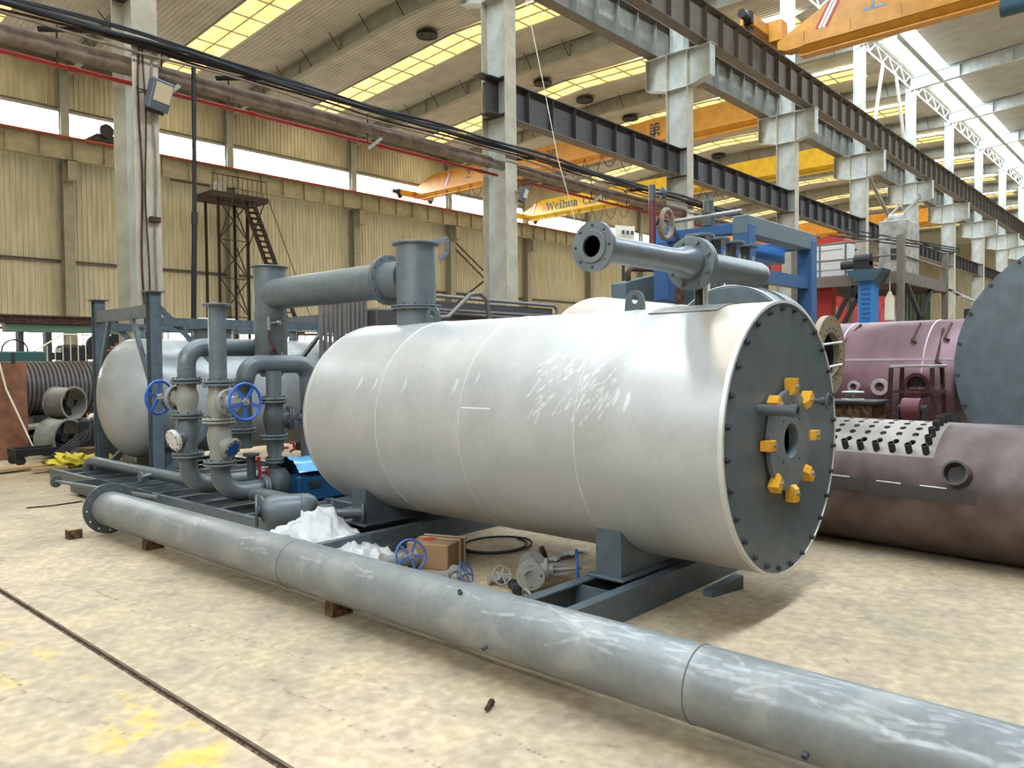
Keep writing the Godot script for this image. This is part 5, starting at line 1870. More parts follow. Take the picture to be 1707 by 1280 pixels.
# ---------------------------------------------------------------- the long pipe in front
func long_pipe() -> void:
	var o := thing("long_pipe", "long grey primed pipe lying across the floor in front of the boiler", "pipe", Vector3(3.11, 0, -3.5))
	var y := 0.255
	var x := 3.105
	var g := G.new()
	g.lathe(Vector3(x, y, 0.9), Vector3(0, 0, -1), [[0.155, 0.0], [0.173, 0.0], [0.173, 9.2], [0.15, 9.2]], 64)
	for i in g.t.size(): g.t[i].y /= 9.2
	wpart(o, "tube", g, M.pipe_primer)
	g = G.new()
	g.ring_holes(Vector3(x, y, -8.31), Vector3(0, 0, 1), 0.252, 0.155, 0.028, 12, 0.216, 0.011)
	wpart(o, "end_flange", g, M.grey_dark)
	for z in [-1.68, -4.9]:
		g = G.new()
		g.lathe(Vector3(x, y, z), Vector3(0, 0, -1), [[0.172, -0.006], [0.1765, -0.002], [0.1765, 0.002], [0.172, 0.006]], 64)
		wpart(o, "girth_weld", g, M.grey_frame)
	for q in [[-3.12, 2.1], [-2.86, 3.55], [-1.15, 3.6]]:
		var d := Vector3(cos(q[1]), sin(q[1]), 0)
		g = G.new()
		g.pipe(Vector3(x, y, q[0]) + d * 0.165, Vector3(x, y, q[0]) + d * 0.195, 0.014, 0.009, 12)
		wpart(o, "threaded_stub", g, M.grey_dark)
	# dunnage that carries the pipe
	var n := 0
	for z in [-7.3, -4.4, 0.3]:
		var b := thing("dunnage_block", ["short dark timber under the flange end of the long pipe", "short dark timber under the middle of the long pipe", "short dark timber under the near end of the long pipe"][n], "timber", Vector3(x, 0, z), "timbers under the long pipe")
		n += 1
		g = G.new()
		g.box(Vector3(0, 0.041, 0), Vector3(0.17, 0.082, 0.1), Basis.IDENTITY, 0.006)
		part(b, "beam", g, M.wood_dark)
		g = G.new()
		g.prism(PackedVector2Array([Vector2(0, 0), Vector2(0.05, 0), Vector2(0, 0.03)]), Vector3(-0.08, 0.082, 0), Vector3.RIGHT, Vector3.UP, 0.08)
		part(b, "wedge", g, M.wood_dark)

# ---------------------------------------------------------------- things on the floor
func floor_clutter() -> void:
	var g: G
	# white sack draped over the skid corner
	var s := thing("white_sack", "crumpled white woven sack spread behind the long pipe", "sack", Vector3(4.05, 0, -5.8))
	var nz := FastNoiseLite.new()
	nz.seed = 21
	nz.frequency = 1.0
	var PP := []
	for i in 30:
		var row := []
		for j in 24:
			var u := i / 29.0
			var v := j / 23.0
			var x := lerpf(3.6, 4.35, v) + 0.08 * nz.get_noise_2d(u * 5, v * 3)
			var z := lerpf(-6.45, -5.1, u) + 0.1 * nz.get_noise_2d(v * 5 + 9, u * 3)
			var hgt := 0.30 * exp(-pow((u - 0.34) / 0.17, 2.0)) * clampf(1.25 - absf(v - 0.55) * 1.7, 0, 1) + 0.14 * exp(-pow((u - 0.1) / 0.1, 2.0)) + 0.13 * exp(-pow((u - 0.6) / 0.25, 2.0)) * (1.0 - absf(v - 0.5))
			var edge := minf(minf(u, 1 - u), minf(v, 1 - v))
			row.append(Vector3(x, maxf(0.012, hgt * clampf(edge * 7.0, 0.1, 1.0) + 0.05 * nz.get_noise_2d(u * 12, v * 9) + 0.03 * nz.get_noise_2d(u * 30, v * 60) + 0.05 * clampf(edge * 9.0, 0, 1)), z))
		PP.append(row)
	g = G.new()
	PP.reverse()
	g.sheet(PP)
	wpart(s, "cloth", g, M.cloth_white)
	# carton with straps and a valve on it
	var c := thing("carton", "brown strapped carton on the floor under the boiler", "carton", Vector3(4.45, 0, -4.85))
	var B := Basis(Vector3.UP, 0.35)
	g = G.new()
	g.box(Vector3(4.42, 0.105, -4.85), Vector3(0.36, 0.21, 0.38), B, 0.008)
	wpart(c, "box", g, M.carton)
	for q in [0.04, 0.14]:
		g = G.new()
		g.box(Vector3(4.42, 0.105, -4.85) + B * Vector3(q, 0, 0), Vector3(0.018, 0.216, 0.388), B)
		wpart(c, "strap", g, M.strap)
	g = G.new()
	g.box(Vector3(4.38, 0.212, -4.9), Vector3(0.1, 0.006, 0.08), B)
	wpart(c, "paper_label", g, M.letter_red)
	small_valve("small valve with a blue five-spoke handwheel leaning on the carton", Vector3(4.02, 0.17, -4.72), Vector3(-0.25, 0.35, 0.9), 0.125, M.blue_dull, M.cast_grey)
	small_valve("small valve with a blue handwheel lying low behind the long pipe", Vector3(4.2, 0.07, -4.28), Vector3(0.25, 0.4, 0.8), 0.085, M.blue_dull, M.cast_grey)
	small_valve("tiny bare steel valve behind the long pipe, left of the flanged valve", Vector3(4.25, 0.1, -3.95), Vector3(-0.5, 0.5, 0.7), 0.07, M.cast_grey, M.cast_grey)
	small_valve("second tiny bare steel valve next to the flanged valve", Vector3(4.32, 0.09, -3.72), Vector3(0.7, 0.3, 0.5), 0.065, M.cast_grey, M.dark_steel)
	small_valve("small grey valve by the end of the boiler base beam", Vector3(3.95, 0.09, -3.42), Vector3(0.9, 0.35, 0.35), 0.08, M.cast_grey, M.cast_grey)
	# flanged globe valve lying on its side
	var v := thing("globe_valve", "grey flanged globe valve lying on its side with a blue wheel edge-on", "valve", Vector3(4.36, 0, -3.75))
	var o := Vector3(4.36, 0.15, -3.75)
	var d := Vector3(-0.79, 0.0, 0.61).normalized()
	var e := Vector3(0.61, 0.05, 0.79).normalized()
	g = G.new()
	g.cyl(o - d * 0.14, o + d * 0.14, 0.055, 20)
	g.blob(o, Vector3(0.085, 0.085, 0.085), 18, 12)
	wpart(v, "body", g, M.cast_grey)
	for q in [-0.15, 0.15]:
		g = G.new()
		g.ring_holes(o + d * q, d, 0.105, 0.04, 0.024, 4, 0.08, 0.011)
		wpart(v, "end_flange", g, M.cast_grey)
	g = G.new()
	g.cyl(o, o + e * 0.16, 0.05, 16)
	g.flange(o + e * 0.11, e, 0.085, 0.0, 0.03, 20)
	g.cyl(o + e * 0.16, o + e * 0.34, 0.014, 10)
	for q in [-1, 1]: g.bar(o + e * 0.13 + Vector3(0, q * 0.04, 0), o + e * 0.27 + Vector3(0, q * 0.03, 0), 0.02, 0.02)
	wpart(v, "bonnet", g, M.cast_grey)
	handwheel(v, o + e * 0.34, e, 0.13, 5, M.blue_wheel, M.cast_grey)
	# loose flange discs behind it
	for q in [["rusty round flange standing behind the globe valve", Vector3(4.75, 0.12, -3.95), 0.11, "rust_steel"], ["pale round flange lying left of the globe valve", Vector3(4.12, 0.02, -3.55), 0.09, "cast_grey"]]:
		var f := thing("loose_flange", q[0], "flange", Vector3(q[1].x, 0, q[1].z), "loose flanges on the floor")
		g = G.new()
		g.ring_holes(q[1], Vector3(0.5, 0.25, 0.8) if q[1].y > 0.1 else Vector3(0.05, 1, 0), q[2], q[2] * 0.45, 0.022, 6, q[2] * 0.76, 0.01)
		wpart(f, "ring", g, M[q[3]])
	# hose ring and a torn paper on the floor under the boiler
	var ho := thing("cable_coil", "thin black cable loop lying under the boiler", "cable", Vector3(5.2, 0.012, -4.9))
	var P := []
	for i in 40:
		var a := i * 0.27
		P.append(Vector3(cos(a) * (0.3 + i * 0.002), 0.004 + 0.006 * (i / 24), sin(a) * (0.26 + i * 0.002)))
	g = G.new()
	g.tube(P, 0.01, 6)
	part(ho, "loop", g, M.black_rubber)
	var tp := thing("torn_paper", "crumpled strip of white paper on the floor below the boiler", "paper", Vector3(5.3, 0.01, -4.15))
	PP = []
	for i in 7:
		var row := []
		for j in 16: row.append(Vector3((j / 15.0 - 0.5) * 0.5 + 0.02 * sin(i * 3.0), 0.006 + 0.018 * absf(sin(i * 1.9 + j * 1.3)), (i / 6.0 - 0.5) * 0.13 * (0.6 + 0.4 * sin(j * 0.9))))
		PP.append(row)
	PP.reverse()
	g = G.new()
	g.sheet(PP)
	part(tp, "sheet", g, M.cloth_white)
	# small stub on the floor in front of the pipe, and stray bits
	var bs := thing("steel_stub", "short rusty bolt lying on the floor in front of the long pipe", "bolt", Vector3(2.72, 0, -2.62))
	g = G.new()
	g.cyl(Vector3(-0.04, 0.018, 0.02), Vector3(0.02, 0.018, -0.01), 0.012, 10)
	part(bs, "shank", g, M.rust_steel)
	g = G.new()
	g.cyl(Vector3(0.02, 0.018, -0.01), Vector3(0.036, 0.018, -0.018), 0.018, 6)
	part(bs, "head", g, M.rust_steel)
	var ro := thing("steel_rod", "thin dark rod lying on the floor left of the black tray", "rod", Vector3(3.3, 0.01, -10.6))
	g = G.new()
	g.tube([Vector3(3.0, 0.01, -10.55), Vector3(3.25, 0.012, -10.45), Vector3(3.6, 0.01, -10.5)], 0.009, 6)
	wpart(ro, "bar", g, M.rust_steel)
	var wb := thing("timber_offcut", "small square timber offcut beside the pipe flange", "timber", Vector3(2.78, 0, -8.35))
	g = G.new()
	g.box(Vector3(0, 0.045, 0), Vector3(0.13, 0.09, 0.1), Basis.IDENTITY, 0.006)
	part(wb, "block", g, M.wood_dark)
	g = G.new()
	g.box(Vector3(0, 0.092, 0), Vector3(0.12, 0.006, 0.09))
	part(wb, "worn_top", g, M.wood)

func small_valve(label: String, at: Vector3, ax: Vector3, r: float, wheel: Material, body: Material) -> void:
	var v := thing("hand_valve", label, "valve", Vector3(at.x, 0, at.z), "loose hand valves on the floor")
	var a := ax.normalized()
	var g := G.new()
	g.cyl(at, at - a * r * 1.6, r * 0.16, 10)
	g.cyl(at - a * r * 0.9, at - a * r * 1.9, r * 0.3, 12, r * 0.4)
	wpart(v, "stem", g, body)
	g = G.new()
	var s := a.cross(Vector3.UP).normalized()
	var c := at - a * r * 2.0
	c.y = maxf(c.y, r * 0.5)
	g.cyl(c - s * r * 1.1, c + s * r * 1.1, r * 0.42, 14)
	for q in [-1.1, 1.1]: g.flange(c + s * r * q, s, r * 0.62, 0.0, r * 0.22, 16)
	wpart(v, "body", g, body)
	handwheel(v, at, a, r, 5, wheel, body)

# ---------------------------------------------------------------- right of the boiler
func right_side() -> void:
	var g: G
	perforated_drum()
	# purple primed drum
	var o := thing("primed_drum", "large purple-brown primed drum lying behind the perforated drum", "drum", Vector3(11.55, 0.2, -3.7))
	var c := Vector3(11.55, 1.2, 0)
	g = G.new()
	g.lathe(c + Vector3(0, 0, -5.2), Vector3(0, 0, 1), [[0.0, -0.25], [0.4, -0.22], [0.8, -0.12], [0.98, 0.0], [1.0, 0.06], [1.0, 2.84], [0.98, 2.88], [0.0, 2.9]], 72)
	wpart(o, "shell", g, M.purple)
	for z in [-3.75, -2.7]:
		g = G.new()
		g.lathe(c + Vector3(0, 0, z), Vector3(0, 0, 1), [[0.998, -0.012], [1.006, 0.0], [0.998, 0.012]], 72)
		wpart(o, "girth_weld", g, M.purple_weld)
	g = G.new()
	g.bar(Vector3(c.x - 0.88, 1.2 + 0.48, -3.75), Vector3(c.x - 0.88, 1.2 + 0.48, -2.35), 0.02, 0.03)
	wpart(o, "long_weld", g, M.purple_weld)
	for q in [[-3.47, 1.33, 0.06], [-3.15, 1.33, 0.085], [-2.72, 1.36, 0.15]]:
		g = G.new()
		var p := Vector3(c.x - 0.96, q[1], q[0])
		g.pipe(p, p + Vector3(-0.12, 0, 0), q[2], q[2] * 0.72, 24)
		var nn := wpart(o, "nozzle", g, M.purple_weld if q[2] < 0.1 else M.maroon)
		g = G.new()
		g.cyl(p + Vector3(-0.02, 0, 0), p + Vector3(-0.03, 0, 0), q[2] * 0.73, 20)
		wpart(nn, "bore", g, M.bore_steel)
		if q[2] < 0.1:
			g = G.new()
			g.flange(p + Vector3(-0.11, 0, 0), Vector3.RIGHT, q[2] * 1.25, q[2] * 0.7, 0.03, 24)
			wpart(nn, "flange", g, M.purple_weld)
	for q in [[-3.62, 2.16, -3.75, 1.82], [-2.86, 2.14, -2.86, 1.93], [-2.55, 2.06, -2.53, 1.66], [-2.49, 2.13, -2.49, 1.95]]:
		g = G.new()
		var xs := c.x - sqrt(maxf(0.0, 1.0 - pow(q[3] - 1.2, 2))) - 0.05
		g.tube([Vector3(c.x - sqrt(maxf(0.02, 1.0 - pow(minf(q[1], 2.15) - 1.2, 2))) - 0.02, q[1], q[0]), Vector3(xs, q[3], q[2]), Vector3(xs - 0.03, q[3] - 0.04, q[2] + 0.05)], 0.018, 7)
		wpart(o, "lifting_bar", g, M.rust_steel)
	for z in [-4.6, -2.7]:
		g = G.new()
		g.prism(PackedVector2Array([Vector2(-0.7, 0), Vector2(0.7, 0), Vector2(0.7, 0.5), Vector2(0.4, 0.29), Vector2(0, 0.2), Vector2(-0.4, 0.29), Vector2(-0.7, 0.5)]), Vector3(c.x, 0, z), Vector3.RIGHT, Vector3.UP, 0.16)
		wpart(o, "cradle", g, M.wood_dark)
	# bolted disc of the boiler at the right edge
	var d := thing("disc_boiler", "huge grey bolted end plate of a boiler cut off at the right edge", "boiler", Vector3(10.9, 0, -0.86))
	var dc := Vector3(10.3, 1.6, -0.83)
	g = G.new()
	g.lathe(dc, Vector3.LEFT, [[0.0, -2.2], [1.4, -2.2], [1.4, -0.02], [1.43, 0.0], [1.43, 0.03], [0.0, 0.03]], 80)
	wpart(d, "end_plate", g, M.grey_plate)
	for i in 24:
		var a := TAU * (i + 0.3) / 24.0
		var p := dc + Vector3(-0.03, sin(a) * 1.4, cos(a) * 1.4)
		g = G.new()
		g.cyl(p, p + Vector3(-0.03, 0, 0), 0.022, 6)
		wpart(d, "bolt", g, M.bolt)
	g = G.new()
	g.pipe(dc + Vector3(-0.03, 0.0, -0.62), dc + Vector3(-0.1, 0.0, -0.62), 0.05, 0.035, 16)
	wpart(d, "sight_port", g, M.grey_paint)
	for x in [10.8, 12.0]:
		g = G.new()
		g.box(Vector3(x, 0.14, -0.83), Vector3(0.25, 0.28, 1.6))
		wpart(d, "saddle", g, M.grey_frame)
	# short drum with a drilled ring flange, just behind the boiler front
	var s := thing("smoke_box", "short grey round casing behind the boiler front with a drilled tan ring flange", "casing", Vector3(7.7, 0, -3.65))
	g = G.new()
	g.lathe(Vector3(7.5, 1.74, -3.72), Vector3.RIGHT, [[0.0, -0.02], [0.7, -0.02], [0.72, 0.0], [0.72, 0.3], [0.735, 0.3], [0.735, 0.33], [0.72, 0.33], [0.72, 0.6], [0.0, 0.6]], 64)
	wpart(s, "casing_shell", g, M.grey_plate)
	g = G.new()
	g.lathe(Vector3(7.5, 1.74, -3.72), Vector3.RIGHT, [[0.72, -0.012], [0.728, -0.006], [0.728, 0.006], [0.72, 0.012]], 64)
	wpart(s, "edge_bead", g, M.white_paint)
	var rc := Vector3(7.68, 1.73, -2.78)
	g = G.new()
	g.pipe(Vector3(rc.x, rc.y, -3.2), rc, 0.29, 0.235, 36)
	wpart(s, "neck", g, M.dark_steel)
	g = G.new()
	g.ring_holes(rc, Vector3(0, 0, 1), 0.385, 0.225, 0.06, 20, 0.345, 0.013)
	var rf := wpart(s, "ring_flange", g, M.flange_brown)
	rf.set_meta("label", "tan machined ring flange with bolt holes")
	for i in 20:
		var a := TAU * (i + 0.5) / 20.0
		g = G.new()
		g.cyl(rc + Vector3(cos(a) * 0.262, sin(a) * 0.262, 0.025), rc + Vector3(cos(a) * 0.262, sin(a) * 0.262, 0.032), 0.012, 8)
		wpart(rf, "stud_hole", g, M.black_steel)
	for y in [0.12, -0.1]:
		g = G.new()
		g.cyl(rc + Vector3(-0.28, y - 0.02, 0.05), rc + Vector3(0.22, y + 0.01, 0.05), 0.012, 8)
		wpart(s, "cross_rod", g, M.white_paint)
	g = G.new()
	g.cyl(Vector3(rc.x, rc.y, -3.18), Vector3(rc.x, rc.y, -3.16), 0.234, 30)
	wpart(s, "bore", g, M.bore_steel)
	for z in [-4.1, -3.35]:
		g = G.new()
		g.box(Vector3(7.8, 0.55, z), Vector3(0.3, 1.1, 0.1))
		wpart(s, "stand_leg", g, M.grey_frame)
	# steel stool
	var st := thing("steel_stool", "rusty steel stool between the purple drum and the big disc", "stool", Vector3(10.0, 0, -2.6))
	g = G.new()
	g.box(Vector3(10.1, 1.6, -2.6), Vector3(0.5, 0.03, 0.5), Basis.IDENTITY, 0.006)
	wpart(st, "top_plate", g, M.machine_grey)
	for q in [[-1, -1], [-1, 1], [1, -1], [1, 1]]:
		g = G.new()
		g.angle(Vector3(10.1 + q[0] * 0.22, 1.58, -2.6 + q[1] * 0.22), Vector3(10.1 + q[0] * 0.28, 0, -2.6 + q[1] * 0.28), 0.05, 0.008)
		wpart(st, "leg", g, M.rust_steel)
	for y in [1.3, 1.02]:
		for q in [-1, 1]:
			g = G.new()
			g.bar(Vector3(9.86, y, -2.6 + q * 0.24), Vector3(10.34, y, -2.6 + q * 0.24), 0.03, 0.03)
			wpart(st, "rung", g, M.rust_steel)
			g = G.new()
			g.bar(Vector3(10.1 + q * 0.24, y, -2.84), Vector3(10.1 + q * 0.24, y, -2.36), 0.03, 0.03)
			wpart(st, "rung", g, M.rust_steel)
	# crate with spool, roller
	var cr := thing("tool_crate", "dark wooden crate with metal corners behind the perforated drum", "crate", Vector3(9.3, 0, -3.05))
	g = G.new()
	g.box(Vector3(9.3, 0.59, -3.05), Vector3(0.5, 1.18, 0.5), Basis.IDENTITY, 0.01)
	wpart(cr, "body", g, M.wood_dark)
	g = G.new()
	g.box(Vector3(9.3, 1.2, -3.05), Vector3(0.55, 0.04, 0.58), Basis.IDENTITY, 0.005)
	wpart(cr, "lid", g, M.dark_steel)
	var sp := thing("wire_spool", "white plastic wire spool standing on the wooden crate", "spool", Vector3(9.28, 1.22, -3.08))
	g = G.new()
	g.lathe(Vector3.ZERO, Vector3.UP, [[0.0, 0.0], [0.12, 0.0], [0.12, 0.015], [0.05, 0.02], [0.05, 0.08], [0.12, 0.085], [0.12, 0.1], [0.02, 0.1], [0.02, 0.05]], 28)
	part(sp, "reel", g, M.white_paint)
	g = G.new()
	g.cyl(Vector3(0, 0.022, 0), Vector3(0, 0.078, 0), 0.06, 20)
	part(sp, "wire", g, M.bolt_light)
	var ro := thing("drum_roller", "maroon rubber roller on a stand behind the perforated drum", "roller", Vector3(9.3, 0, -2.42))
	g = G.new()
	g.cyl(Vector3(9.2, 1.14, -2.52), Vector3(9.2, 1.14, -2.34), 0.12, 24)
	wpart(ro, "wheel", g, M.maroon)
	g = G.new()
	g.cyl(Vector3(9.2, 1.14, -2.56), Vector3(9.2, 1.14, -2.28), 0.05, 14)
	g.box(Vector3(9.2, 0.58, -2.56), Vector3(0.14, 1.16, 0.03))
	g.box(Vector3(9.2, 0.58, -2.3), Vector3(0.14, 1.16, 0.03))
	g.box(Vector3(9.2, 0.02, -2.43), Vector3(0.4, 0.04, 0.4))
	wpart(ro, "stand", g, M.dark_steel)

func perforated_drum() -> void:
	var ang := -0.1
	var o := thing("perforated_drum", "dusty brown steel drum drilled with rows of tube holes", "drum", Vector3(7.72, 0, -4.0))
	o.rotation.y = ang            # local +z runs along the drum
	var R := 0.565
	var yc := 0.575
	var on := func(s: float, a: float, r: float) -> Vector3: return Vector3(-sin(a) * r, yc + cos(a) * r, s)    # a measured from the top towards the camera side
	var g := G.new()
	var s0 := 1.30
	var s1 := 1.30 - 0.134 * 3.0 + 0.134 * 10.0
	var ps := 0.134
	var pa := deg_to_rad(9.6)
	var a0 := deg_to_rad(-48.0)
	var rows := 11
	var a1 := a0 + rows * pa
	var patch := func(gg: G, sa: float, sb: float, aa: float, ab: float, n: int) -> void:
		for i in n:
			var t0 := lerpf(aa, ab, float(i) / n)
			var t1 := lerpf(aa, ab, float(i + 1) / n)
			gg.squad([on.call(sa, t0, R), on.call(sb, t0, R), on.call(sb, t1, R), on.call(sa, t1, R)],
				[Vector3(-sin(t0), cos(t0), 0), Vector3(-sin(t0), cos(t0), 0), Vector3(-sin(t1), cos(t1), 0), Vector3(-sin(t1), cos(t1), 0)], [Vector2.ZERO, Vector2.ZERO, Vector2.ZERO, Vector2.ZERO])
	patch.call(g, -0.6, s0 - ps * 3.0, 0.0, TAU, 72)
	patch.call(g, s1 + ps, 5.0, 0.0, TAU, 72)
	patch.call(g, s0 - ps * 3.0, s1 + ps, a1, a0 + TAU, 50)
	g.cyl(Vector3(0, yc, -0.6), Vector3(0, yc, -0.59), R, 60)
	g.cyl(Vector3(0, yc, 4.99), Vector3(0, yc, 5.0), R, 60)
	part(o, "shell", g, M.drum_steel)
	# the drilled field, clean metal with real holes
	var h := G.new()
	var cols := 10
	var hr := 0.0275
	for i in cols + 1:
		for j in rows:
			var sc := s0 - ps * 3.0 + (i + 0.5) * ps + (s1 + ps - s0 + ps * 3.0 - 11 * ps) * 0.0
			var ac := a0 + (j + 0.5) * pa
			for side in [-1.0, 1.0]:
				var P := PackedVector2Array()
				P.append(Vector2(0, -pa * R / 2)); P.append(Vector2(side * ps / 2, -pa * R / 2)); P.append(Vector2(side * ps / 2, 0)); P.append(Vector2(side * ps / 2, pa * R / 2)); P.append(Vector2(0, pa * R / 2))
				for q in 8: P.append(Vector2(side * hr * sin(PI * q / 7.0), hr * cos(PI * q / 7.0)))
				var id := Geometry2D.triangulate_polygon(P)
				for q in range(0, id.size(), 3):
					var V := []
					var N := []
					for e in 3:
						var pt := P[id[q + e]]
						var aa := ac + pt.y / R
						V.append(on.call(sc + pt.x, aa, R)); N.append(Vector3(-sin(aa), cos(aa), 0))
					var b := h.v.size()
					for e in 3:
						h.v.append(V[e]); h.n.append(N[e]); h.t.append(Vector2.ZERO)
					if (V[2] - V[0]).cross(V[1] - V[0]).dot(N[0]) > 0: h.k.append_array([b, b + 1, b + 2])
					else: h.k.append_array([b, b + 2, b + 1])
			# wall of the hole
			var n0 := Vector3(-sin(ac), cos(ac), 0)
			var tg := Vector3(-cos(ac), -sin(ac), 0)
			var cc: Vector3 = on.call(sc, ac, R)
			for q in 10:
				var t0 := TAU * q / 10.0
				var t1 := TAU * (q + 1) / 10.0
				var e0 := (Vector3(0, 0, 1) * cos(t0) + tg * sin(t0)) * hr
				var e1 := (Vector3(0, 0, 1) * cos(t1) + tg * sin(t1)) * hr
				h.quad(cc + e0, cc + e1, cc + e1 - n0 * 0.025, cc + e0 - n0 * 0.025)
	part(o, "drilled_plate", h, M.drum_bright).set_meta("label", "brighter sheet with rows of drilled holes")
	# stub tubes along the lower row and the last column
	var tube := G.new()
	tube.pipe(Vector3(0, -0.03, 0), Vector3(0, 0.075, 0), 0.027, 0.021, 16)
	var tm := tube.mesh(M.dark_steel)
	for i in cols + 1:
		for j in rows:
			if j != rows - 1 and i != cols: continue
			var sc := s0 - ps * 3.0 + (i + 0.5) * ps
			var ac := a0 + (j + 0.5) * pa
			var n0 := Vector3(-sin(ac), cos(ac), 0)
			var t := copy_mesh(o, "stub_tube", tm, Transform3D(Basis(Vector3(0, 0, 1), Vector3.UP.lerp(n0, 0.55).normalized(), Vector3(1, 0, 0)).orthonormalized(), on.call(sc, ac, R)))
			t.basis = Basis(Vector3(0, 0, 1).cross(Vector3.UP.lerp(n0, 0.55).normalized()), Vector3.UP.lerp(n0, 0.55).normalized(), Vector3(0, 0, 1)).orthonormalized()
	# manhole neck and welded pad
	var am := deg_to_rad(70.7)
	var n1 := Vector3(-sin(am), cos(am), 0)
	g = G.new()
	g.pipe(on.call(2.58, am, R - 0.06), on.call(2.58, am, R + 0.11), 0.1, 0.082, 32)
	var mn := part(o, "branch_neck", g, M.drum_weld)
	g = G.new()
	g.cyl(on.call(2.58, am, R - 0.06), on.call(2.58, am, R + 0.005), 0.083, 28)
	part(mn, "bore", g, M.bore_steel)
	for q in [[0.9, 1.86, 80.5, 92.0], [1.87, 2.72, 82.0, 93.0]]:
		g = G.new()
		var a := deg_to_rad(q[2])
		var b := deg_to_rad(q[3])
		var PP := []
		for i in 7:
			var row := []
			for j in 3: row.append(on.call(lerpf(q[0], q[1], j / 2.0), lerpf(a, b, i / 6.0), R + 0.008))
			PP.append(row)
		g.sheet(PP)
		part(o, "pad_plate", g, M.drum_weld)
	for q in [[0.95, 1.2, 80.2], [1.45, 1.72, 80.4], [1.95, 2.15, 81.6], [2.3, 2.5, 81.8]]:
		g = G.new()
		g.tube([on.call(q[0], deg_to_rad(q[2]), R + 0.008), on.call(q[1], deg_to_rad(q[2] + 0.3), R + 0.008)], 0.006, 6)
		part(o, "stitch_weld", g, M.white_paint)
	for q in [0.4, 3.6]:
		g = G.new()
		g.box(Vector3(0, 0.04, q), Vector3(0.6, 0.1, 0.12))
		part(o, "chock", g, M.wood_dark)

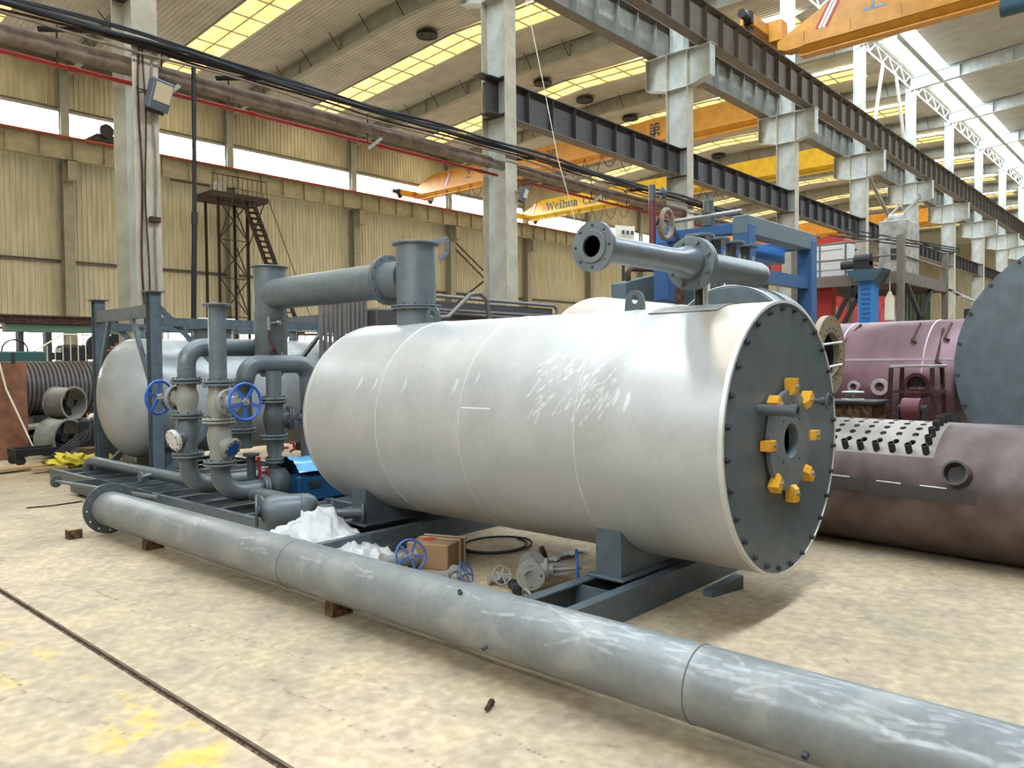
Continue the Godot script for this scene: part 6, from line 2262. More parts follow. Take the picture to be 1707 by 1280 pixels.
# ---------------------------------------------------------------- behind the boiler
func background() -> void:
	var g: G
	# tube panels leaning behind the boiler
	var tp := thing("tube_bank", "upright grey panel of parallel boiler tubes behind the flue duct", "tube panel", Vector3(7.5, 0, -10.3))
	for i in 11:
		g = G.new()
		g.cyl(Vector3(7.02 + i * 0.086, 0.05, -10.3), Vector3(7.02 + i * 0.086, 2.68 + 0.005 * i, -10.3), 0.033, 12)
		wpart(tp, "tube", g, M.coil_grey)
	g = G.new()
	g.box(Vector3(7.45, 0.03, -10.3), Vector3(1.0, 0.06, 0.1))
	wpart(tp, "foot_rail", g, M.coil_dark)
	var mp := thing("casing_sheet", "dark grey sheet casing standing between tube panel and flue", "sheet", Vector3(8.4, 0, -10.35))
	g = G.new()
	g.box(Vector3(8.45, 1.3, -10.35), Vector3(1.0, 2.6, 0.5), Basis.IDENTITY, 0.03)
	wpart(mp, "panel", g, M.coil_dark)
	g = G.new()
	g.bar(Vector3(7.95, 2.3, -10.09), Vector3(8.95, 2.28, -10.09), 0.03, 0.02)
	wpart(mp, "crease", g, M.coil_dark)
	for k in 2:
		var o := thing("tube_coil", ["flat grey tube coil with rounded end right of the flue", "second flat tube coil, lower and behind the first"][k], "tube coil", Vector3(11, 0, -10.4 - k * 0.5), "tube coils behind the boiler")
		for i in 4:
			var y := 2.86 - i * 0.3 - k * 0.12
			g = G.new()
			var z := -10.3 - k * 0.5
			var P := [Vector3(9.0, y + 0.03, z), Vector3(12.6 + k * 0.4, y, z)]
			for q in 7:
				var a := PI / 2 - PI * q / 6.0
				P.append(Vector3(12.75 + k * 0.4 + 0.11 * cos(a), y - 0.11 + 0.11 * sin(a), z))
			P.append(Vector3(9.0, y - 0.22, z))
			g.tube(P, 0.034, 10)
			wpart(o, "tube_bend", g, M.coil_grey)
		g = G.new()
		g.box(Vector3(10.9, 1.4, -10.33 - k * 0.5), Vector3(3.7, 2.8, 0.02))
		wpart(o, "back_sheet", g, M.coil_dark)
	var hump := thing("bent_tube", "single bent grey tube arching over the coil edge", "tube", Vector3(9.9, 0, -10.0))
	g = G.new()
	g.tube([Vector3(8.9, 0.02, -10.0), Vector3(8.9, 2.35, -10.0), Vector3(9.0, 2.45, -10.0), Vector3(9.45, 2.5, -10.0), Vector3(9.75, 2.72, -10.0), Vector3(10.0, 2.92, -10.0), Vector3(10.25, 2.96, -10.0), Vector3(10.42, 2.86, -10.0), Vector3(10.5, 2.5, -10.0), Vector3(10.52, 2.3, -10.0)], 0.04, 12)
	wpart(hump, "tube", g, M.coil_grey)
	# cream tank and duct box
	var ct := thing("cream_tank", "cream painted domed tank just behind the boiler", "tank", Vector3(11.8, 0.3, -7.5))
	g = G.new()
	var P := []
	for i in 13: P.append([1.12 * sin(PI / 2 * i / 12.0), 0.6 * (1.0 - cos(PI / 2 * i / 12.0))])
	P.append([1.12, 3.3]); P.append([0.0, 3.55])
	g.lathe(Vector3(9.85, 1.62, -7.5), Vector3.RIGHT, P, 56)
	wpart(ct, "vessel", g, M.cream_tank)
	g = G.new()
	g.box(Vector3(11.8, 0.3, -7.5), Vector3(2.4, 0.6, 1.2))
	wpart(ct, "plinth", g, M.grey_dark)
	g = G.new()
	g.tube([Vector3(11.9, 2.73, -7.3), Vector3(12.2, 2.78, -7.3), Vector3(12.6, 2.74, -7.3)], 0.015, 6)
	wpart(ct, "lifting_eye", g, M.dark_steel)
	var db := thing("duct_box", "tapered grey sheet-metal duct box behind the cream tank", "duct", Vector3(14.9, 0, -9.0))
	g = G.new()
	g.prism(PackedVector2Array([Vector2(13.26, 0.0), Vector2(16.6, 0.0), Vector2(16.6, 3.72), Vector2(14.65, 3.55), Vector2(13.4, 3.3), Vector2(13.26, 3.26)]), Vector3(0, 0, -9.0), Vector3.RIGHT, Vector3.UP, 0.35)
	wpart(db, "casing", g, M.blue_grey)
	g = G.new()
	g.tube([Vector3(13.6, 3.1, -9.0), Vector3(13.6, 3.5, -9.0), Vector3(13.7, 3.6, -9.0), Vector3(14.9, 3.68, -9.0)], 0.06, 12)
	wpart(db, "vent_bend", g, M.rust_steel)
	# manifold of upright flanged pipes
	var mf := thing("pipe_manifold", "row of four upright flanged pipes rising behind the boiler top", "manifold", Vector3(10.0, 0, -5.1))
	for i in 4:
		var x := 9.42 + i * 0.45
		g = G.new()
		g.cyl(Vector3(x, 0.3, -5.1), Vector3(x, 3.33, -5.1), 0.075, 20)
		var pi_ := wpart(mf, "riser", g, M.grey_dark)
		g = G.new()
		g.flange(Vector3(x, 3.34, -5.1), Vector3.UP, 0.19, 0.05, 0.035, 28)
		wpart(pi_, "riser_flange", g, M.grey_frame)
		g = G.new()
		g.cyl(Vector3(x + 0.1, 1.5, -5.02), Vector3(x + 0.1, 3.2, -5.02), 0.012, 6)
		wpart(pi_, "gauge_glass", g, M.white_paint)
	g = G.new()
	g.cyl(Vector3(9.2, 0.3, -5.1), Vector3(11.0, 0.3, -5.1), 0.16, 24)
	wpart(mf, "header", g, M.grey_dark)
	for x in [9.4, 10.8]:
		g = G.new()
		g.box(Vector3(x, 0.08, -5.1), Vector3(0.12, 0.16, 0.4))
		wpart(mf, "foot", g, M.grey_dark)
	# siphon post
	var si := thing("siphon_post", "maroon pipe post with a coiled siphon and small top valve", "gauge pipe", Vector3(11.32, 3.5, -7.0))
	g = G.new()
	g.cyl(Vector3(11.32, 3.5, -7.0), Vector3(11.32, 4.36, -7.0), 0.06, 16)
	wpart(si, "post", g, M.maroon)
	g = G.new()
	P = []
	for i in 20: P.append(Vector3(11.62 + 0.2 * sin(i * TAU / 17 - 1.4), 4.0 - 0.24 * cos(i * TAU / 17 - 1.4), -6.95 + i * 0.004))
	g.tube(P, 0.045, 10)
	wpart(si, "siphon_coil", g, M.pipe_lagging)
	g = G.new()
	g.cyl(Vector3(11.32, 4.36, -7.0), Vector3(11.32, 4.62, -7.0), 0.06, 12)
	g.cyl(Vector3(11.32, 4.5, -7.0), Vector3(11.52, 4.5, -6.9), 0.03, 10)
	var tv := wpart(si, "top_valve", g, M.grey_dark)
	g = G.new()
	g.lathe(Vector3(11.5, 4.5, -6.9), Vector3(0.2, 0, 0.1), [[0.03, -0.03], [0.1, -0.02], [0.1, 0.02], [0.03, 0.03]], 14)
	wpart(tv, "valve_wheel", g, M.grey_dark)
	var sg := thing("notice_board", "small pale notice board on a post behind the siphon", "sign", Vector3(15.9, 0, -10.6))
	g = G.new()
	g.box(Vector3(15.9, 4.65, -10.6), Vector3(0.55, 0.6, 0.03), Basis(Vector3.UP, -0.4))
	wpart(sg, "board", g, M.cream_bag)
	g = G.new()
	for i in 3:
		g.box(Vector3(15.78 + i * 0.12, 4.78, -10.57 + i * 0.05), Vector3(0.07, 0.09, 0.02), Basis(Vector3.UP, -0.4))
	g.box(Vector3(15.9, 4.6, -10.57), Vector3(0.4, 0.02, 0.02), Basis(Vector3.UP, -0.4))
	wpart(sg, "lettering", g, M.letter_grey)
	g = G.new()
	g.cyl(Vector3(15.9, 0, -10.65), Vector3(15.9, 4.4, -10.65), 0.04, 10)
	wpart(sg, "post", g, M.dark_steel)
	blue_press()
	work_platform()
	left_yard()

func blue_press() -> void:
	var g: G
	var o := thing("portal_machine", "blue steel portal frame machine behind the header pipe", "machine frame", Vector3(15.2, 0, -7.6))
	var x0 := 13.7
	var x1 := 16.7
	var z0 := -6.5
	var z1 := -8.2
	for q in [[x0, z0], [x1, z0], [x0, z1], [x1, z1]]:
		g = G.new()
		g.box(Vector3(q[0], 2.1, q[1]), Vector3(0.32, 4.2, 0.32), Basis.IDENTITY, 0.02)
		wpart(o, "post", g, M.blue_frame)
	g = G.new()
	g.box(Vector3((x0 + x1) / 2, 4.18, z0), Vector3(x1 - x0 + 0.34, 0.34, 0.3), Basis.IDENTITY, 0.015)
	wpart(o, "top_beam", g, M.blue_grey)
	g = G.new()
	g.box(Vector3((x0 + x1) / 2, 4.18, z1), Vector3(x1 - x0 + 0.34, 0.34, 0.3), Basis.IDENTITY, 0.015)
	wpart(o, "top_beam", g, M.blue_bright)
	for x in [x0, x1]:
		g = G.new()
		g.box(Vector3(x, 4.14, (z0 + z1) / 2), Vector3(0.24, 0.2, z0 - z1 - 0.3), Basis.IDENTITY, 0.015)
		wpart(o, "top_beam", g, M.blue_frame)
	g = G.new()
	g.box(Vector3((x0 + x1) / 2, 3.3, z0), Vector3(x1 - x0 - 0.3, 0.24, 0.2))
	wpart(o, "mid_rail", g, M.blue_frame)
	g = G.new()
	g.box(Vector3((x0 + x1) / 2 + 0.3, 3.9, -7.4), Vector3(2.0, 0.3, 1.0))
	wpart(o, "moving_head", g, M.blue_bright)
	g = G.new()
	g.cyl(Vector3(x0 - 0.1, 4.42, -8.1), Vector3(x0 - 0.1, 4.44, -6.5), 0.04, 10)
	wpart(o, "guide_rod", g, M.bolt_light)
	g = G.new()
	g.box(Vector3(x0 - 0.05, 4.4, -7.2), Vector3(0.16, 0.3, 0.2))
	g.cyl(Vector3(x0 - 0.05, 4.5, -7.2), Vector3(x0 - 0.05, 4.72, -7.2), 0.1, 16)
	wpart(o, "spindle_motor", g, M.grey_dark)
	g = G.new()
	for i in 5: g.cyl(Vector3(x0 - 0.05 + 0.07 * cos(i * 1.25), 4.7, -7.2 + 0.07 * sin(i * 1.25)), Vector3(x0 - 0.05 + 0.07 * cos(i * 1.25), 4.82, -7.2 + 0.07 * sin(i * 1.25)), 0.016, 6)
	wpart(o, "motor_studs", g, M.grey_paint)
	g = G.new()
	g.tube([Vector3(x0 - 0.1, 4.4, -8.3), Vector3(x0 - 0.2, 4.5, -8.2), Vector3(x0 - 0.2, 4.4, -7.9), Vector3(x0 - 0.15, 4.0, -7.8)], 0.03, 8)
	wpart(o, "hose", g, M.black_rubber)
	var rb := thing("red_cabinet", "red painted cabinet seen through the blue frame", "cabinet", Vector3(20.5, 0, -8.7))
	g = G.new()
	g.box(Vector3(20.3, 4.3, -9.2), Vector3(1.6, 0.7, 0.6), Basis.IDENTITY, 0.02)
	wpart(rb, "stand", stand_box(Vector3(20.3, 1.97, -9.2), Vector3(0.5, 3.94, 0.3)), M.dark_steel)
	wpart(rb, "body", g, M.red_paint)
	g = G.new()
	g.box(Vector3(20.3, 4.3, -8.89), Vector3(0.03, 0.6, 0.02))
	wpart(rb, "door_gap", g, M.dark_steel)
	var br := thing("rusty_beam", "short rusty square beam under the siphon post", "beam", Vector3(11.8, 2.7, -7.0))
	g = G.new()
	g.box(Vector3(11.75, 3.41, -7.0), Vector3(1.3, 0.2, 0.2))
	wpart(br, "beam", g, M.rust_steel)
	g = G.new()
	g.box(Vector3(12.2, 3.0, -7.0), Vector3(0.12, 0.64, 0.12))
	wpart(br, "leg", g, M.rust_steel)

func stand_box(c: Vector3, s: Vector3) -> G:
	var g := G.new()
	g.box(c, s)
	return g

func work_platform() -> void:
	var g: G
	var o := thing("work_platform", "dark steel working platform on braced legs behind the purple drum", "platform", Vector3(23.5, 0, -7.4))
	var x0 := 22.0
	var x1 := 26.5
	var za := -8.9
	var zb := -6.1
	g = G.new()
	g.box(Vector3((x0 + x1) / 2, 3.9, (za + zb) / 2), Vector3(x1 - x0, 0.08, zb - za))
	wpart(o, "deck", g, M.dark_steel)
	for q in [[Vector3(x0, 3.82, za), Vector3(x0, 3.82, zb)], [Vector3(x1, 3.82, za), Vector3(x1, 3.82, zb)], [Vector3(x0, 3.82, za), Vector3(x1, 3.82, za)], [Vector3(x0, 3.82, zb), Vector3(x1, 3.82, zb)]]:
		g = G.new()
		g.bar(q[0], q[1], 0.12, 0.3)
		wpart(o, "edge_beam", g, M.girder_brown)
	for q in [[x0, za], [x0, zb], [x1, za], [x1, zb]]:
		g = G.new()
		g.box(Vector3(q[0], 2.45, q[1]), Vector3(0.16, 4.9, 0.16))
		wpart(o, "leg", g, M.girder_brown)
	for q in [[Vector3(x0, 3.7, za), Vector3(x0, 1.2, -7.9)], [Vector3(x0, 3.7, -7.0), Vector3(x0, 1.2, -8.3)], [Vector3(x0, 3.7, -7.3), Vector3(x0, 1.2, -6.3)], [Vector3(x0, 3.7, -7.3), Vector3(x0, 1.0, -8.6)], [Vector3(x0 + 0.5, 3.7, zb), Vector3(x1, 1.0, zb)], [Vector3(x1 - 1.5, 3.7, zb), Vector3(x0, 1.4, zb)]]:
		g = G.new()
		g.bar(q[0], q[1], 0.1, 0.1)
		wpart(o, "brace", g, M.dark_steel)
	for y in [4.4, 4.85]:
		g = G.new()
		g.cyl(Vector3(x0, y, za), Vector3(x0, y, zb), 0.025, 6)
		g.cyl(Vector3(x0, y, zb), Vector3(x1, y, zb), 0.025, 6)
		wpart(o, "hand_rail", g, M.girder_brown)
	for z in [-8.2, -7.5, -6.8]:
		g = G.new()
		g.cyl(Vector3(x0, 3.95, z), Vector3(x0, 4.85, z), 0.025, 6)
		wpart(o, "rail_post", g, M.girder_brown)
	var w := thing("white_hopper", "white panelled hopper with a red top on the platform", "hopper", Vector3(23.0, 3.94, -8.25))
	g = G.new()
	g.prism(PackedVector2Array([Vector2(-0.56, 0), Vector2(0.56, 0), Vector2(0.6, 1.02), Vector2(-0.54, 0.98)]), Vector3(22.9, 3.94, -8.3), Vector3(0, 0, 1), Vector3.UP, 0.9)
	wpart(w, "body", g, M.white_paint)
	g = G.new()
	g.prism(PackedVector2Array([Vector2(-0.54, 0.98), Vector2(0.6, 1.02), Vector2(0.6, 1.12), Vector2(0.4, 1.22), Vector2(-0.4, 1.16), Vector2(-0.54, 1.06)]), Vector3(22.9, 3.94, -8.3), Vector3(0, 0, 1), Vector3.UP, 0.92)
	wpart(w, "red_top", g, M.red_paint)
	g = G.new()
	for i in 3: g.box(Vector3(22.44, 4.2 + i * 0.28, -8.3), Vector3(0.012, 0.012, 1.1))
	wpart(w, "rivet_line", g, M.machine_grey)
	var mg := thing("gearbox_cabinet", "grey box machine with a round cap on the platform", "machine", Vector3(24.0, 3.94, -6.7))
	g = G.new()
	g.box(Vector3(24.0, 4.75, -6.7), Vector3(1.2, 1.6, 0.75), Basis.IDENTITY, 0.03)
	wpart(mg, "case", g, M.machine_grey)
	g = G.new()
	g.cyl(Vector3(23.8, 5.6, -6.9), Vector3(23.8, 5.6, -6.5), 0.18, 16)
	wpart(mg, "round_cap", g, M.machine_grey)
	g = G.new()
	g.box(Vector3(23.39, 4.6, -6.6), Vector3(0.02, 0.3, 0.3))
	wpart(mg, "cover", g, M.dark_steel)
	var mt := thing("drive_motor", "dark ribbed motor at the platform edge above the blue column", "motor", Vector3(21.9, 3.95, -6.8))
	g = G.new()
	g.cyl(Vector3(21.7, 4.3, -7.15), Vector3(21.7, 4.3, -6.75), 0.16, 16)
	g.box(Vector3(21.7, 4.1, -6.95), Vector3(0.3, 0.3, 0.4))
	wpart(mt, "frame", g, M.black_steel)
	g = G.new()
	g.cyl(Vector3(21.7, 4.2, -7.5), Vector3(21.7, 4.2, -7.15), 0.12, 14)
	wpart(mt, "gear_end", g, M.dark_steel)
	var bc := thing("blue_column", "bright blue machine column with ladder teeth in front of the platform", "column", Vector3(21.5, 0, -6.75))
	g = G.new()
	g.box(Vector3(21.5, 1.95, -6.75), Vector3(0.4, 3.9, 0.42), Basis.IDENTITY, 0.03)
	wpart(bc, "mast", g, M.blue_bright)
	g = G.new()
	g.prism(PackedVector2Array([Vector2(-0.45, 4.0), Vector2(0.45, 4.0), Vector2(0.42, 3.92), Vector2(0.24, 3.7), Vector2(-0.24, 3.7), Vector2(-0.42, 3.92)]), Vector3(21.5, 0, -6.75), Vector3(0, 0, 1), Vector3.UP, 0.7)
	wpart(bc, "head_flange", g, M.teal_dark)
	for i in 26:
		g = G.new()
		g.box(Vector3(21.29, 0.5 + i * 0.125, -6.75), Vector3(0.03, 0.03, 0.22))
		wpart(bc, "rack_tooth", g, M.blue_frame)
	var rc := thing("red_column", "red painted steel column left of the blue column", "column", Vector3(22.6, 0, -8.35))
	g = G.new()
	g.prism(PackedVector2Array([Vector2(-0.25, 0), Vector2(0.1, 0), Vector2(0.3, 3.75), Vector2(-0.2, 3.75)]), Vector3(22.6, 0, -8.3), Vector3(0, 0, 1), Vector3.UP, 0.35)
	wpart(rc, "shaft", g, M.red_paint)
	g = G.new()
	g.box(Vector3(22.6, 0.03, -8.37), Vector3(0.6, 0.06, 0.6))
	wpart(rc, "base_plate", g, M.red_paint)
	var bm := thing("long_bars", "bundle of dark steel bars lying across the platform rail", "bars", Vector3(22.0, 4.9, -6.8))
	for i in 3:
		g = G.new()
		g.bar(Vector3(21.8, 5.08 + i * 0.05, -7.9 + i * 0.25), Vector3(23.2, 4.45 + i * 0.05, -5.0), 0.03, 0.03)
		wpart(bm, "bar", g, M.dark_steel)
	var cu := thing("strip_curtain", "grey green hanging strip curtain under the platform end", "curtain", Vector3(27, 2.1, -6.9))
	for i in 9:
		g = G.new()
		g.box(Vector3(26.4, 2.95, -7.4 + i * 0.11), Vector3(0.02, 1.5, 0.1), Basis(Vector3.UP, 0.2 * sin(i * 2.1)))
		wpart(cu, "strip", g, M.green_beam)
	var bb := thing("blue_cabinet", "dark blue control cabinet below the strip curtain", "cabinet", Vector3(26.5, 0, -6.9))
	g = G.new()
	g.box(Vector3(26.2, 1.0, -6.9), Vector3(0.7, 2.0, 0.8), Basis.IDENTITY, 0.02)
	wpart(bb, "case", g, M.teal_dark)
	g = G.new()
	g.box(Vector3(25.84, 1.9, -6.9), Vector3(0.02, 0.12, 0.2))
	wpart(bb, "name_plate", g, M.white_paint)
	for q in [["cream cloth bag hanging from the platform beam", 21.95, -6.35, 3.0], ["cream cloth bag hanging farther right beyond the platform", 30.0, -5.6, 3.0]]:
		var cb := thing("cloth_bag", q[0], "bag", Vector3(q[1], q[3], q[2]), "hanging cloth bags")
		g = G.new()
		g.prism(PackedVector2Array([Vector2(-0.12, -0.3), Vector2(0.12, -0.3), Vector2(0.11, 0.25), Vector2(0.02, 0.45), Vector2(-0.02, 0.45), Vector2(-0.11, 0.25)]), Vector3.ZERO, Vector3(0, 0, 1), Vector3.UP, 0.1)
		part(cb, "bag", g, M.cream_bag)
		g = G.new()
		g.cyl(Vector3(0, 0.44, 0), Vector3(0, 0.8, 0), 0.012, 6)
		part(cb, "cord", g, M.strap)
	# far clutter down the hall
	var k := 0
	for q in [[33.0, -10.4, 2.0, 5.3, "red_paint", "red steel hoist housing far behind the platform", "hoist"], [36.0, -9.2, 3.0, 2.6, "crane_orange", "orange machine bed far down the right bay", "machine"], [44.0, -9.5, 4.0, 2.4, "rust_steel", "rusty vessel stack far down the right bay", "stack"], [52.0, -10.0, 3.0, 3.4, "maroon", "maroon vessel stack far down the right bay", "stack"], [48.0, -7.0, 3.0, 2.2, "green_machine", "dark green machine far down the right bay", "machine"], [31.0, -11.8, 3.2, 2.5, "dark_steel", "dark workbench with parts beyond the platform", "workbench"], [62.0, -9.0, 4.0, 3.0, "machine_grey", "grey machine housing at the distance of the right bay", "machine"]]:
		var f := thing("far_" + ["hoist_housing", "machine_bed", "vessel_stack", "vessel_stack", "machine", "workbench", "machine"][k], q[5], q[6], Vector3(q[0], 0, q[1]))
		g = G.new()
		g.box(Vector3(0, q[3] * 0.35, 0), Vector3(q[2], q[3] * 0.7, 1.6), Basis.IDENTITY, 0.05)
		part(f, "base", g, M.dark_steel if k % 2 else M[q[4]])
		g = G.new()
		g.cyl(Vector3(-q[2] * 0.45, q[3] * 0.82, 0), Vector3(q[2] * 0.45, q[3] * 0.82, 0), q[3] * 0.2, 18)
		part(f, "top_unit", g, M[q[4]])
		g = G.new()
		g.box(Vector3(q[2] * 0.3, q[3] * 0.5, 0.82), Vector3(q[2] * 0.25, q[3] * 0.3, 0.06))
		part(f, "panel", g, M.machine_grey)
		k += 1
	var pr := thing("pipe_rack", "long thin steel pipes on a low rack running away right of the platform", "rack", Vector3(30, 0, -5.9))
	for i in 4:
		g = G.new()
		g.cyl(Vector3(26.6, 3.75 - i * 0.07, -6.0 + i * 0.1), Vector3(36.0, 3.45 - i * 0.06, -6.2 + i * 0.14), 0.04, 8)
		wpart(pr, "pipe", g, M.machine_grey if i % 2 else M.rust_steel)
	for x in [29.5, 35.0]:
		g = G.new()
		g.box(Vector3(x, 1.65, -6.0), Vector3(0.14, 3.3, 0.4))
		wpart(pr, "trestle", g, M.dark_steel)

# ---------------------------------------------------------------- left background
func left_yard() -> void:
	var g: G
	var cd := thing("ribbed_drum", "long grey corrugated furnace drum lying at the far left", "drum", Vector3(7.2, 0, -19.0))
	g = G.new()
	var P := [[0.0, 0.0]]
	for i in 46:
		var h := i * 0.085
		P.append([0.545, h]); P.append([0.60, h + 0.02]); P.append([0.60, h + 0.045]); P.append([0.545, h + 0.068])
	P.append([0.0, 46 * 0.085])
	g.lathe(Vector3(4.9, 1.22, -19.0), Vector3.RIGHT, P, 48)
	wpart(cd, "ribbed_shell", g, M.coil_grey)
	for x in [5.6, 8.2]:
		g = G.new()
		g.box(Vector3(x, 0.33, -19.0), Vector3(0.3, 0.66, 0.9))
		wpart(cd, "stand", g, M.dark_steel)
	var pl := thing("steel_plate_stack", "flat pale steel plates stacked in front of the ribbed drum", "plates", Vector3(5.5, 0, -17.6))
	for i in 3:
		g = G.new()
		g.box(Vector3(5.6 + i * 0.1, 0.18 + i * 0.16, -17.7), Vector3(2.4, 0.05, 1.0), Basis(Vector3.UP, 0.1 * i))
		wpart(pl, "plate", g, M.machine_grey if i == 2 else M.green_beam)
		g = G.new()
		g.box(Vector3(5.6, 0.09 + i * 0.16, -17.7), Vector3(2.0, 0.13, 0.7))
		wpart(pl, "spacer", g, M.dark_steel)
	var rd := thing("rusty_cylinder", "rusty brown upright steel cylinder at the left edge", "cylinder", Vector3(4.25, 0, -16.9))
	g = G.new()
	g.pipe(Vector3(4.25, 0, -16.9), Vector3(4.25, 1.78, -16.9), 0.6, 0.57, 48)
	wpart(rd, "shell", g, M.rust_drum)
	g = G.new()
	g.box(Vector3(4.5, 1.85, -16.35), Vector3(0.06, 0.2, 0.03))
	wpart(rd, "lug", g, M.dark_steel)
	g = G.new()
	g.tube([Vector3(4.2, 2.0, -16.3), Vector3(4.25, 1.8, -16.26), Vector3(4.35, 1.3, -16.26), Vector3(4.6, 0.6, -16.2), Vector3(4.75, 0.05, -16.0), Vector3(5.2, 0.03, -15.8)], 0.018, 6)
	wpart(rd, "hose", g, M.strap)
	for q in [["near duct fan casing lying on the floor at the left", Vector3(5.1, 0.37, -15.9), 0.34, Vector3(0.45, 0, 0.9)], ["far duct fan casing standing on a dark base", Vector3(5.5, 0.98, -16.8), 0.3, Vector3(0.45, 0, 0.9)]]:
		var f := thing("duct_fan", q[0], "fan", Vector3(q[1].x, 0, q[1].z), "duct fans at the left")
		var d: Vector3 = q[3].normalized()
		var c: Vector3 = q[1]
		g = G.new()
		g.pipe(c - d * 0.22, c + d * 0.22, q[2], q[2] - 0.012, 40)
		for e in [-0.22, 0.22]: g.flange(c + d * e, d, q[2] + 0.03, q[2] - 0.01, 0.012, 40)
		wpart(f, "casing", g, M.fan_grey)
		g = G.new()
		g.cyl(c - d * 0.1, c + d * 0.12, 0.09, 18)
		var hub := wpart(f, "motor", g, M.dark_steel)
		for i in 5:
			g = G.new()
			var B := g.frame(d)
			var a := TAU * i / 5.0
			var rr := B.x * cos(a) + B.z * sin(a)
			g.bar(c + rr * 0.08, c + rr * (q[2] - 0.03), 0.12, 0.008, (d + rr.cross(d) * 0.6).normalized())
			wpart(hub, "blade", g, M.dark_steel)
		g = G.new()
		if c.y < 0.6:
			g.box(c + Vector3(0, -q[2] - 0.005, 0), Vector3(0.3, 0.05, 0.3))
		else:
			g.box(Vector3(c.x, 0.33, c.z), Vector3(0.6, 0.66, 0.5))
		wpart(f, "base", g, M.black_steel)
	var mo := thing("scrap_machine", "tangle of dark machine parts beside the duct fans", "machine parts", Vector3(5.6, 0, -15.4))
	for q in [[5.55, 0.35, -15.6, 0.35, 0.7, 0.3], [5.75, 0.2, -15.2, 0.5, 0.4, 0.4], [5.65, 0.7, -15.6, 0.12, 0.14, 0.12]]:
		g = G.new()
		g.box(Vector3(q[0], q[1], q[2]), Vector3(q[3], q[4], q[5]), Basis(Vector3.UP, q[0]), 0.03)
		wpart(mo, "block", g, M.black_steel)
	for i in 4:
		g = G.new()
		g.tube([Vector3(5.5, 0.6, -15.4), Vector3(5.4 + i * 0.1, 0.75, -15.2), Vector3(5.3 - i * 0.05, 0.4, -15.0 - i * 0.1), Vector3(4.7 - i * 0.1, 0.1, -14.9 + i * 0.12), Vector3(4.3, 0.03, -14.9 + i * 0.2)], 0.016, 6)
		wpart(mo, "hose", g, M.black_rubber)
	var cart := thing("low_cart", "low black steel cart frame in front of the rusty cylinder", "cart", Vector3(4.6, 0, -15.3))
	g = G.new()
	for s in [-1, 1]:
		g.bar(Vector3(4.2, 0.22, -15.4 + s * 0.25), Vector3(5.0, 0.22, -15.4 + s * 0.25), 0.05, 0.12)
		g.bar(Vector3(4.6 + s * 0.4, 0.22, -15.65), Vector3(4.6 + s * 0.4, 0.22, -15.15), 0.05, 0.12)
	wpart(cart, "frame", g, M.black_steel)
	for q in [[4.25, -15.6], [4.95, -15.6], [4.25, -15.2], [4.95, -15.2]]:
		g = G.new()
		g.cyl(Vector3(q[0], 0.08, q[1] - 0.02), Vector3(q[0], 0.08, q[1] + 0.02), 0.08, 14)
		wpart(cart, "wheel", g, M.black_rubber)
	var bn := 0
	for q in [[4.4, -14.6, 1.6, 0.14, 0.3], [4.75, -14.2, 1.1, 0.16, -0.5], [3.9, -14.3, 1.8, 0.12, 0.1], [4.95, -13.6, 0.8, 0.14, 0.75], [4.3, -13.9, 0.5, 0.18, -0.2]]:
		var b := thing("timber_board", "loose pale timber board on the floor at the left, " + ["longest one behind", "short one leaning across", "long one in front", "one nearest the tank frame", "smallest one"][bn], "board", Vector3(q[0], 0, q[1]), "loose timber boards")
		bn += 1
		g = G.new()
		g.box(Vector3(0, 0.03 + 0.03 * (bn % 2), 0), Vector3(q[2], 0.045, q[3]), Basis(Vector3.UP, q[4]), 0.004)
		part(b, "plank", g, M.wood if bn % 2 else M.cream_tank)
	var wb := thing("timber_block", "thick square timber block beside the yellow tarp", "timber", Vector3(5.15, 0, -14.6))
	g = G.new()
	g.box(Vector3(0, 0.14, 0), Vector3(0.3, 0.28, 0.26), Basis(Vector3.UP, 0.5), 0.01)
	part(wb, "block", g, M.wood_dark)
	for q in [["crumpled yellow tarp on the floor left of the tank frame", 4.72, -14.15, 0.26, 3], ["small crumpled yellow tarp below the tank dome", 4.98, -13.35, 0.16, 7]]:
		var t := thing("yellow_tarp", q[0], "tarp", Vector3(q[1], 0, q[2]), "yellow tarps")
		g = G.new()
		g.blob(Vector3(0, 0.1, 0), Vector3(q[3] * 1.3, 0.13, q[3]), 26, 14, Basis.IDENTITY, 0.9, q[4])
		part(t, "sheet", g, M.tarp_yellow)
	# rack and machines by the low windows
	var rk := thing("section_rack", "long green rack stacked with brown steel sections under the wall", "rack", Vector3(8.5, 0, -25.5))
	g = G.new()
	g.box(Vector3(8.9, 2.82, -25.5), Vector3(4.2, 0.26, 0.3))
	wpart(rk, "beam", g, M.green_beam)
	for i in 4:
		g = G.new()
		g.box(Vector3(8.7, 2.98 + i * 0.06, -25.5 + 0.05 * sin(i * 3.0)), Vector3(4.6, 0.05, 0.5))
		wpart(rk, "section", g, M.rust_steel)
	for x in [7.2, 7.9, 9.4, 10.4]:
		g = G.new()
		g.box(Vector3(x, 1.35, -25.5), Vector3(0.14, 2.7, 0.3))
		wpart(rk, "post", g, M.dark_steel)
	g = G.new()
	g.box(Vector3(8.9, 2.0, -25.5), Vector3(4.0, 0.22, 0.2))
	wpart(rk, "shelf_beam", g, M.black_steel)
	var rl := thing("yellow_railing", "thin yellow stair railing in front of the low windows", "railing", Vector3(7.6, 0, -24.2))
	for i in 9:
		g = G.new()
		g.cyl(Vector3(6.9 + i * 0.2, 0, -24.2), Vector3(6.9 + i * 0.2, 1.85 + minf(i, 5) * 0.14, -24.2), 0.014, 6)
		wpart(rl, "baluster", g, M.strap)
	g = G.new()
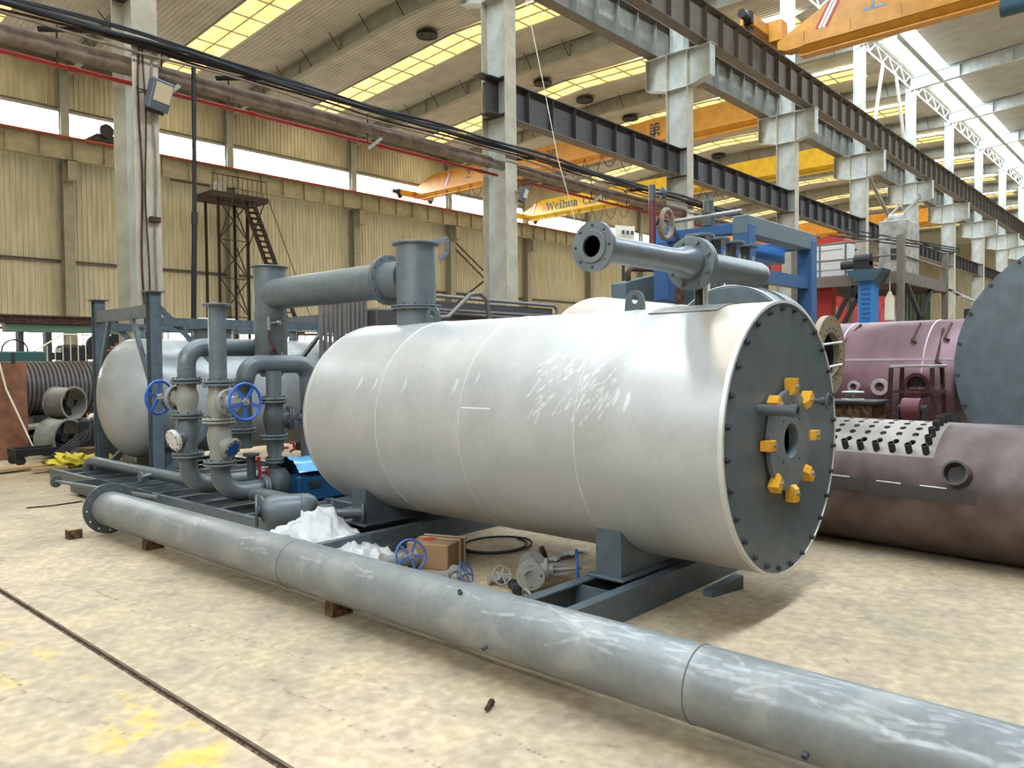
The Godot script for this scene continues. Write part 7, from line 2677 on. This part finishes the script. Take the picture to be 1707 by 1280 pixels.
	g.tube([Vector3(6.4, 1.6, -24.2), Vector3(7.9, 2.6, -24.2), Vector3(9.2, 2.6, -24.2)], 0.025, 6)
	wpart(rl, "handrail", g, M.strap)
	var tm := thing("teal_machine", "dark teal machine box behind the rusty cylinder", "machine", Vector3(6.4, 0, -23.2))
	g = G.new()
	g.box(Vector3(6.3, 1.05, -23.2), Vector3(1.5, 2.1, 0.9), Basis.IDENTITY, 0.04)
	wpart(tm, "case", g, M.green_machine)
	g = G.new()
	P = []
	for i in 9: P.append(Vector3(6.35 + 0.3 * cos(PI * i / 8.0), 2.1 + 0.3 * sin(PI * i / 8.0), -22.9))
	g.tube(P, 0.025, 6)
	wpart(tm, "hoop_handle", g, M.dark_steel)
	var rr := thing("bar_rack", "rack of rusty round bars behind the ribbed drum", "rack", Vector3(9.8, 0, -23))
	for i in 5:
		g = G.new()
		g.cyl(Vector3(8.3 + 0.1 * i, 1.95 + 0.08 * i, -23.0 + 0.1 * i), Vector3(11.6, 1.95 + 0.08 * i, -23.0 + 0.1 * i), 0.05, 8)
		wpart(rr, "bar", g, M.rust_drum)
	for x in [8.6, 11.0]:
		g = G.new()
		g.box(Vector3(x, 0.95, -22.8), Vector3(0.2, 1.9, 0.8))
		wpart(rr, "trestle", g, M.black_steel)
	var dm := thing("dark_press", "dark machine silhouettes in front of the low windows", "machine", Vector3(9.9, 0, -28.0))
	for q in [[9.4, 1.2, 0.8, 2.4], [10.6, 1.5, 0.5, 3.0], [11.4, 1.0, 1.0, 2.0]]:
		g = G.new()
		g.box(Vector3(q[0], q[1], -28), Vector3(q[2], q[3], 0.8), Basis.IDENTITY, 0.1)
		wpart(dm, "frame", g, M.black_steel)
	g = G.new()
	g.cyl(Vector3(10.1, 2.35, -27.7), Vector3(10.1, 2.35, -27.5), 0.4, 20)
	wpart(dm, "flywheel", g, M.black_steel)

const VENTS := [[26.75, 18.3, -29.6], [35.97, 18.3, -29.7], [40.14, 18.3, -29.7], [45.28, 18.3, -29.7], [58.6, 18.3, -30.0]]

# ---------------------------------------------------------------- along the cladding wall
func wall_side_things() -> void:
	var g: G
	var o := thing("stair_tower", "rusty lattice tower with platform and steep stair against the wall", "stair tower", Vector3(22.0, 0, -40.2))
	var x0 := 20.9
	var x1 := 22.6
	for q in [[x0, -40.0], [x1, -40.0], [x0, -41.4], [x1, -41.4]]:
		g = G.new()
		g.angle(Vector3(q[0], 0, q[1]), Vector3(q[0], 10.7, q[1]), 0.12, 0.02)
		wpart(o, "leg", g, M.dark_rust)
	for i in 4:
		var ya := 2.2 + i * 2.1
		var yb := ya + 2.1
		for q in [[Vector3(x0, ya, -40.0), Vector3(x1, yb, -40.0)], [Vector3(x1, ya, -40.0), Vector3(x0, yb, -40.0)], [Vector3(x0, yb, -40.0), Vector3(x1, yb, -40.0)], [Vector3(x1, ya, -40.0), Vector3(x1, yb, -41.4)]]:
			g = G.new()
			g.bar(q[0], q[1], 0.05, 0.05)
			wpart(o, "lattice_bar", g, M.dark_rust)
	g = G.new()
	g.box(Vector3(22.0, 10.85, -40.7), Vector3(3.3, 0.3, 2.2))
	wpart(o, "platform_deck", g, M.dark_rust)
	for q in [[Vector3(20.6, 10.8, -39.7), Vector3(20.95, 9.2, -40.0)], [Vector3(23.5, 10.8, -39.7), Vector3(22.6, 8.2, -40.0)], [Vector3(21.6, 10.8, -39.6), Vector3(20.95, 8.6, -40.0)]]:
		g = G.new()
		g.bar(q[0], q[1], 0.06, 0.06)
		wpart(o, "deck_strut", g, M.dark_rust)
	for i in 12:
		g = G.new()
		var px := 20.4 + i * 0.29
		g.cyl(Vector3(px, 11.0, -39.65), Vector3(px, 11.9, -39.65), 0.02, 5)
		wpart(o, "baluster", g, M.dark_rust)
	g = G.new()
	g.cyl(Vector3(20.4, 11.9, -39.65), Vector3(23.6, 11.9, -39.65), 0.03, 6)
	wpart(o, "hand_rail", g, M.dark_rust)
	for s in [-0.3, 0.3]:
		g = G.new()
		g.bar(Vector3(22.3 + s, 10.8, -39.5), Vector3(25.2 + s, 3.6, -39.5), 0.06, 0.24)
		wpart(o, "stringer", g, M.dark_rust)
	for i in 24:
		g = G.new()
		var t := (i + 0.5) / 24.0
		g.box(Vector3(lerpf(22.3, 25.2, t), lerpf(10.8, 3.6, t), -39.5), Vector3(0.56, 0.035, 0.5))
		wpart(o, "tread", g, M.dark_rust)
	g = G.new()
	g.cyl(Vector3(23.4, 10.9, -39.2), Vector3(26.2, 4.0, -39.2), 0.025, 6)
	wpart(o, "stair_rail", g, M.dark_rust)
	g = G.new()
	g.box(Vector3(21.2, 11.3, -40.4), Vector3(0.5, 0.7, 0.5))
	wpart(o, "switch_box", g, M.machine_grey)
	g = G.new()
	g.bar(Vector3(18.4, 11.3, -40.2), Vector3(20.4, 11.25, -40.0), 0.1, 0.1)
	wpart(o, "jib_arm", g, M.dark_rust)
	g = G.new()
	g.box(Vector3(24.4, 3.5, -39.5), Vector3(2.2, 0.1, 1.0))
	g.box(Vector3(25.3, 1.75, -39.5), Vector3(0.12, 3.5, 0.12))
	wpart(o, "landing", g, M.dark_rust)
	var wb := thing("wall_brace", "arrow-shaped pair of wall braces right of the fifth wall column", "brace", Vector3(43.5, 7.5, -43.2))
	for q in [[Vector3(41.7, 10.9, -43.2), Vector3(45.4, 8.6, -43.2)], [Vector3(41.7, 10.4, -43.2), Vector3(45.0, 8.3, -43.2)], [Vector3(45.4, 8.6, -43.2), Vector3(41.7, 6.3, -43.2)]]:
		g = G.new()
		g.angle(q[0], q[1], 0.14, 0.02)
		wpart(wb, "strut", g, M.rust_steel)
	var el := thing("exhaust_fan", "dark round exhaust fan on the crane girder at the far left", "fan", Vector3(16.3, 13.29, -43.1))
	g = G.new()
	g.cyl(Vector3(16.3, 13.85, -43.3), Vector3(16.3, 13.85, -42.7), 0.36, 20)
	wpart(el, "housing", g, M.black_steel)
	g = G.new()
	g.prism(PackedVector2Array([Vector2(-0.9, 0), Vector2(0.9, 0), Vector2(0.5, 0.4), Vector2(-0.4, 0.35)]), Vector3(16.2, 13.29, -43.1), Vector3.RIGHT, Vector3.UP, 0.5)
	wpart(el, "base", g, M.dark_steel)
	# dark round vents under the roof
	var n := 0
	for q in VENTS:
		var v := thing("roof_vent", "dark round vent in the ceiling, " + ["leftmost, beyond the second strip light", "right of the second column", "second right of the second column", "left of the third column", "right of the third column"][n], "vent", Vector3(q[0], q[1] - 0.1, q[2]), "round roof vents")
		n += 1
		g = G.new()
		g.lathe(Vector3(0, -0.28, 0), Vector3.UP, [[0.0, 0.2], [0.45, 0.2], [0.48, 0.17], [0.55, 0.18], [0.55, 0.3], [0.0, 0.32]], 28)
		part(v, "cowl", g, M.black_steel)
		g = G.new()
		for s in [-0.3, 0.3]: g.cyl(Vector3(s, -0.2, 0), Vector3(s, -0.02, 0), 0.02, 5)
		part(v, "stay", g, M.dark_steel)
